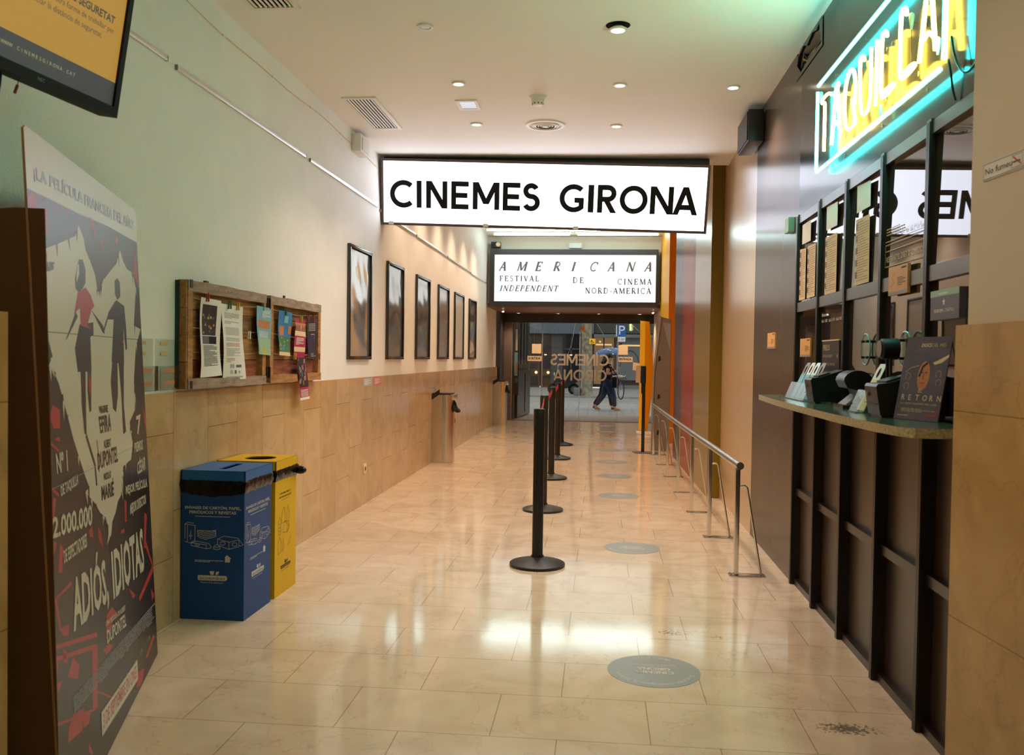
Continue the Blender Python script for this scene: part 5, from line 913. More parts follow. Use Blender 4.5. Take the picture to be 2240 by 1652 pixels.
def hung(name, label, corners, mats, deco, wave=0.006, seed=0, x=-2.055):
    """a paper pegged to the strings: corners (Y, z) bottom-left, bottom-right, top-right, top-left; gently curled"""
    bl, br, tr, tl = [V(c) for c in corners]; rr = random.Random(seed); nu, nv = 8, 14; ph = rr.uniform(0, 6)
    m = MB(); vs_ = []
    def pt(s_, q, h=0): p = (bl*(1-s_)+br*s_)*(1-q)+(tl*(1-s_)+tr*s_)*q; return V((x+wave*sin(ph+q*5+s_*2.2)+wave*0.7*(1-q)*(s_-0.3)+h, p.x, p.y))
    for q in range(nv+1):
        for s_ in range(nu+1): vs_.append(pt(s_/nu, q/nv))
    m.add(vs_, [(q*(nu+1)+s_, q*(nu+1)+s_+1, (q+1)*(nu+1)+s_+1, (q+1)*(nu+1)+s_) for q in range(nv) for s_ in range(nu)], 0, True)
    def patch(s0, q0, s1, q1, mi, h=0.0009, n=8):
        for i in range(n):
            for j in range(4):
                qa, qb, sa, sb = q0+(q1-q0)*i/n, q0+(q1-q0)*(i+1)/n, s0+(s1-s0)*j/4, s0+(s1-s0)*(j+1)/4
                m.add([pt(sa, qa, h), pt(sb, qa, h), pt(sb, qb, h), pt(sa, qb, h)], [(0, 1, 2, 3)], mi)
    def rows(s0, q0, s1, q1, n, mi, sd=0):
        r2 = random.Random(sd)
        for i in range(n):
            e = s1-(0 if r2.random() < 0.7 else (s1-s0)*r2.random()*0.6); q = q0+(q1-q0)*i/n; patch(s0, q, e, q+(q1-q0)/n*0.42, mi, 0.0012, 1)
    deco(patch, rows, rr); m.fix = False
    return tag(m.build(name, list(mats)), label, 'paper', 'papers pegged on the notice board')
def d1(P, Rw, rr):
    P(0.1, 0.53, 0.78, 0.92, 1); P(0.3, 0.6, 0.45, 0.9, 3); P(0.15, 0.70, 0.3, 0.73, 2); P(0.58, 0.70, 0.7, 0.74, 2)
    for k in range(14): a, b = rr.uniform(0.12, 0.68), rr.uniform(0.54, 0.8); P(a, b, a+0.07, b+0.03, rr.choice((2, 3, 4)), 0.0012, 1)
    P(0.1, 0.42, 0.82, 0.52, 3); P(0.45, 0.42, 0.82, 0.515, 5, 0.0012); Rw(0.12, 0.14, 0.84, 0.41, 17, 5, 1)
hung('flyer', 'white sheet with a dark photo, leftmost on the notice board', [(4.425, 1.222), (4.69, 1.229), (4.665, 1.633), (4.447, 1.639)], ['white_paper', 'dark_print', 'yellow_print', 'grey_ink', 'coral_print', 'ink'], d1, 0.008, 1)
def d2(P, Rw, rr):
    for a, b, n in ((0.82, 0.9, 6), (0.75, 0.79, 2), (0.60, 0.71, 7), (0.52, 0.57, 4)): Rw(0.12, a, 0.82, b, n, 1, n)
    Rw(0.12, 0.45, 0.8, 0.5, 3, 2, 4); Rw(0.12, 0.32, 0.8, 0.43, 9, 1, 5); Rw(0.12, 0.24, 0.5, 0.30, 3, 2, 6); P(0.28, 0.16, 0.46, 0.21, 1); P(0.55, 0.165, 0.8, 0.20, 3); P(0.3, 0.08, 0.4, 0.13, 1); P(0.48, 0.08, 0.56, 0.13, 3); P(0.66, 0.085, 0.73, 0.12, 1); P(0.12, 0.025, 0.85, 0.045, 1)
hung('flyer', 'white letter of printed paragraphs held by a green and a yellow peg', [(4.718, 1.200), (5.012, 1.203), (4.976, 1.617), (4.694, 1.622)], ['white_paper', 'pale_ink', 'coral_print', 'grey_ink'], d2, 0.006, 2)
def d3(P, Rw, rr):
    P(0.02, 0.0, 0.98, 0.35, 2); P(0.12, 0.55, 0.88, 0.72, 1); Rw(0.35, 0.78, 0.9, 0.94, 7, 3, 2); Rw(0.12, 0.36, 0.8, 0.5, 6, 3, 3); P(0.3, 0.03, 0.8, 0.18, 4); P(0.45, 0.12, 0.7, 0.24, 5); P(0.28, 0.2, 0.36, 0.32, 4)
hung('flyer', 'pale blue leaflet on the right of the left notice board frame', [(5.195, 1.347), (5.400, 1.340), (5.392, 1.632), (5.165, 1.638)], ['cyan_print', 'coral_print', 'mint_card', 'white_paper', 'yellow_print', 'green_print'], d3, 0.004, 3, -2.045)
def d4(P, Rw, rr):
    P(0.0, 0.0, 1.0, 0.08, 2); P(0.0, 0.08, 1.0, 0.42, 1); P(0.1, 0.45, 0.45, 0.66, 3); P(0.75, 0.5, 0.98, 0.68, 3); P(0.42, 0.74, 0.7, 0.9, 4); P(0.1, 0.12, 0.9, 0.2, 5); P(0.3, 0.28, 0.9, 0.38, 5)
    for k in range(18): a, b = rr.uniform(0, 0.9), rr.uniform(0.12, 0.4); P(a, b, a+0.09, b+0.025, rr.choice((1, 4, 6, 5)), 0.0012, 1)
hung('flyer', 'blue leaflet with a sky picture in the right notice board frame', [(5.56, 1.343), (5.775, 1.337), (5.79, 1.626), (5.567, 1.633)], ['sky_print', 'green_print', 'cream_paper', 'coral_print', 'cyan_print', 'turquoise_print', 'yellow_print'], d4, 0.006, 4)
def d5(P, Rw, rr):
    P(0, 0.70, 1, 0.90, 1); P(0, 0.55, 1, 0.68, 2); P(0.02, 0.13, 0.98, 0.26, 2)
    for k in range(10): P(k/10, 0.71, k/10+0.05, 0.71+0.15*rr.random(), 3, 0.0012, 1)
    Rw(0.15, 0.32, 0.8, 0.52, 8, 4, 2)
hung('flyer', 'magenta leaflet in the right notice board frame', [(5.86, 1.335), (6.065, 1.332), (6.085, 1.588), (5.862, 1.593)], ['magenta_print', 'coral_print', 'cream_paper', 'dark_print', 'white_paper'], d5, 0.004, 5)
def d5b(P, Rw, rr):
    P(0, 0.0, 1, 0.06, 2); P(0, 0.30, 1, 1.0, 1)
    for k in range(26): a, b = rr.uniform(0, 0.9), rr.uniform(0.3, 0.92); P(a, b, a+0.08, b+0.1, rr.choice((0, 3, 4, 5)), 0.0012, 1)
    Rw(0.1, 0.08, 0.9, 0.26, 6, 2, 3)
hung('flyer', 'long magenta striped leaflet dangling below the notice board', [(5.962, 1.032), (6.135, 1.038), (6.06, 1.328), (5.868, 1.328)], ['magenta_print', 'dark_print', 'white_paper', 'coral_print', 'turquoise_print', 'pale_ink'], d5b, 0.003, 6, -2.042)
def d6(P, Rw, rr):
    P(0.05, 0.2, 0.95, 0.6, 1); P(0.4, 0.4, 0.75, 0.62, 2); Rw(0.15, 0.7, 0.8, 0.9, 5, 2, 3); Rw(0.3, 0.06, 0.9, 0.16, 3, 2, 5)
hung('flyer', 'dark purple leaflet, rightmost on the notice board', [(6.155, 1.315), (6.335, 1.322), (6.32, 1.612), (6.105, 1.600)], ['dark_print', 'navy_print', 'pale_ink'], d6, 0.004, 7)
for y, z, c, lab in ((4.50, 1.640, 'peg_red', 'red peg on the leftmost sheet'), (4.785, 1.618, 'peg_green', 'green peg on the white letter'), (4.895, 1.616, 'peg_yellow', 'yellow peg on the white letter'), (5.265, 1.633, 'peg_green', 'green peg on the pale blue leaflet'), (5.665, 1.625, 'peg_green', 'green peg on the sky-picture leaflet'), (5.975, 1.588, 'peg_yellow', 'yellow peg at the top of the magenta leaflet'), (5.85, 1.335, 'peg_yellow', 'yellow peg joining the dangling striped leaflet'), (6.115, 1.602, 'peg_red', 'red peg at the left top of the dark leaflet'), (6.235, 1.606, 'peg_red', 'red peg at the right top of the dark leaflet'), (5.06, 1.458, 'white_plastic', 'white peg alone on the middle string'), (6.37, 1.335, 'peg_red', 'red peg alone at the right edge of the notice board')):
    m = MB(); m.obox((-2.046, y-0.006, z-0.022), (0.005, 0, 0), (0, 0.012, 0), (0.001, 0, 0.046)); m.obox((-2.058, y-0.006, z-0.022), (0.004, 0, 0), (0, 0.012, 0), (0.003, 0, 0.046)); m.torus((-2.05, y, z), 0.005, 0.0012, (1, 0, 0), (0, 0, 1), 1, 12, 5)
    tag(m.build('clothes_peg', [c, 'steel']), lab, 'peg', 'small pegs on the notice board')
# empty clear leaflet racks left of the board
for y0, y1, lab in ((4.062, 4.262, 'empty clear leaflet rack touching the notice board'), (3.79, 4.040, 'empty clear leaflet rack half hidden behind the film standee')):
    t = thing('leaflet_rack', lab, 'leaflet rack', (XL, (y0+y1)/2, 1.166), 'empty clear leaflet racks')
    MB().box((XL+0.0015, y0, 1.168), (XL+0.004, y1, 1.413)).build('back_sheet', 'acrylic', t); m = MB(); m.box((XL+0.028, y0, 1.168), (XL+0.030, y1, 1.285)); m.box((XL, y0, 1.166), (XL+0.030, y1, 1.168)); m.box((XL+0.004, y0, 1.168), (XL+0.030, y0+0.002, 1.285)); m.box((XL+0.004, y1-0.002, 1.168), (XL+0.030, y1, 1.285)); m.build('pocket', 'acrylic', t)
    m = MB()
    for z in (1.385, 1.335): m.box((XL+0.0042, y0+0.05, z), (XL+0.0046, y1-0.07, z+0.015))
    m.build('sticky_pad', 'gold_vinyl', t)
    m = MB()
    for z in (1.255, 1.195): m.box((XL+0.0302, y0+0.04, z), (XL+0.0308, y1-0.06, z+0.018))
    m.build('label_strip', 'coral_print', t)

# ------------------------------------------------------------------ poster frames
ys = [(7.29, 8.02), (8.65, 9.37), (10.05, 10.85), (11.44, 12.24), (12.75, 13.60), (14.19, 14.98)]
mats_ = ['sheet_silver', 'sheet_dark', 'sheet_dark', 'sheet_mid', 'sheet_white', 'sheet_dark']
nm = ['nearest poster frame on the left wall, holding a crumpled silvery sheet', 'second poster frame from the camera, its glossy sheet pale above and brown below', 'third poster frame from the camera, with a dark glossy sheet', 'fourth poster frame from the camera, with a smooth brownish sheet', 'fifth poster frame from the camera, with a plain pale sheet', 'poster frame farthest from the camera, beside the far sign']
for i, (a, b) in enumerate(ys):
    t = thing('poster_frame', nm[i], 'poster frame', (XL, (a+b)/2, 1.31), 'poster frames along the left wall'); z0, z1 = 1.312, 2.285; m = MB()
    for q in ((a, z0, b, z0+0.03), (a, z1-0.03, b, z1), (a, z0+0.03, a+0.03, z1-0.03), (b-0.03, z0+0.03, b, z1-0.03)): m.box((XL, q[0], q[1]), (XL+0.028, q[2], q[3]), 0, 0.003)
    m.build('frame', 'chrome_black', t) if 'chrome_black' in MATS else m.build('frame', pm('chrome_black', '#1A1817', 0.18, 0.9), t)
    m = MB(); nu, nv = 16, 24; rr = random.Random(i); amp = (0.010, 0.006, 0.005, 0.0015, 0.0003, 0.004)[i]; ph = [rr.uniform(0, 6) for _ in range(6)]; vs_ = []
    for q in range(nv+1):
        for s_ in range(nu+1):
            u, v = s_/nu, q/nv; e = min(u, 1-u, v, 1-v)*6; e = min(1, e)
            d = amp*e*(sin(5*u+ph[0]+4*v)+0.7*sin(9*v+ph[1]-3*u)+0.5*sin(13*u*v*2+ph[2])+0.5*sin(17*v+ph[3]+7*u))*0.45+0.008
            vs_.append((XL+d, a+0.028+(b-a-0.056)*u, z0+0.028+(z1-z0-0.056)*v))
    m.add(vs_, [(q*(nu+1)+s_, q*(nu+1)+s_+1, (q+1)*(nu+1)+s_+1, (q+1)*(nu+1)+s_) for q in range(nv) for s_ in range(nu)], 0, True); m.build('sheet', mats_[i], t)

# ------------------------------------------------------------------ rails, cable, small fittings on the left wall
rails = [(2.95, 4.148, 2.768), (4.25, 6.189, 2.757), (6.289, 8.25, 2.752), (8.35, 10.0, 2.73), (10.05, 12.1, 2.725), (12.15, 14.3, 2.72), (14.35, 16.4, 2.71)]
rl = ['aluminium picture rail passing behind the wall screen', 'aluminium picture rail above the notice board', 'aluminium picture rail ending at the near lit sign', 'picture rail just past the near lit sign', 'picture rail above the third poster frame', 'picture rail above the fourth and fifth poster frames', 'picture rail ending at the far black-framed sign']
for (a, b, z), lab in zip(rails, rl):
    t = thing('picture_rail', lab, 'picture rail', (XL, (a+b)/2, z), 'aluminium picture rails'); MB().box((XL, a, z-0.012), (XL+0.014, b, z+0.012), 0, 0.002).build('profile', 'alu', t); m = MB(); m.box((XL, a-0.004, z-0.013), (XL+0.015, a, z+0.013)); m.box((XL, b, z-0.013), (XL+0.015, b+0.004, z+0.013)); m.build('end_cap', 'grey_plastic', t)
t = thing('wall_cable', 'thin white cable stapled along the left wall under the ceiling', 'cable', (XL, 6.3, 3.12))
pts = [(XL+0.004, y, 3.125+0.012*sin(y*2.1)+0.006*sin(y*5)) for y in [3.8+0.25*k for k in range(19)]]; MB().tube(pts, 0.003, 6).build('cable', 'cream_paper', t)
m = MB()
for y, _, z in [(p[1], 0, p[2]) for p in pts[1::3]]: m.box((XL, y-0.008, z-0.006), (XL+0.009, y+0.008, z+0.006))
m.build('clip', 'white_plastic', t)
m = MB(); m.box((XL+0.008, 7.83, 0.28), (XL+0.018, 7.92, 0.37), 0, 0.003); m.lathe([(0.02, 0.0185), (0.016, 0.0195), (0.0, 0.017)], (XL, 7.875, 0.325), 16, 1, 'X'); tag(m.build('wall_socket', ['cream_paper', 'bin_print_dark']), 'cream wall socket low on the marble left wall', 'socket')
P_ = LEFT(XL+0.008)
for a, b, c, lab in ((7.81, 8.11, 'pale_ink', 'grey sticker at the top edge of the marble wall'), (8.18, 8.47, 'pink_print', 'pink sticker at the top edge of the marble wall')):
    if c not in MATS: pm('pink_print', '#C4707C', 0.6, 0.2)
    m = MB().prism(P_, [(a, 1.07), (b, 1.07), (b, 1.143), (a, 1.143)], 0, 0.001); m.lines(P_, a+0.03, 1.08, b-0.03, 1.135, 5, 0.0014, 1); tag(m.build('wall_sticker', [c, 'white_paper']), lab, 'sticker', 'stickers on the marble wall')

# ------------------------------------------------------------------ recycling bins
def recycling_bin(name, x0, x1, y0, y1, body, lid, label, yellow):
    t = thing(name, label, 'recycling bin', ((x0+x1)/2, (y0+y1)/2, 0), 'cardboard recycling bins')
    m = MB().box((x0, y0, 0), (x1, y1, 0.70)); F = FRONT(y0); S = Plane((x1, 0, 0), (0, 1, 0), (0, 0, 1)); h = 0.0008; pr = 1
    def art(P, u0, u1):
        W_ = u1-u0; X = lambda f: u0+W_*f
        if yellow:
            m.text(P, 'LLAUNES, BRICS I', ((X(.22), .562), (X(.72), .562), (X(.72), .574), (X(.22), .574)), h, pr, .02); m.text(P, 'ENVASOS DE PLÀSTIC', ((X(.18), .543), (X(.76), .543), (X(.76), .555), (X(.18), .555)), h, pr, .02); m.rect(P, X(.3), .531, X(.66), .5325, h, pr)
        else:
            m.text(P, 'ENVASES DE CARTÓN, PAPEL,', ((X(.06), .559), (X(.95), .559), (X(.95), .581), (X(.06), .578)), h, pr, .02); m.text(P, 'PERIÓDICOS Y REVISTAS', ((X(.13), .538), (X(.87), .538), (X(.87), .558), (X(.13), .556)), h, pr, .02); m.rect(P, X(.22), .5235, X(.78), .526, h, pr)
        L = lambda pts, c=False: m.line(P, [(X(a), b) for a, b in pts], .0022, h, pr, c)
        if yellow:
            L([(.30, .40), (.30, .45), (.36, .47), (.36, .485), (.42, .485), (.42, .47), (.47, .45), (.47, .40), (.30, .40)]); L([(.56, .34), (.55, .44), (.60, .49), (.66, .44), (.66, .36), (.56, .34)]); L([(.16, .34), (.16, .42), (.20, .44), (.26, .42), (.26, .34), (.16, .34)]); L([(.36, .345), (.58, .335), (.66, .36), (.63, .395), (.44, .405), (.36, .345)]); L([(.44, .405), (.58, .38), (.66, .36)])
            L([(.14, .235), (.14, .30), (.22, .33), (.28, .30), (.28, .24), (.14, .235)]); L([(.34, .24), (.34, .29), (.40, .305), (.42, .26), (.34, .24)]); L([(.60, .255), (.66, .29), (.76, .31), (.72, .27), (.60, .255)])
            for v in (.36, .38, .40): L([(.17, v), (.25, v)])
        else:
            L([(.06, .41), (.06, .483), (.22, .477), (.22, .40), (.14, .388), (.06, .395)]); L([(.06, .483), (.10, .492), (.20, .488)]); L([(.10, .478), (.10, .392)]); L([(.15, .405), (.16, .455), (.13, .42), (.18, .425)])
            for k in range(5): L([(.27, .420+k*.0085), (.38, .408+k*.0085), (.55, .424+k*.0085)]); 
            L([(.27, .42), (.26, .452), (.40, .452), (.55, .452), (.55, .424)]); L([(.16, .388), (.40, .381), (.40, .361), (.16, .375), (.16, .388), (.25, .397), (.44, .388), (.48, .372), (.48, .366), (.40, .361)])
            L(arc(.26, .379, .03, .005, 0, 360, 12)); L([(.52, .372), (.52, .362), (.57, .358), (.62, .362), (.62, .374), (.57, .385), (.52, .372), (.57, .37), (.62, .374)])
            L([(.58, .412), (.76, .398), (.92, .412), (.92, .378), (.76, .362), (.58, .382), (.58, .412), (.68, .428), (.90, .420), (.92, .412)]); L([(.76, .398), (.76, .362)]); L([(.90, .420), (1.0 if False else .985, .388), (.95, .380), (.92, .386)]); L(arc(.66, .391, .04, .009, 0, 360, 14)); L(arc(.85, .388, .04, .009, 0, 360, 14))
        if not yellow:
            m.lines(P, X(.22), .292, X(.68), .305, 2, h, pr, .5, 2); m.poly(P, [(X(.70), .295), (X(.78), .295), (X(.78), .312), (X(.80), .315), (X(.76), .325), (X(.73), .332), (X(.70), .322)], h, pr)
        lv = .20 if not yellow else .142; lh = .026 if not yellow else .018
        m.poly(P, [(X(.28), lv), (X(.70), lv), (X(.735), lv+.006), (X(.735), lv+lh*.8), (X(.71), lv+lh), (X(.27), lv+lh), (X(.27), lv+.008)], h, pr); m.text(P, 'ecoembes', ((X(.30), lv+.005), (X(.70), lv+.005), (X(.70), lv+lh-.004), (X(.30), lv+lh-.004)), h*2, 0)
        m.poly(P, [(X(.48), lv+lh+.003), (X(.52), lv+lh+.003), (X(.53), lv+lh+.022), (X(.46), lv+lh+.022), (X(.46), lv+lh+.012)], h, pr); m.poly(P, [(X(.55), lv+lh+.003), (X(.59), lv+lh+.005), (X(.61), lv+lh+.022), (X(.56), lv+lh+.020)], h, pr)
        m.text(P, 'El poder de la colaboración', ((X(.32), lv-.016), (X(.68), lv-.016), (X(.68), lv-.006), (X(.32), lv-.006)), h, pr)
    art(F, x0, x1); art(S, y0, y1); m.build('body', [body, 'bin_print_dark' if yellow else 'bin_print'], t)
    # lid with its opening
    e = 0.006; X0, X1, Y0, Y1, z0, z1 = x0-e+0.006, x1+e, y0-e, y1+e, 0.708, 0.758; m = MB()
    m.box((X0, Y0, z0), (X0+0.004, Y1, z1)); m.box((X1-0.004, Y0, z0), (X1, Y1, z1)); m.box((X0, Y0, z0), (X1, Y0+0.004, z1)); m.box((X0, Y1-0.004, z0), (X1, Y1, z1))
    cx, cy = (X0+X1)/2+0.012, (Y0+Y1)/2; n = 32
    if yellow: hole = [(cx+0.088*cos(2*pi*k/n), cy+0.088*sin(2*pi*k/n)) for k in range(n)]
    else: hole = [(cx+0.022*max(-1, min(1, 1.6*cos(2*pi*k/n))), cy+0.115*max(-1, min(1, 1.6*sin(2*pi*k/n)))) for k in range(n)]
    out = []
    for k in range(n):
        a = 2*pi*k/n; c, s_ = cos(a), sin(a); q = max(abs(c), abs(s_)); out.append(((X0+X1)/2+(X1-X0)/2*c/q, cy+(Y1-Y0)/2*s_/q))
    m.add([(a, b, z1) for a, b in out]+[(a, b, z1) for a, b in hole]+[(a, b, z1-0.006) for a, b in hole], [(k, (k+1) % n, n+(k+1) % n, n+k) for k in range(n)]+[(n+k, n+(k+1) % n, 2*n+(k+1) % n, 2*n+k) for k in range(n)]); m.build('lid', lid, t)
    MB().box((x0+0.02, y0+0.02, 0.70), (x1-0.02, y1-0.02, 0.705)).build('inner_bag', 'bag_black', t)
    # crumpled rim of the bin bag
    m = MB(); rr = random.Random(11 if yellow else 5); per = []
    for a, b, k in (((x0, y0), (x1, y0), 24), ((x1, y0), (x1, y1), 26), ((x1, y1), (x0, y1), 14), ((x0, y1), (x0, y0), 14)):
        for i in range(k): per.append((a[0]+(b[0]-a[0])*i/k, a[1]+(b[1]-a[1])*i/k))
    n = len(per); vs_ = []
    for j, (zz, o) in enumerate(((0.712, 0.004), (0.700, 0.016), (0.685, 0.020), (0.668, 0.018), (0.652, 0.008), (0.645, 0.002))):
        for i, (x, y) in enumerate(per):
            cxx, cyy = (x0+x1)/2, (y0+y1)/2; dx, dy = (x-cxx), (y-cyy); ln = max(abs(dx)/(x1-x0), abs(dy)/(y1-y0))*2; k = o*0.6*(1+rr.uniform(-0.5, 0.5)) if 0 < j < 5 else o
            zj = zz+rr.uniform(-0.004, 0.004)-(0.018*sin(pi*min(1, max(0, (x-x0)/(x1-x0))))*(j/5) if abs(y-y0) < 1e-6 else 0)
            nx = 1 if dx > 0 else -1; ny = 1 if dy > 0 else -1
            ox = nx*k if abs(abs(dx)*2/(x1-x0)-ln) < 1e-6 else 0; oy = ny*k if abs(abs(dy)*2/(y1-y0)-ln) < 1e-6 else 0
            vs_.append((max(x+ox, XL+0.012), y+oy, zj))
    m.add(vs_, [(j*n+i, j*n+(i+1) % n, (j+1)*n+(i+1) % n, (j+1)*n+i) for j in range(5) for i in range(n)], 0, False)
    if yellow: m.ball((x1+0.03, y1-0.02, 0.675), 0.03, 0, 9, 6, (1.3, 0.8, 0.8))
    m.build('bag_rim', 'bag_black', t)
recycling_bin('recycling_bin', -2.095, -1.765, 4.315, 4.68, 'bin_blue', 'bin_blue_lid', 'blue cardboard recycling bin for paper with a slot in its lid', False)
recycling_bin('recycling_bin', -2.095, -1.762, 4.735, 5.075, 'bin_yellow', 'bin_yellow', 'yellow cardboard recycling bin for plastic with a round hole in its lid', True)
# wall ash bins
def ash_bin(y, label):
    t = thing('ash_bin', label, 'waste bin', (XL+0.1, y, 0), 'steel wall bins'); n = 20; r = 0.265; x0 = XL+0.008
    pr = [(0.0, -0.15), (0.12, -0.15)]+[(0.12+0.15*cos(rad(a)), 0.15*sin(rad(a))) for a in range(-80, 81, 10)]+[(0.12, 0.15), (0.0, 0.15)]
    P_ = Plane((x0, y, 0), (1, 0, 0), (0, 1, 0)); MB().prism(P_, pr, 0.0, 0.865).build('body', 'brushed_steel', t)
    MB().prism(P_, [(a*0.98, b*0.97) for a, b in pr], 0.865, 0.885).build('lid', 'black_metal', t)
    MB().obox((x0, y-0.152, 0.80), (0.10, 0, 0.07), (0, 0.004, 0), (0, 0, 0.065)).build('side_plate', 'black_metal', t)
    MB().box((x0+0.215, y-0.09, 0.80), (x0+0.30, y+0.03, 0.873), 0, 0.004).build('flap', 'steel', t)
    m = MB(); rr = random.Random(int(y*10)); vs_ = []; R_ = [(0.80, 0.03, 0.0), (0.76, 0.04, 0.012), (0.71, 0.05, 0.03), (0.67, 0.055, 0.055), (0.645, 0.045, 0.07), (0.64, 0.015, 0.075)]
    for z, r2, dx in R_:
        for k in range(14): a = 2*pi*k/14; q = r2*(1+rr.uniform(-0.3, 0.3)); vs_.append((x0+0.245+dx+q*cos(a)*0.7, y-0.03+q*sin(a), z+rr.uniform(-0.008, 0.008)))
    m.add(vs_, [(j*14+k, j*14+(k+1) % 14, (j+1)*14+(k+1) % 14, (j+1)*14+k) for j in range(5) for k in range(14)]); m.build('bag', 'bag_black', t)
    MB().box((x0+0.268, y+0.02, 0.50), (x0+0.273, y+0.05, 0.56)).build('lock', 'black_metal', t)
ash_bin(11.25, 'steel wall bin with a black bag, the nearer of two on the left wall'); ash_bin(17.72, 'steel wall bin with a black bag, beside the dark door frame')

# ------------------------------------------------------------------ glass doors
for i, (a, b) in enumerate(((-1.882, -1.232), (-1.226, -0.430), (-0.424, 0.376), (0.382, 1.158))):
    y = 19.10 if i in (0, 3) else 19.08; m = MB().box((a, y-0.005, 0.014), (b, y+0.005, 2.10), 0); m.box((a, y-0.007, 0.014), (a+0.006, y+0.007, 2.10), 1); m.box((b-0.006, y-0.007, 0.014), (b, y+0.007, 2.10), 1)
    struct('door_%d' % (i+1), m, ['door_glass', 'pale_ink'])
DP = FRONT(19.07); m = MB()
geo_text(m, DP, 'CINEMES', -1.052, 0.193, 1.195, 0.245, 0.002, 0, True); geo_text(m, DP, 'GIRONA', -0.98, 0.150, 0.873, 0.235, 0.002, 0, True)
tag(m.build('door_lettering', 'sand_vinyl'), 'sand-coloured reversed CINEMES GIRONA lettering on the glass doors', 'lettering')
DQ = FRONT(19.092)
def door_sheet(name, label, cat, x0, z0, x1, z1, mat, txt=None, P=DQ, grp=None):
    m = MB().prism(P, [(x0, z0), (x1, z0), (x1, z1), (x0, z1)], 0.0, 0.002)
    if txt: m.text(P, txt, ((x0+(x1-x0)*0.06, z0+(z1-z0)*0.3), (x1-(x1-x0)*0.08, z0+(z1-z0)*0.3), (x1-(x1-x0)*0.08, z1-(z1-z0)*0.2), (x0+(x1-x0)*0.06, z1-(z1-z0)*0.2)), 0.0026, 1, 0.03)
    return tag(m.build(name, [mat, 'ink']), label, cat, grp)
door_sheet('door_notice', 'square cream paper on the glass above the SORTIDA sign', 'notice', -1.452, 1.442, -1.252, 1.648, 'cream_paper', None, DQ, 'square papers on the doors')
door_sheet('door_sign', 'small cream sign lettered SORTIDA on the left glass door', 'sign', -1.545, 1.278, -1.24, 1.388, 'cream_paper', 'SORTIDA', DQ, 'door direction signs')
door_sheet('door_notice', 'square cream paper on the glass above the ENTRADA sign', 'notice', 0.392, 1.440, 0.590, 1.637, 'cream_paper', None, DQ, 'square papers on the doors')
door_sheet('door_sign', 'small cream sign lettered ENTRADA on the right glass door', 'sign', 0.394, 1.288, 0.695, 1.394, 'cream_paper', 'ENTRADA', DQ, 'door direction signs')
m = MB().prism(DQ, [(0.695, 1.12), (0.87, 1.09), (0.89, 1.25), (0.705, 1.285)], 0, 0.002); tag(m.build('door_notice', 'cream_paper'), 'tilted blank cream paper on the right door next to the sanitiser', 'notice')
m = MB().prism(Plane((0, 19.072, 0), (1, 0, 0), (0, 0, 1)), [(-0.226, 1.66), (-0.10, 1.66), (-0.10, 1.775), (-0.226, 1.775)], 0, 0.0015); P_ = FRONT(19.070); m.line(P_, [(-0.20, 1.70), (-0.18, 1.74), (-0.165, 1.72), (-0.15, 1.70), (-0.12, 1.69)], 0.012, 0.001, 1); m.line(P_, arc(-0.17, 1.70, 0.022, 0.022, 100, 330, 10), 0.008, 0.001, 1)
tag(m.build('door_sticker', ['yellow_print', 'ink']), 'small yellow pictogram sticker high on the glass door', 'sticker')
tag(MB().prism(P_, [(-0.415, 1.92), (-0.33, 1.92), (-0.33, 2.03), (-0.415, 2.03)], 0, 0.0015).build('door_notice', 'orange_card'), 'small orange paper at the top of the middle glass door', 'notice')
# ------------------------------------------------------------------ outside: threshold, street, facade
ZS = -0.06
struct('floor_entrance', MB().box((-2.4, 19.25, -0.3), (2.6, 21.4, 0)), 'slab_stone')
struct('street_sidewalk', MB().box((-40, 21.4, -0.4), (40, 28.6, ZS)), 'street_tile')
struct('street_road', MB().box((-40, 28.6, -0.5), (40, 33.0, ZS-0.05)), 'asphalt')
m = MB(); m.box((-40, 28.45, -0.4), (40, 28.7, ZS+0.004), 0)
for k in range(4): m.box((-2.6+k*0.28, 28.44, -0.3), (-2.46+k*0.28, 28.71, ZS+0.006), 1)
struct('street_kerb', m, ['kerb_stone', 'kerb_yellow'])
struct('street_sidewalk_far', MB().box((-40, 33.0, -0.4), (40, 42.1, ZS+0.02)), 'asphalt')
# the cinema's own front: passage walls and upper facade
m = MB(); m.add([(-1.87, 19.3, 0), (-1.71, 21.35, 0), (-1.71, 21.35, 2.7), (-1.87, 19.3, 2.7), (-2.6, 19.3, 0), (-2.6, 21.35, 0), (-2.6, 21.35, 2.7), (-2.6, 19.3, 2.7)], [(0, 1, 2, 3), (4, 5, 6, 7), (3, 2, 6, 7), (0, 3, 7, 4), (1, 5, 6, 2)])
struct('wall_passage_left', m, 'facade_brown')
struct('wall_passage_right', MB().box((1.24, 19.2, 0), (1.8, 21.35, 2.7)), 'facade_brown')
struct('ceiling_passage', MB().box((-2.6, 19.2, 2.5), (1.8, 21.4, 2.8)), 'brown_soffit')
struct('wall_front', MB().box((-2.6, 21.2, 2.8), (2.2, 21.4, 9)), 'facade_grey')
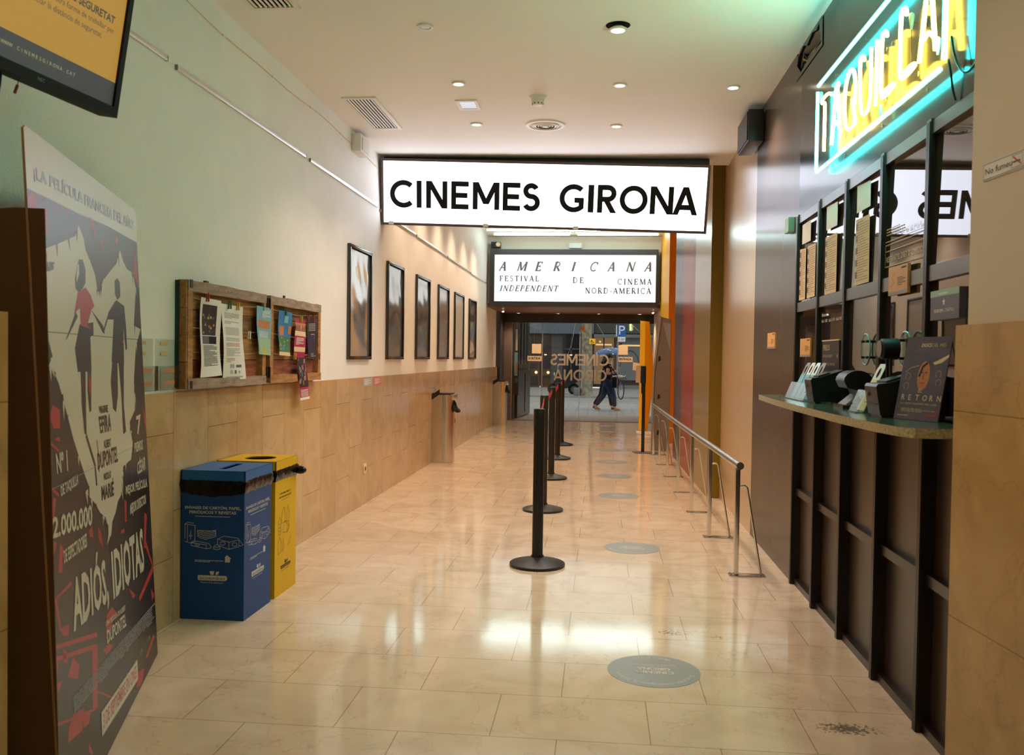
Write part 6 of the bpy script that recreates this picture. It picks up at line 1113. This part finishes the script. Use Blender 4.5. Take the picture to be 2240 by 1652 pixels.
# brown panelled shutter cabinet on the left of the passage
Q = Plane((-1.862, 19.32, 0), (0.16, 2.03, 0), (0, 0, 1)); t = thing('wooden_cabinet', 'dark brown panelled wooden cabinet outside the left glass door', 'cabinet', (-1.8, 20.3, 0))
MB().prism(Q, [(0.25, 0.02), (2.02, 0.02), (2.02, 1.06), (0.25, 1.06)], 0, 0.05).build('lower_door', 'dark_wood_panel', t); MB().prism(Q, [(0.25, 1.10), (2.02, 1.10), (2.02, 2.3), (0.25, 2.3)], 0, 0.02).build('upper_panel', 'facade_brown', t)
m = MB()
for k in range(4): m.prism(Q, [(0.35+k*0.42, 1.2), (0.62+k*0.42, 1.2), (0.62+k*0.42, 2.2), (0.35+k*0.42, 2.2)], 0.02, 0.035)
m.build('slats', 'dark_wood', t); MB().prism(Q, [(1.25, 0.1), (1.29, 0.1), (1.29, 1.0), (1.25, 1.0)], 0.05, 0.062).build('door_stile', 'dark_wood', t)
P_ = Plane((-1.78, 19.4, 0), (1, 0.25, 0), (0, 0, 1)); m = MB().prism(P_, [(-0.09, 0.55), (0.02, 0.52), (0.02, 2.0), (-0.06, 2.0)], -0.01, 0); m.rect(P_, -0.055, 1.5, -0.01, 1.97, 0.001, 1); m.rect(P_, -0.075, 0.95, -0.005, 1.46, 0.001, 2); m.rect(P_, -0.06, 0.8, 0.0, 0.9, 0.001, 3); m.rect(P_, -0.05, 1.0, -0.01, 1.25, 0.0015, 4)
tag(m.build('display_poster', ['dark_print', 'white_paper', 'cyan_print', 'green_print', 'coral_print']), 'narrow colourful poster panel outside at the left door jamb', 'poster')
# facade across the street
t = thing('street_building', 'dark shop building with wooden doors and lit window across the street', 'building', (0, 42, ZS)); yF = 42.1
m = MB(); m.box((-20, yF, ZS), (-4.0, 42.6, 9), 0); m.box((-4.0, yF, 2.55), (20, 42.6, 9), 0); m.box((-2.28, yF, ZS), (-1.75, 42.6, 2.55), 0); m.box((-0.95, yF, ZS), (-0.32, 42.6, 2.55), 0); m.box((2.9, yF, ZS), (20, 42.6, 2.55), 0); m.box((-4.0, yF, ZS), (-3.3, 42.6, 2.55), 0); m.build('wall', 'facade_dark', t)
MB().box((-4.2, 41.9, 2.5), (-0.3, 42.1, 3.4)).build('awning_band', 'facade_band', t); MB().box((-0.3, 41.95, 2.35), (8, 42.1, 2.5)).build('cornice', 'facade_grey', t)
for k, (a, b) in enumerate(((-3.3, -2.82), (-2.78, -2.28))):
    d = MB().box((a, 42.2, ZS), (b, 42.3, 2.5)).build('door', 'facade_brown', t)
    m = MB()
    for z0, z1 in ((0.05, 0.5), (0.85, 2.3)): m.box((a+0.08, 42.18, z0), (b-0.08, 42.2, z1))
    m.build('door_panel', 'dark_wood', d)
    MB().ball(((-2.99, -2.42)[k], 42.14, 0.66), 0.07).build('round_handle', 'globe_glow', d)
for a, b in ((-1.75, -0.95),):
    d = MB().box((a, 42.25, 0.3), (b, 42.3, 2.5)).build('window', 'shop_glass', t); m = MB(); m.box(((a+b)/2-0.03, 42.2, 0.3), ((a+b)/2+0.03, 42.25, 2.5)); m.box((a, 42.2, 1.75), (b, 42.25, 1.82)); m.build('glazing_bar', 'facade_dark', d); MB().box((a, 42.15, ZS), (b, 42.4, 0.3)).build('window_sill', 'facade_grey', t)
d = MB().box((-0.32, 42.35, 0.15), (0.72, 42.4, 2.35)).build('shop_door', 'room_glow', t); m = MB()
for x in (-0.3, 0.18, 0.68): m.box((x-0.03, 42.25, 0.1), (x+0.03, 42.35, 2.35))
m.build('door_frame', 'facade_brown', d)
m = MB(); m.box((-0.2, 42.3, 1.98), (0.55, 42.34, 2.05)); m.ball((0.0, 42.3, 2.15), 0.05); m.ball((0.45, 42.3, 1.75), 0.06); m.build('lamp', 'window_glow', d)
d = MB().box((0.75, 42.25, 0.35), (2.9, 42.3, 2.35)).build('shop_window', 'facade_grey', t); m = MB(); m.box((0.9, 42.2, 1.95), (2.0, 42.24, 2.02)); m.build('lamp', 'window_glow', d); m = MB(); m.tube([(1.4+0.45*cos(rad(a)), 42.24, 1.0+0.75*sin(rad(a))) for a in range(0, 181, 15)], 0.02, 6); m.build('arch', 'facade_dark', d)
MB().box((0.72, 41.9, ZS), (2.9, 42.2, 0.12)).build('step', 'facade_grey', t)
for x in (-2.55, -1.9, -1.35): MB().ball((x, 42.0, 1.5+0.0*x), 0.05, 0, 10, 6, (1.4, 1, 0.6)).build('wall_lamp', 'globe_glow', t)
struct('street_building_end', MB().box((-20, 42.6, 0), (20, 43, 9)), 'facade_dark')
# tree
t = thing('plane_tree', 'mottled plane tree trunk on the far pavement behind the glass doors', 'tree', (-0.49, 33.6, ZS)); rr = random.Random(2)
pts = [(-0.49+0.02*sin(z*1.7), 33.6, ZS+z) for z in (0, 0.15, 0.5, 1.0, 1.6, 2.3, 3.2, 4.6)]
MB().tube(pts, 0.2, 16, 0, True, [0.30, 0.24, 0.22, 0.21, 0.20, 0.19, 0.18, 0.15]).build('trunk', 'bark', t)
m = MB()
for k in range(14):
    x, z = -0.49, rr.uniform(2.9, 4.5); p = [V((x, 33.6, z))]; d = V((rr.uniform(-1, 1), rr.uniform(-0.3, 0.3), rr.uniform(-0.25, 0.4)))
    for q in range(6): d = d+V((rr.uniform(-.4, .4), rr.uniform(-.2, .2), rr.uniform(-.5, .2))); p.append(p[-1]+d*0.35)
    m.tube(p, 0.02, 5, 0, True, [0.03-0.004*i for i in range(7)])
m.build('branches', 'bark', t)
tag(MB().box((-0.95, 33.2, ZS+0.02), (-0.72, 33.9, ZS+0.30), 0, 0.02).build('planter_kerb', 'facade_grey'), 'low grey block beside the foot of the tree', 'kerb block')
# parking sign
t = thing('parking_sign', 'blue parking sign with a white P above a small white plate', 'sign', (0.9, 40.0, 2.0)); PP = FRONT(40.0)
MB().prism(PP, [(0.73, 2.36), (1.13, 2.36), (1.13, 2.86), (0.73, 2.86)], -0.06, 0).build('panel', 'sign_blue', t); m = MB(); m.rect(PP, 0.70, 2.36, 0.735, 2.86, 0.002); m.line(PP, [(0.86, 2.44), (0.86, 2.80), (0.98, 2.80)]+[(0.98+0.085*cos(rad(a)), 2.715+0.085*sin(rad(a))) for a in (60, 30, 0, -30, -60)]+[(0.98, 2.63), (0.86, 2.63)], 0.055, 0.003); m.build('letter', 'white_paper', t)
m = MB().prism(PP, [(0.78, 2.12), (1.12, 2.12), (1.12, 2.33), (0.78, 2.33)], -0.04, 0); m.lines(PP, 0.92, 2.17, 1.10, 2.27, 2, 0.001, 1); m.line(PP, arc(0.84, 2.22, 0.035, 0.035, 0, 330, 10), 0.015, 0.001, 1); m.build('plate', ['white_paper', 'ink'], t); MB().box((0.88, 40.0, 2.0), (0.98, 42.1, 2.06)).build('arm', 'black_metal', t)
# scooter
t = thing('scooter', 'black motor scooter parked at the kerb left of the tree', 'scooter', (-1.3, 34.6, ZS)); y = 34.6
for x in (-0.98, -1.78): w_ = MB().torus((x, y, ZS+0.22), 0.17, 0.055, (1, 0, 0), (0, 0, 1), 0, 28, 10).build('wheel', 'tyre', t); m = MB().lathe([(0.0, -0.03), (0.12, -0.03), (0.12, 0.03), (0.0, 0.03)], (x, y, ZS+0.22), 20, 0, 'Y'); m.build('hub', 'panel_grey', w_)
m = MB(); m.prism(Plane((0, y, 0), (1, 0, 0), (0, 0, 1)), [(-1.55, 0.20), (-1.42, 0.16), (-1.20, 0.20), (-1.10, 0.32), (-0.86, 0.42), (-0.82, 0.62), (-0.95, 0.70), (-1.25, 0.66), (-1.34, 0.36), (-1.52, 0.34)], -0.13, 0.13); m.build('body', 'scooter_black', t)
MB().prism(Plane((0, y, 0), (1, 0, 0), (0, 0, 1)), [(-1.72, 0.34), (-1.58, 0.22), (-1.50, 0.30), (-1.52, 0.70), (-1.60, 0.86), (-1.70, 0.86), (-1.72, 0.6)], -0.17, 0.17).build('front_shield', 'scooter_black', t); MB().prism(Plane((0, y, 0), (1, 0, 0), (0, 0, 1)), [(-1.28, 0.66), (-0.84, 0.66), (-0.80, 0.74), (-1.0, 0.78), (-1.25, 0.72)], -0.12, 0.12).build('seat', 'tyre', t)
m = MB(); m.tube([(-1.62, y-0.3, 0.92), (-1.66, y, 0.88), (-1.62, y+0.3, 0.92)], 0.014, 8); m.tube([(-1.66, y, 0.85), (-1.78, y, 0.2)], 0.02, 8); m.build('handlebar', 'black_metal', t)
for s_ in (-1, 1): m = MB(); m.tube([(-1.63, y+0.2*s_, 0.92), (-1.60, y+0.26*s_, 1.04)], 0.006, 6); m.ball((-1.60, y+0.27*s_, 1.07), 0.05, 0, 10, 6, (0.4, 1.2, 0.8)); m.build('mirror', 'pale_ink', t)
m = MB(); m.ball((-1.735, y, 0.72), 0.07, 0, 12, 8, (0.5, 1, 1)); m.build('headlight', 'white_plastic', t)
# bicycle
t = thing('bicycle', 'city bicycle with a front basket parked across the street, seen head on', 'bicycle', (0.72, 31.2, ZS)); bx = 0.74; fy = 31.0
def bp(s_, z, o=0): return V((bx-0.30*s_+o*0.95, fy+s_*0.95, ZS+z))
bd = V((-0.30, 0.95, 0)).normalized()
for s_ in (0.0, 1.05):
    w_ = MB().torus(bp(s_, 0.34), 0.32, 0.018, bd, (0, 0, 1), 0, 36, 8).build('wheel', 'tyre', t); m = MB()
    for k in range(14): a = 2*pi*k/14; m.tube([bp(s_, 0.34), bp(s_, 0.34)+bd*0.31*cos(a)+V((0, 0, 0.31*sin(a)))], 0.002, 4)
    m.build('spokes', 'alu', w_)
m = MB()
for a, b in (((0, .34), (.22, .72)), ((.22, .72), (.58, .42)), ((.58, .42), (.70, .80)), ((.58, .42), (1.05, .34)), ((1.05, .34), (.68, .68)), ((.24, .62), (.62, .56))): m.tube([bp(*a), bp(*b)], 0.016, 8)
m.build('frame', 'black_metal', t); m = MB(); m.tube([bp(.22, .72), bp(.24, .84)], 0.014, 8); m.tube([bp(.34, .84, -.28), bp(.20, .80, -.2), bp(.22, .84), bp(.20, .80, .2), bp(.34, .84, .28)], 0.012, 8); m.build('handlebar', 'alu', t)
m = MB(); m.ball(bp(.70, .86), 0.12, 0, 12, 7, (0.8, 1.2, 0.4)); m.build('saddle', 'tyre', t)
m = MB(); c = bp(-0.02, .52)
for z in (0.0, 0.06, 0.12, 0.18, 0.24): m.tube([c+V((-0.15, -0.1, z)), c+V((0.15, -0.1, z)), c+V((0.17, 0.14, z)), c+V((-0.17, 0.14, z)), c+V((-0.15, -0.1, z))], 0.006, 5)
for k in range(9): m.tube([c+V((-0.15+0.0375*k, -0.1, 0)), c+V((-0.17+0.0425*k, -0.11, 0.25))], 0.005, 5)
m.build('basket', 'black_metal', t); m = MB(); m.ball(bp(-.02, .80), 0.05, 0); m.build('lamp', 'gold_vinyl', t)

# ------------------------------------------------------------------ the two walkers under one umbrella
def skin_mesh(name, joints, bones, mats, parent, levels=2, root=0):
    """one continuous tapered surface grown on a skeleton: joints {key: ((x, y, z), (rx, ry))}"""
    keys = list(joints); idx = {k: i for i, k in enumerate(keys)}; me = bpy.data.meshes.new(name)
    org = parent.location if parent else V((0, 0, 0))
    me.from_pydata([V(joints[k][0])-org for k in keys], [(idx[a], idx[b]) for a, b in bones], [])
    o = bpy.data.objects.new(name, me); COL.objects.link(o); o.parent = parent
    sk = o.modifiers.new('skin', 'SKIN'); sk.use_smooth_shade = True
    lay = me.skin_vertices[0] if me.skin_vertices else None
    if lay is None:
        bm = bmesh.new(); bm.from_mesh(me); bm.verts.layers.skin.verify(); bm.to_mesh(me); bm.free(); lay = me.skin_vertices[0]
    for k in keys: r = joints[k][1]; lay.data[idx[k]].radius = r if isinstance(r, tuple) else (r, r); lay.data[idx[k]].use_root = (idx[k] == root)
    ss = o.modifiers.new('smooth', 'SUBSURF'); ss.levels = levels; ss.render_levels = levels
    me.materials.append(MATS[mats]); return o
def walker(x, y, h, label, dark, reach):
    """stands facing +x in mid-stride; x is the hip; h scales a 1.60 m figure"""
    t = thing('person', label, 'person', (x, y, ZS), 'two people walking past under an umbrella'); k = h/1.60
    def p(a, b, c): return (x+a*k, y+b*k, ZS+c*k)
    J = {'pelvis': (p(0, 0, .82), (.13*k, .11*k)), 'waist': (p(.005, 0, .98), (.11*k, .095*k)), 'chest': (p(.02, 0, 1.18), (.135*k, .11*k)), 'neck0': (p(.035, 0, 1.33), (.07*k, .06*k)), 'neck': (p(.05, 0, 1.39), (.048*k, .045*k)), 'head': (p(.075, 0, 1.50), (.090*k, .084*k)), 'crown': (p(.075, 0, 1.56), (.072*k, .070*k))}
    Bn = [('pelvis', 'waist'), ('waist', 'chest'), ('chest', 'neck0'), ('neck0', 'neck'), ('neck', 'head'), ('head', 'crown')]
    for s_, sg, kn, an, toe in (('f', -1, (.17, .47), (.22, .09), (.36, .025)), ('r', 1, (-.10, .44), (-.33, .12), (-.20, .02))):
        J['hip'+s_] = (p(.01, .085*sg, .78), (.095*k, .09*k)); J['thigh'+s_] = (p(kn[0]*.5, .09*sg, .64), (.085*k, .08*k)); J['knee'+s_] = (p(kn[0], .09*sg, kn[1]), (.056*k, .055*k)); J['calf'+s_] = (p((kn[0]*.6+an[0]*.4), .09*sg, kn[1]*.6+an[1]*.4), (.056*k, .052*k)); J['ankle'+s_] = (p(an[0], .09*sg, an[1]), (.036*k, .034*k)); J['toe'+s_] = (p(toe[0], .09*sg, toe[1]+.01), (.034*k, .022*k))
        Bn += [('pelvis', 'hip'+s_), ('hip'+s_, 'thigh'+s_), ('thigh'+s_, 'knee'+s_), ('knee'+s_, 'calf'+s_), ('calf'+s_, 'ankle'+s_), ('ankle'+s_, 'toe'+s_)]
    arms = {'f': (-1, (.02, -.19, 1.28), (.00, -.23, 1.04), (.17, -.17, 1.10)), 'r': (1, (.02, .19, 1.28), (.03, .22, 1.05), (.20, .16, 1.16) if reach else (.13, .2, .92))}
    for s_, (sg, sh, el, wr) in arms.items():
        J['sh'+s_] = (p(*sh), (.064*k, .062*k)); J['el'+s_] = (p(*el), (.050*k, .047*k)); J['wr'+s_] = (p(*wr), (.029*k, .027*k)); pl = V(wr)+(V(wr)-V(el)).normalized()*.06; J['palm'+s_] = (p(*pl), (.036*k, .022*k))
        Bn += [('chest', 'sh'+s_), ('sh'+s_, 'el'+s_), ('el'+s_, 'wr'+s_), ('wr'+s_, 'palm'+s_)]; d = (V(wr)-V(el)).normalized(); side = V((0, 1, 0)); upv = d.cross(side)
        for q in range(4):
            b = pl+upv*(.026-.017*q); f1 = b+d*(.045-.004*abs(q-1.5))+side*sg*-.004; f2 = f1+d*.018-side*sg*.022
            J['k%s%d' % (s_, q)] = (p(*f1), .0105*k); J['t%s%d' % (s_, q)] = (p(*f2), .0085*k); Bn += [('palm'+s_, 'k%s%d' % (s_, q)), ('k%s%d' % (s_, q), 't%s%d' % (s_, q))]
        th1 = pl+upv*.04-side*sg*.02; J['h'+s_] = (p(*th1), .011*k); J['hh'+s_] = (p(*(th1+d*.03)), .009*k); Bn += [('palm'+s_, 'h'+s_), ('h'+s_, 'hh'+s_)]
    skin_mesh('body', J, Bn, 'skin', t)
    # face, hair, clothes
    m = MB(); m.ball(p(.163, 0, 1.492), .020*k, 0, 10, 6, (1, .7, 1.1)); m.build('nose', 'skin', t); m = MB()
    for sg in (-1, 1): m.ball(p(.149, .033*sg, 1.515), .011*k, 0, 10, 6)
    m.build('eyes', 'ink', t); MB().ball(p(.150, 0, 1.455), .016*k, 0, 10, 6, (.5, 1.4, .35)).build('mouth', 'coral_print', t); m = MB()
    for sg in (-1, 1): m.ball(p(.065, .090*sg, 1.495), .022*k, 0, 10, 6, (.8, .35, 1.2))
    m.build('ears', 'skin', t); m = MB(); m.ball(p(.045, 0, 1.548), .108*k, 0, 18, 12, (1.0, .98, .92)); m.ball(p(-.035, 0, 1.46), .075*k, 0, 14, 9, (.8, 1.1, 1.2)); m.ball(p(-.085, 0, 1.40), .055*k, 0, 12, 8, (.8, .9, 1.3)); m.build('hair', 'hair', t)
    CJ = {a: (J[a][0], tuple(r+.040*k for r in J[a][1])) for a in ('waist', 'chest')}; CJ['pelvis'] = (p(-.003, 0, .78), (.188*k, .160*k)); CJ['neck0'] = (p(.03, 0, 1.31), (.105*k, .08*k)); CB = [('pelvis', 'waist'), ('waist', 'chest'), ('chest', 'neck0')]
    for s_ in 'fr': e = V(J['sh'+s_][0]).lerp(V(J['el'+s_][0]), .55); CJ['sh'+s_] = (J['sh'+s_][0], (.085*k, .08*k)); CJ['sl'+s_] = (tuple(e), (.072*k, .07*k)); CB += [('chest', 'sh'+s_), ('sh'+s_, 'sl'+s_)]
    skin_mesh('shirt', CJ, CB, 'shirt_black', t)
    TJ = {'pelvis': (J['pelvis'][0], (.170*k, .145*k)), 'top': (p(0, 0, 1.0), (.140*k, .125*k))}; TB_ = [('pelvis', 'top')]
    for s_ in 'fr':
        for q, r in (('hip', .132), ('thigh', .120), ('knee', .086), ('calf', .076)): TJ[q+s_] = (J[q+s_][0], (r*k, r*.95*k))
        e = V(J['calf'+s_][0]).lerp(V(J['ankle'+s_][0]), .9); TJ['hem'+s_] = (tuple(e), (.056*k, .054*k)); TB_ += [('pelvis', 'hip'+s_), ('hip'+s_, 'thigh'+s_), ('thigh'+s_, 'knee'+s_), ('knee'+s_, 'calf'+s_), ('calf'+s_, 'hem'+s_)]
    skin_mesh('trousers', TJ, TB_, 'black_cloth' if dark else 'jeans', t)
    for s_ in 'fr':
        a, b = V(J['ankle'+s_][0]), V(J['toe'+s_][0]); skin_mesh('shoe', {'a': (tuple(a+V((-.03*k, 0, -.055*k))), (.038*k, .036*k)), 'b': (tuple(a.lerp(b, .5)+V((0, 0, -.015*k))), (.044*k, .034*k)), 'c': (tuple(b+V((.02*k, 0, 0))), (.04*k, .024*k))}, [('a', 'b'), ('b', 'c')], 'shoe_brown' if dark else 'shoe_tan', t, 2)
    return t
walker(0.215, 24.30, 1.53, 'person in a black shirt and blue jeans striding right, holding a dark shoulder bag', False, False)
walker(0.15, 24.86, 1.47, 'person in dark clothes, mostly hidden behind the one in jeans, holding the umbrella', True, True)
t = thing('shoulder_bag', 'dark shoulder bag at the side of the person in jeans', 'bag', (0.40, 24.02, 0.55)); m = MB(); m.box((0.33, 23.93, 0.58), (0.51, 24.05, 0.86), 0, 0.03); m.build('body', 'black_cloth', t); MB().tube([(0.34, 24.02, 0.87), (0.30, 24.03, 1.05), (0.24, 24.10, 1.19), (0.26, 24.20, 1.20), (0.40, 24.06, 1.0), (0.50, 24.02, 0.87)], 0.012, 8).build('strap', 'black_cloth', t)
t = thing('umbrella', 'blue umbrella with white dots held over the two walkers', 'umbrella', (0.33, 24.75, 0.95)); cx, cy, cz, n = 0.325, 24.72, 1.655, 8; m = MB(); rings = 7; vs_ = []
for i in range(rings+1):
    f = i/rings; r = 0.47*sin(f*pi/2*0.98); z = cz-0.20*(1-cos(f*pi/2*0.98))
    for k in range(n*3): a = 2*pi*k/(n*3); sc = 1-0.05*f*(1-abs(cos(a*n/2))); vs_.append((cx+r*sc*cos(a), cy+r*sc*sin(a), z-(0.015*f if k % 3 == 0 else 0)))
N_ = n*3
m.add(vs_, [(i*N_+k, i*N_+(k+1) % N_, (i+1)*N_+(k+1) % N_, (i+1)*N_+k) for i in range(rings) for k in range(N_)], 0, True)
rr = random.Random(8)
for i in range(64):
    f = rr.uniform(0.15, 0.97); a = rr.uniform(0, 2*pi); r = 0.472*sin(f*pi/2*0.98); z = cz-0.20*(1-cos(f*pi/2*0.98))+0.004; th = f*pi/2*0.98; nn = V((0.20*sin(th)*cos(a), 0.20*sin(th)*sin(a), 0.47*cos(th)+0.05)).normalized(); ee = nn.cross(V((0, 0, 1.0001))).normalized(); m.poly(Plane(V((cx+r*cos(a), cy+r*sin(a), z)), ee, nn.cross(ee)), arc(0, 0, 0.024, 0.024, 0, 330, 11), 0.004, 1)
m.fix = False; m.build('canopy', ['brolly_blue', 'brolly_dot'], t); m = MB(); m.tube([(cx, cy, cz+0.04), (cx, cy, 0.98)], 0.007, 8); m.build('shaft', 'alu', t); MB().tube([(cx, cy, 1.06), (cx, cy, 0.95), (cx+0.02, cy, 0.92), (cx+0.05, cy, 0.93)], 0.013, 8).build('handle', 'black_plastic', t)
m = MB()
for k in range(n): a = 2*pi*k/n; m.tube([(cx, cy, cz-0.01), (cx+0.46*cos(a), cy+0.46*sin(a), cz-0.195)], 0.003, 5)
m.build('ribs', 'alu', t)
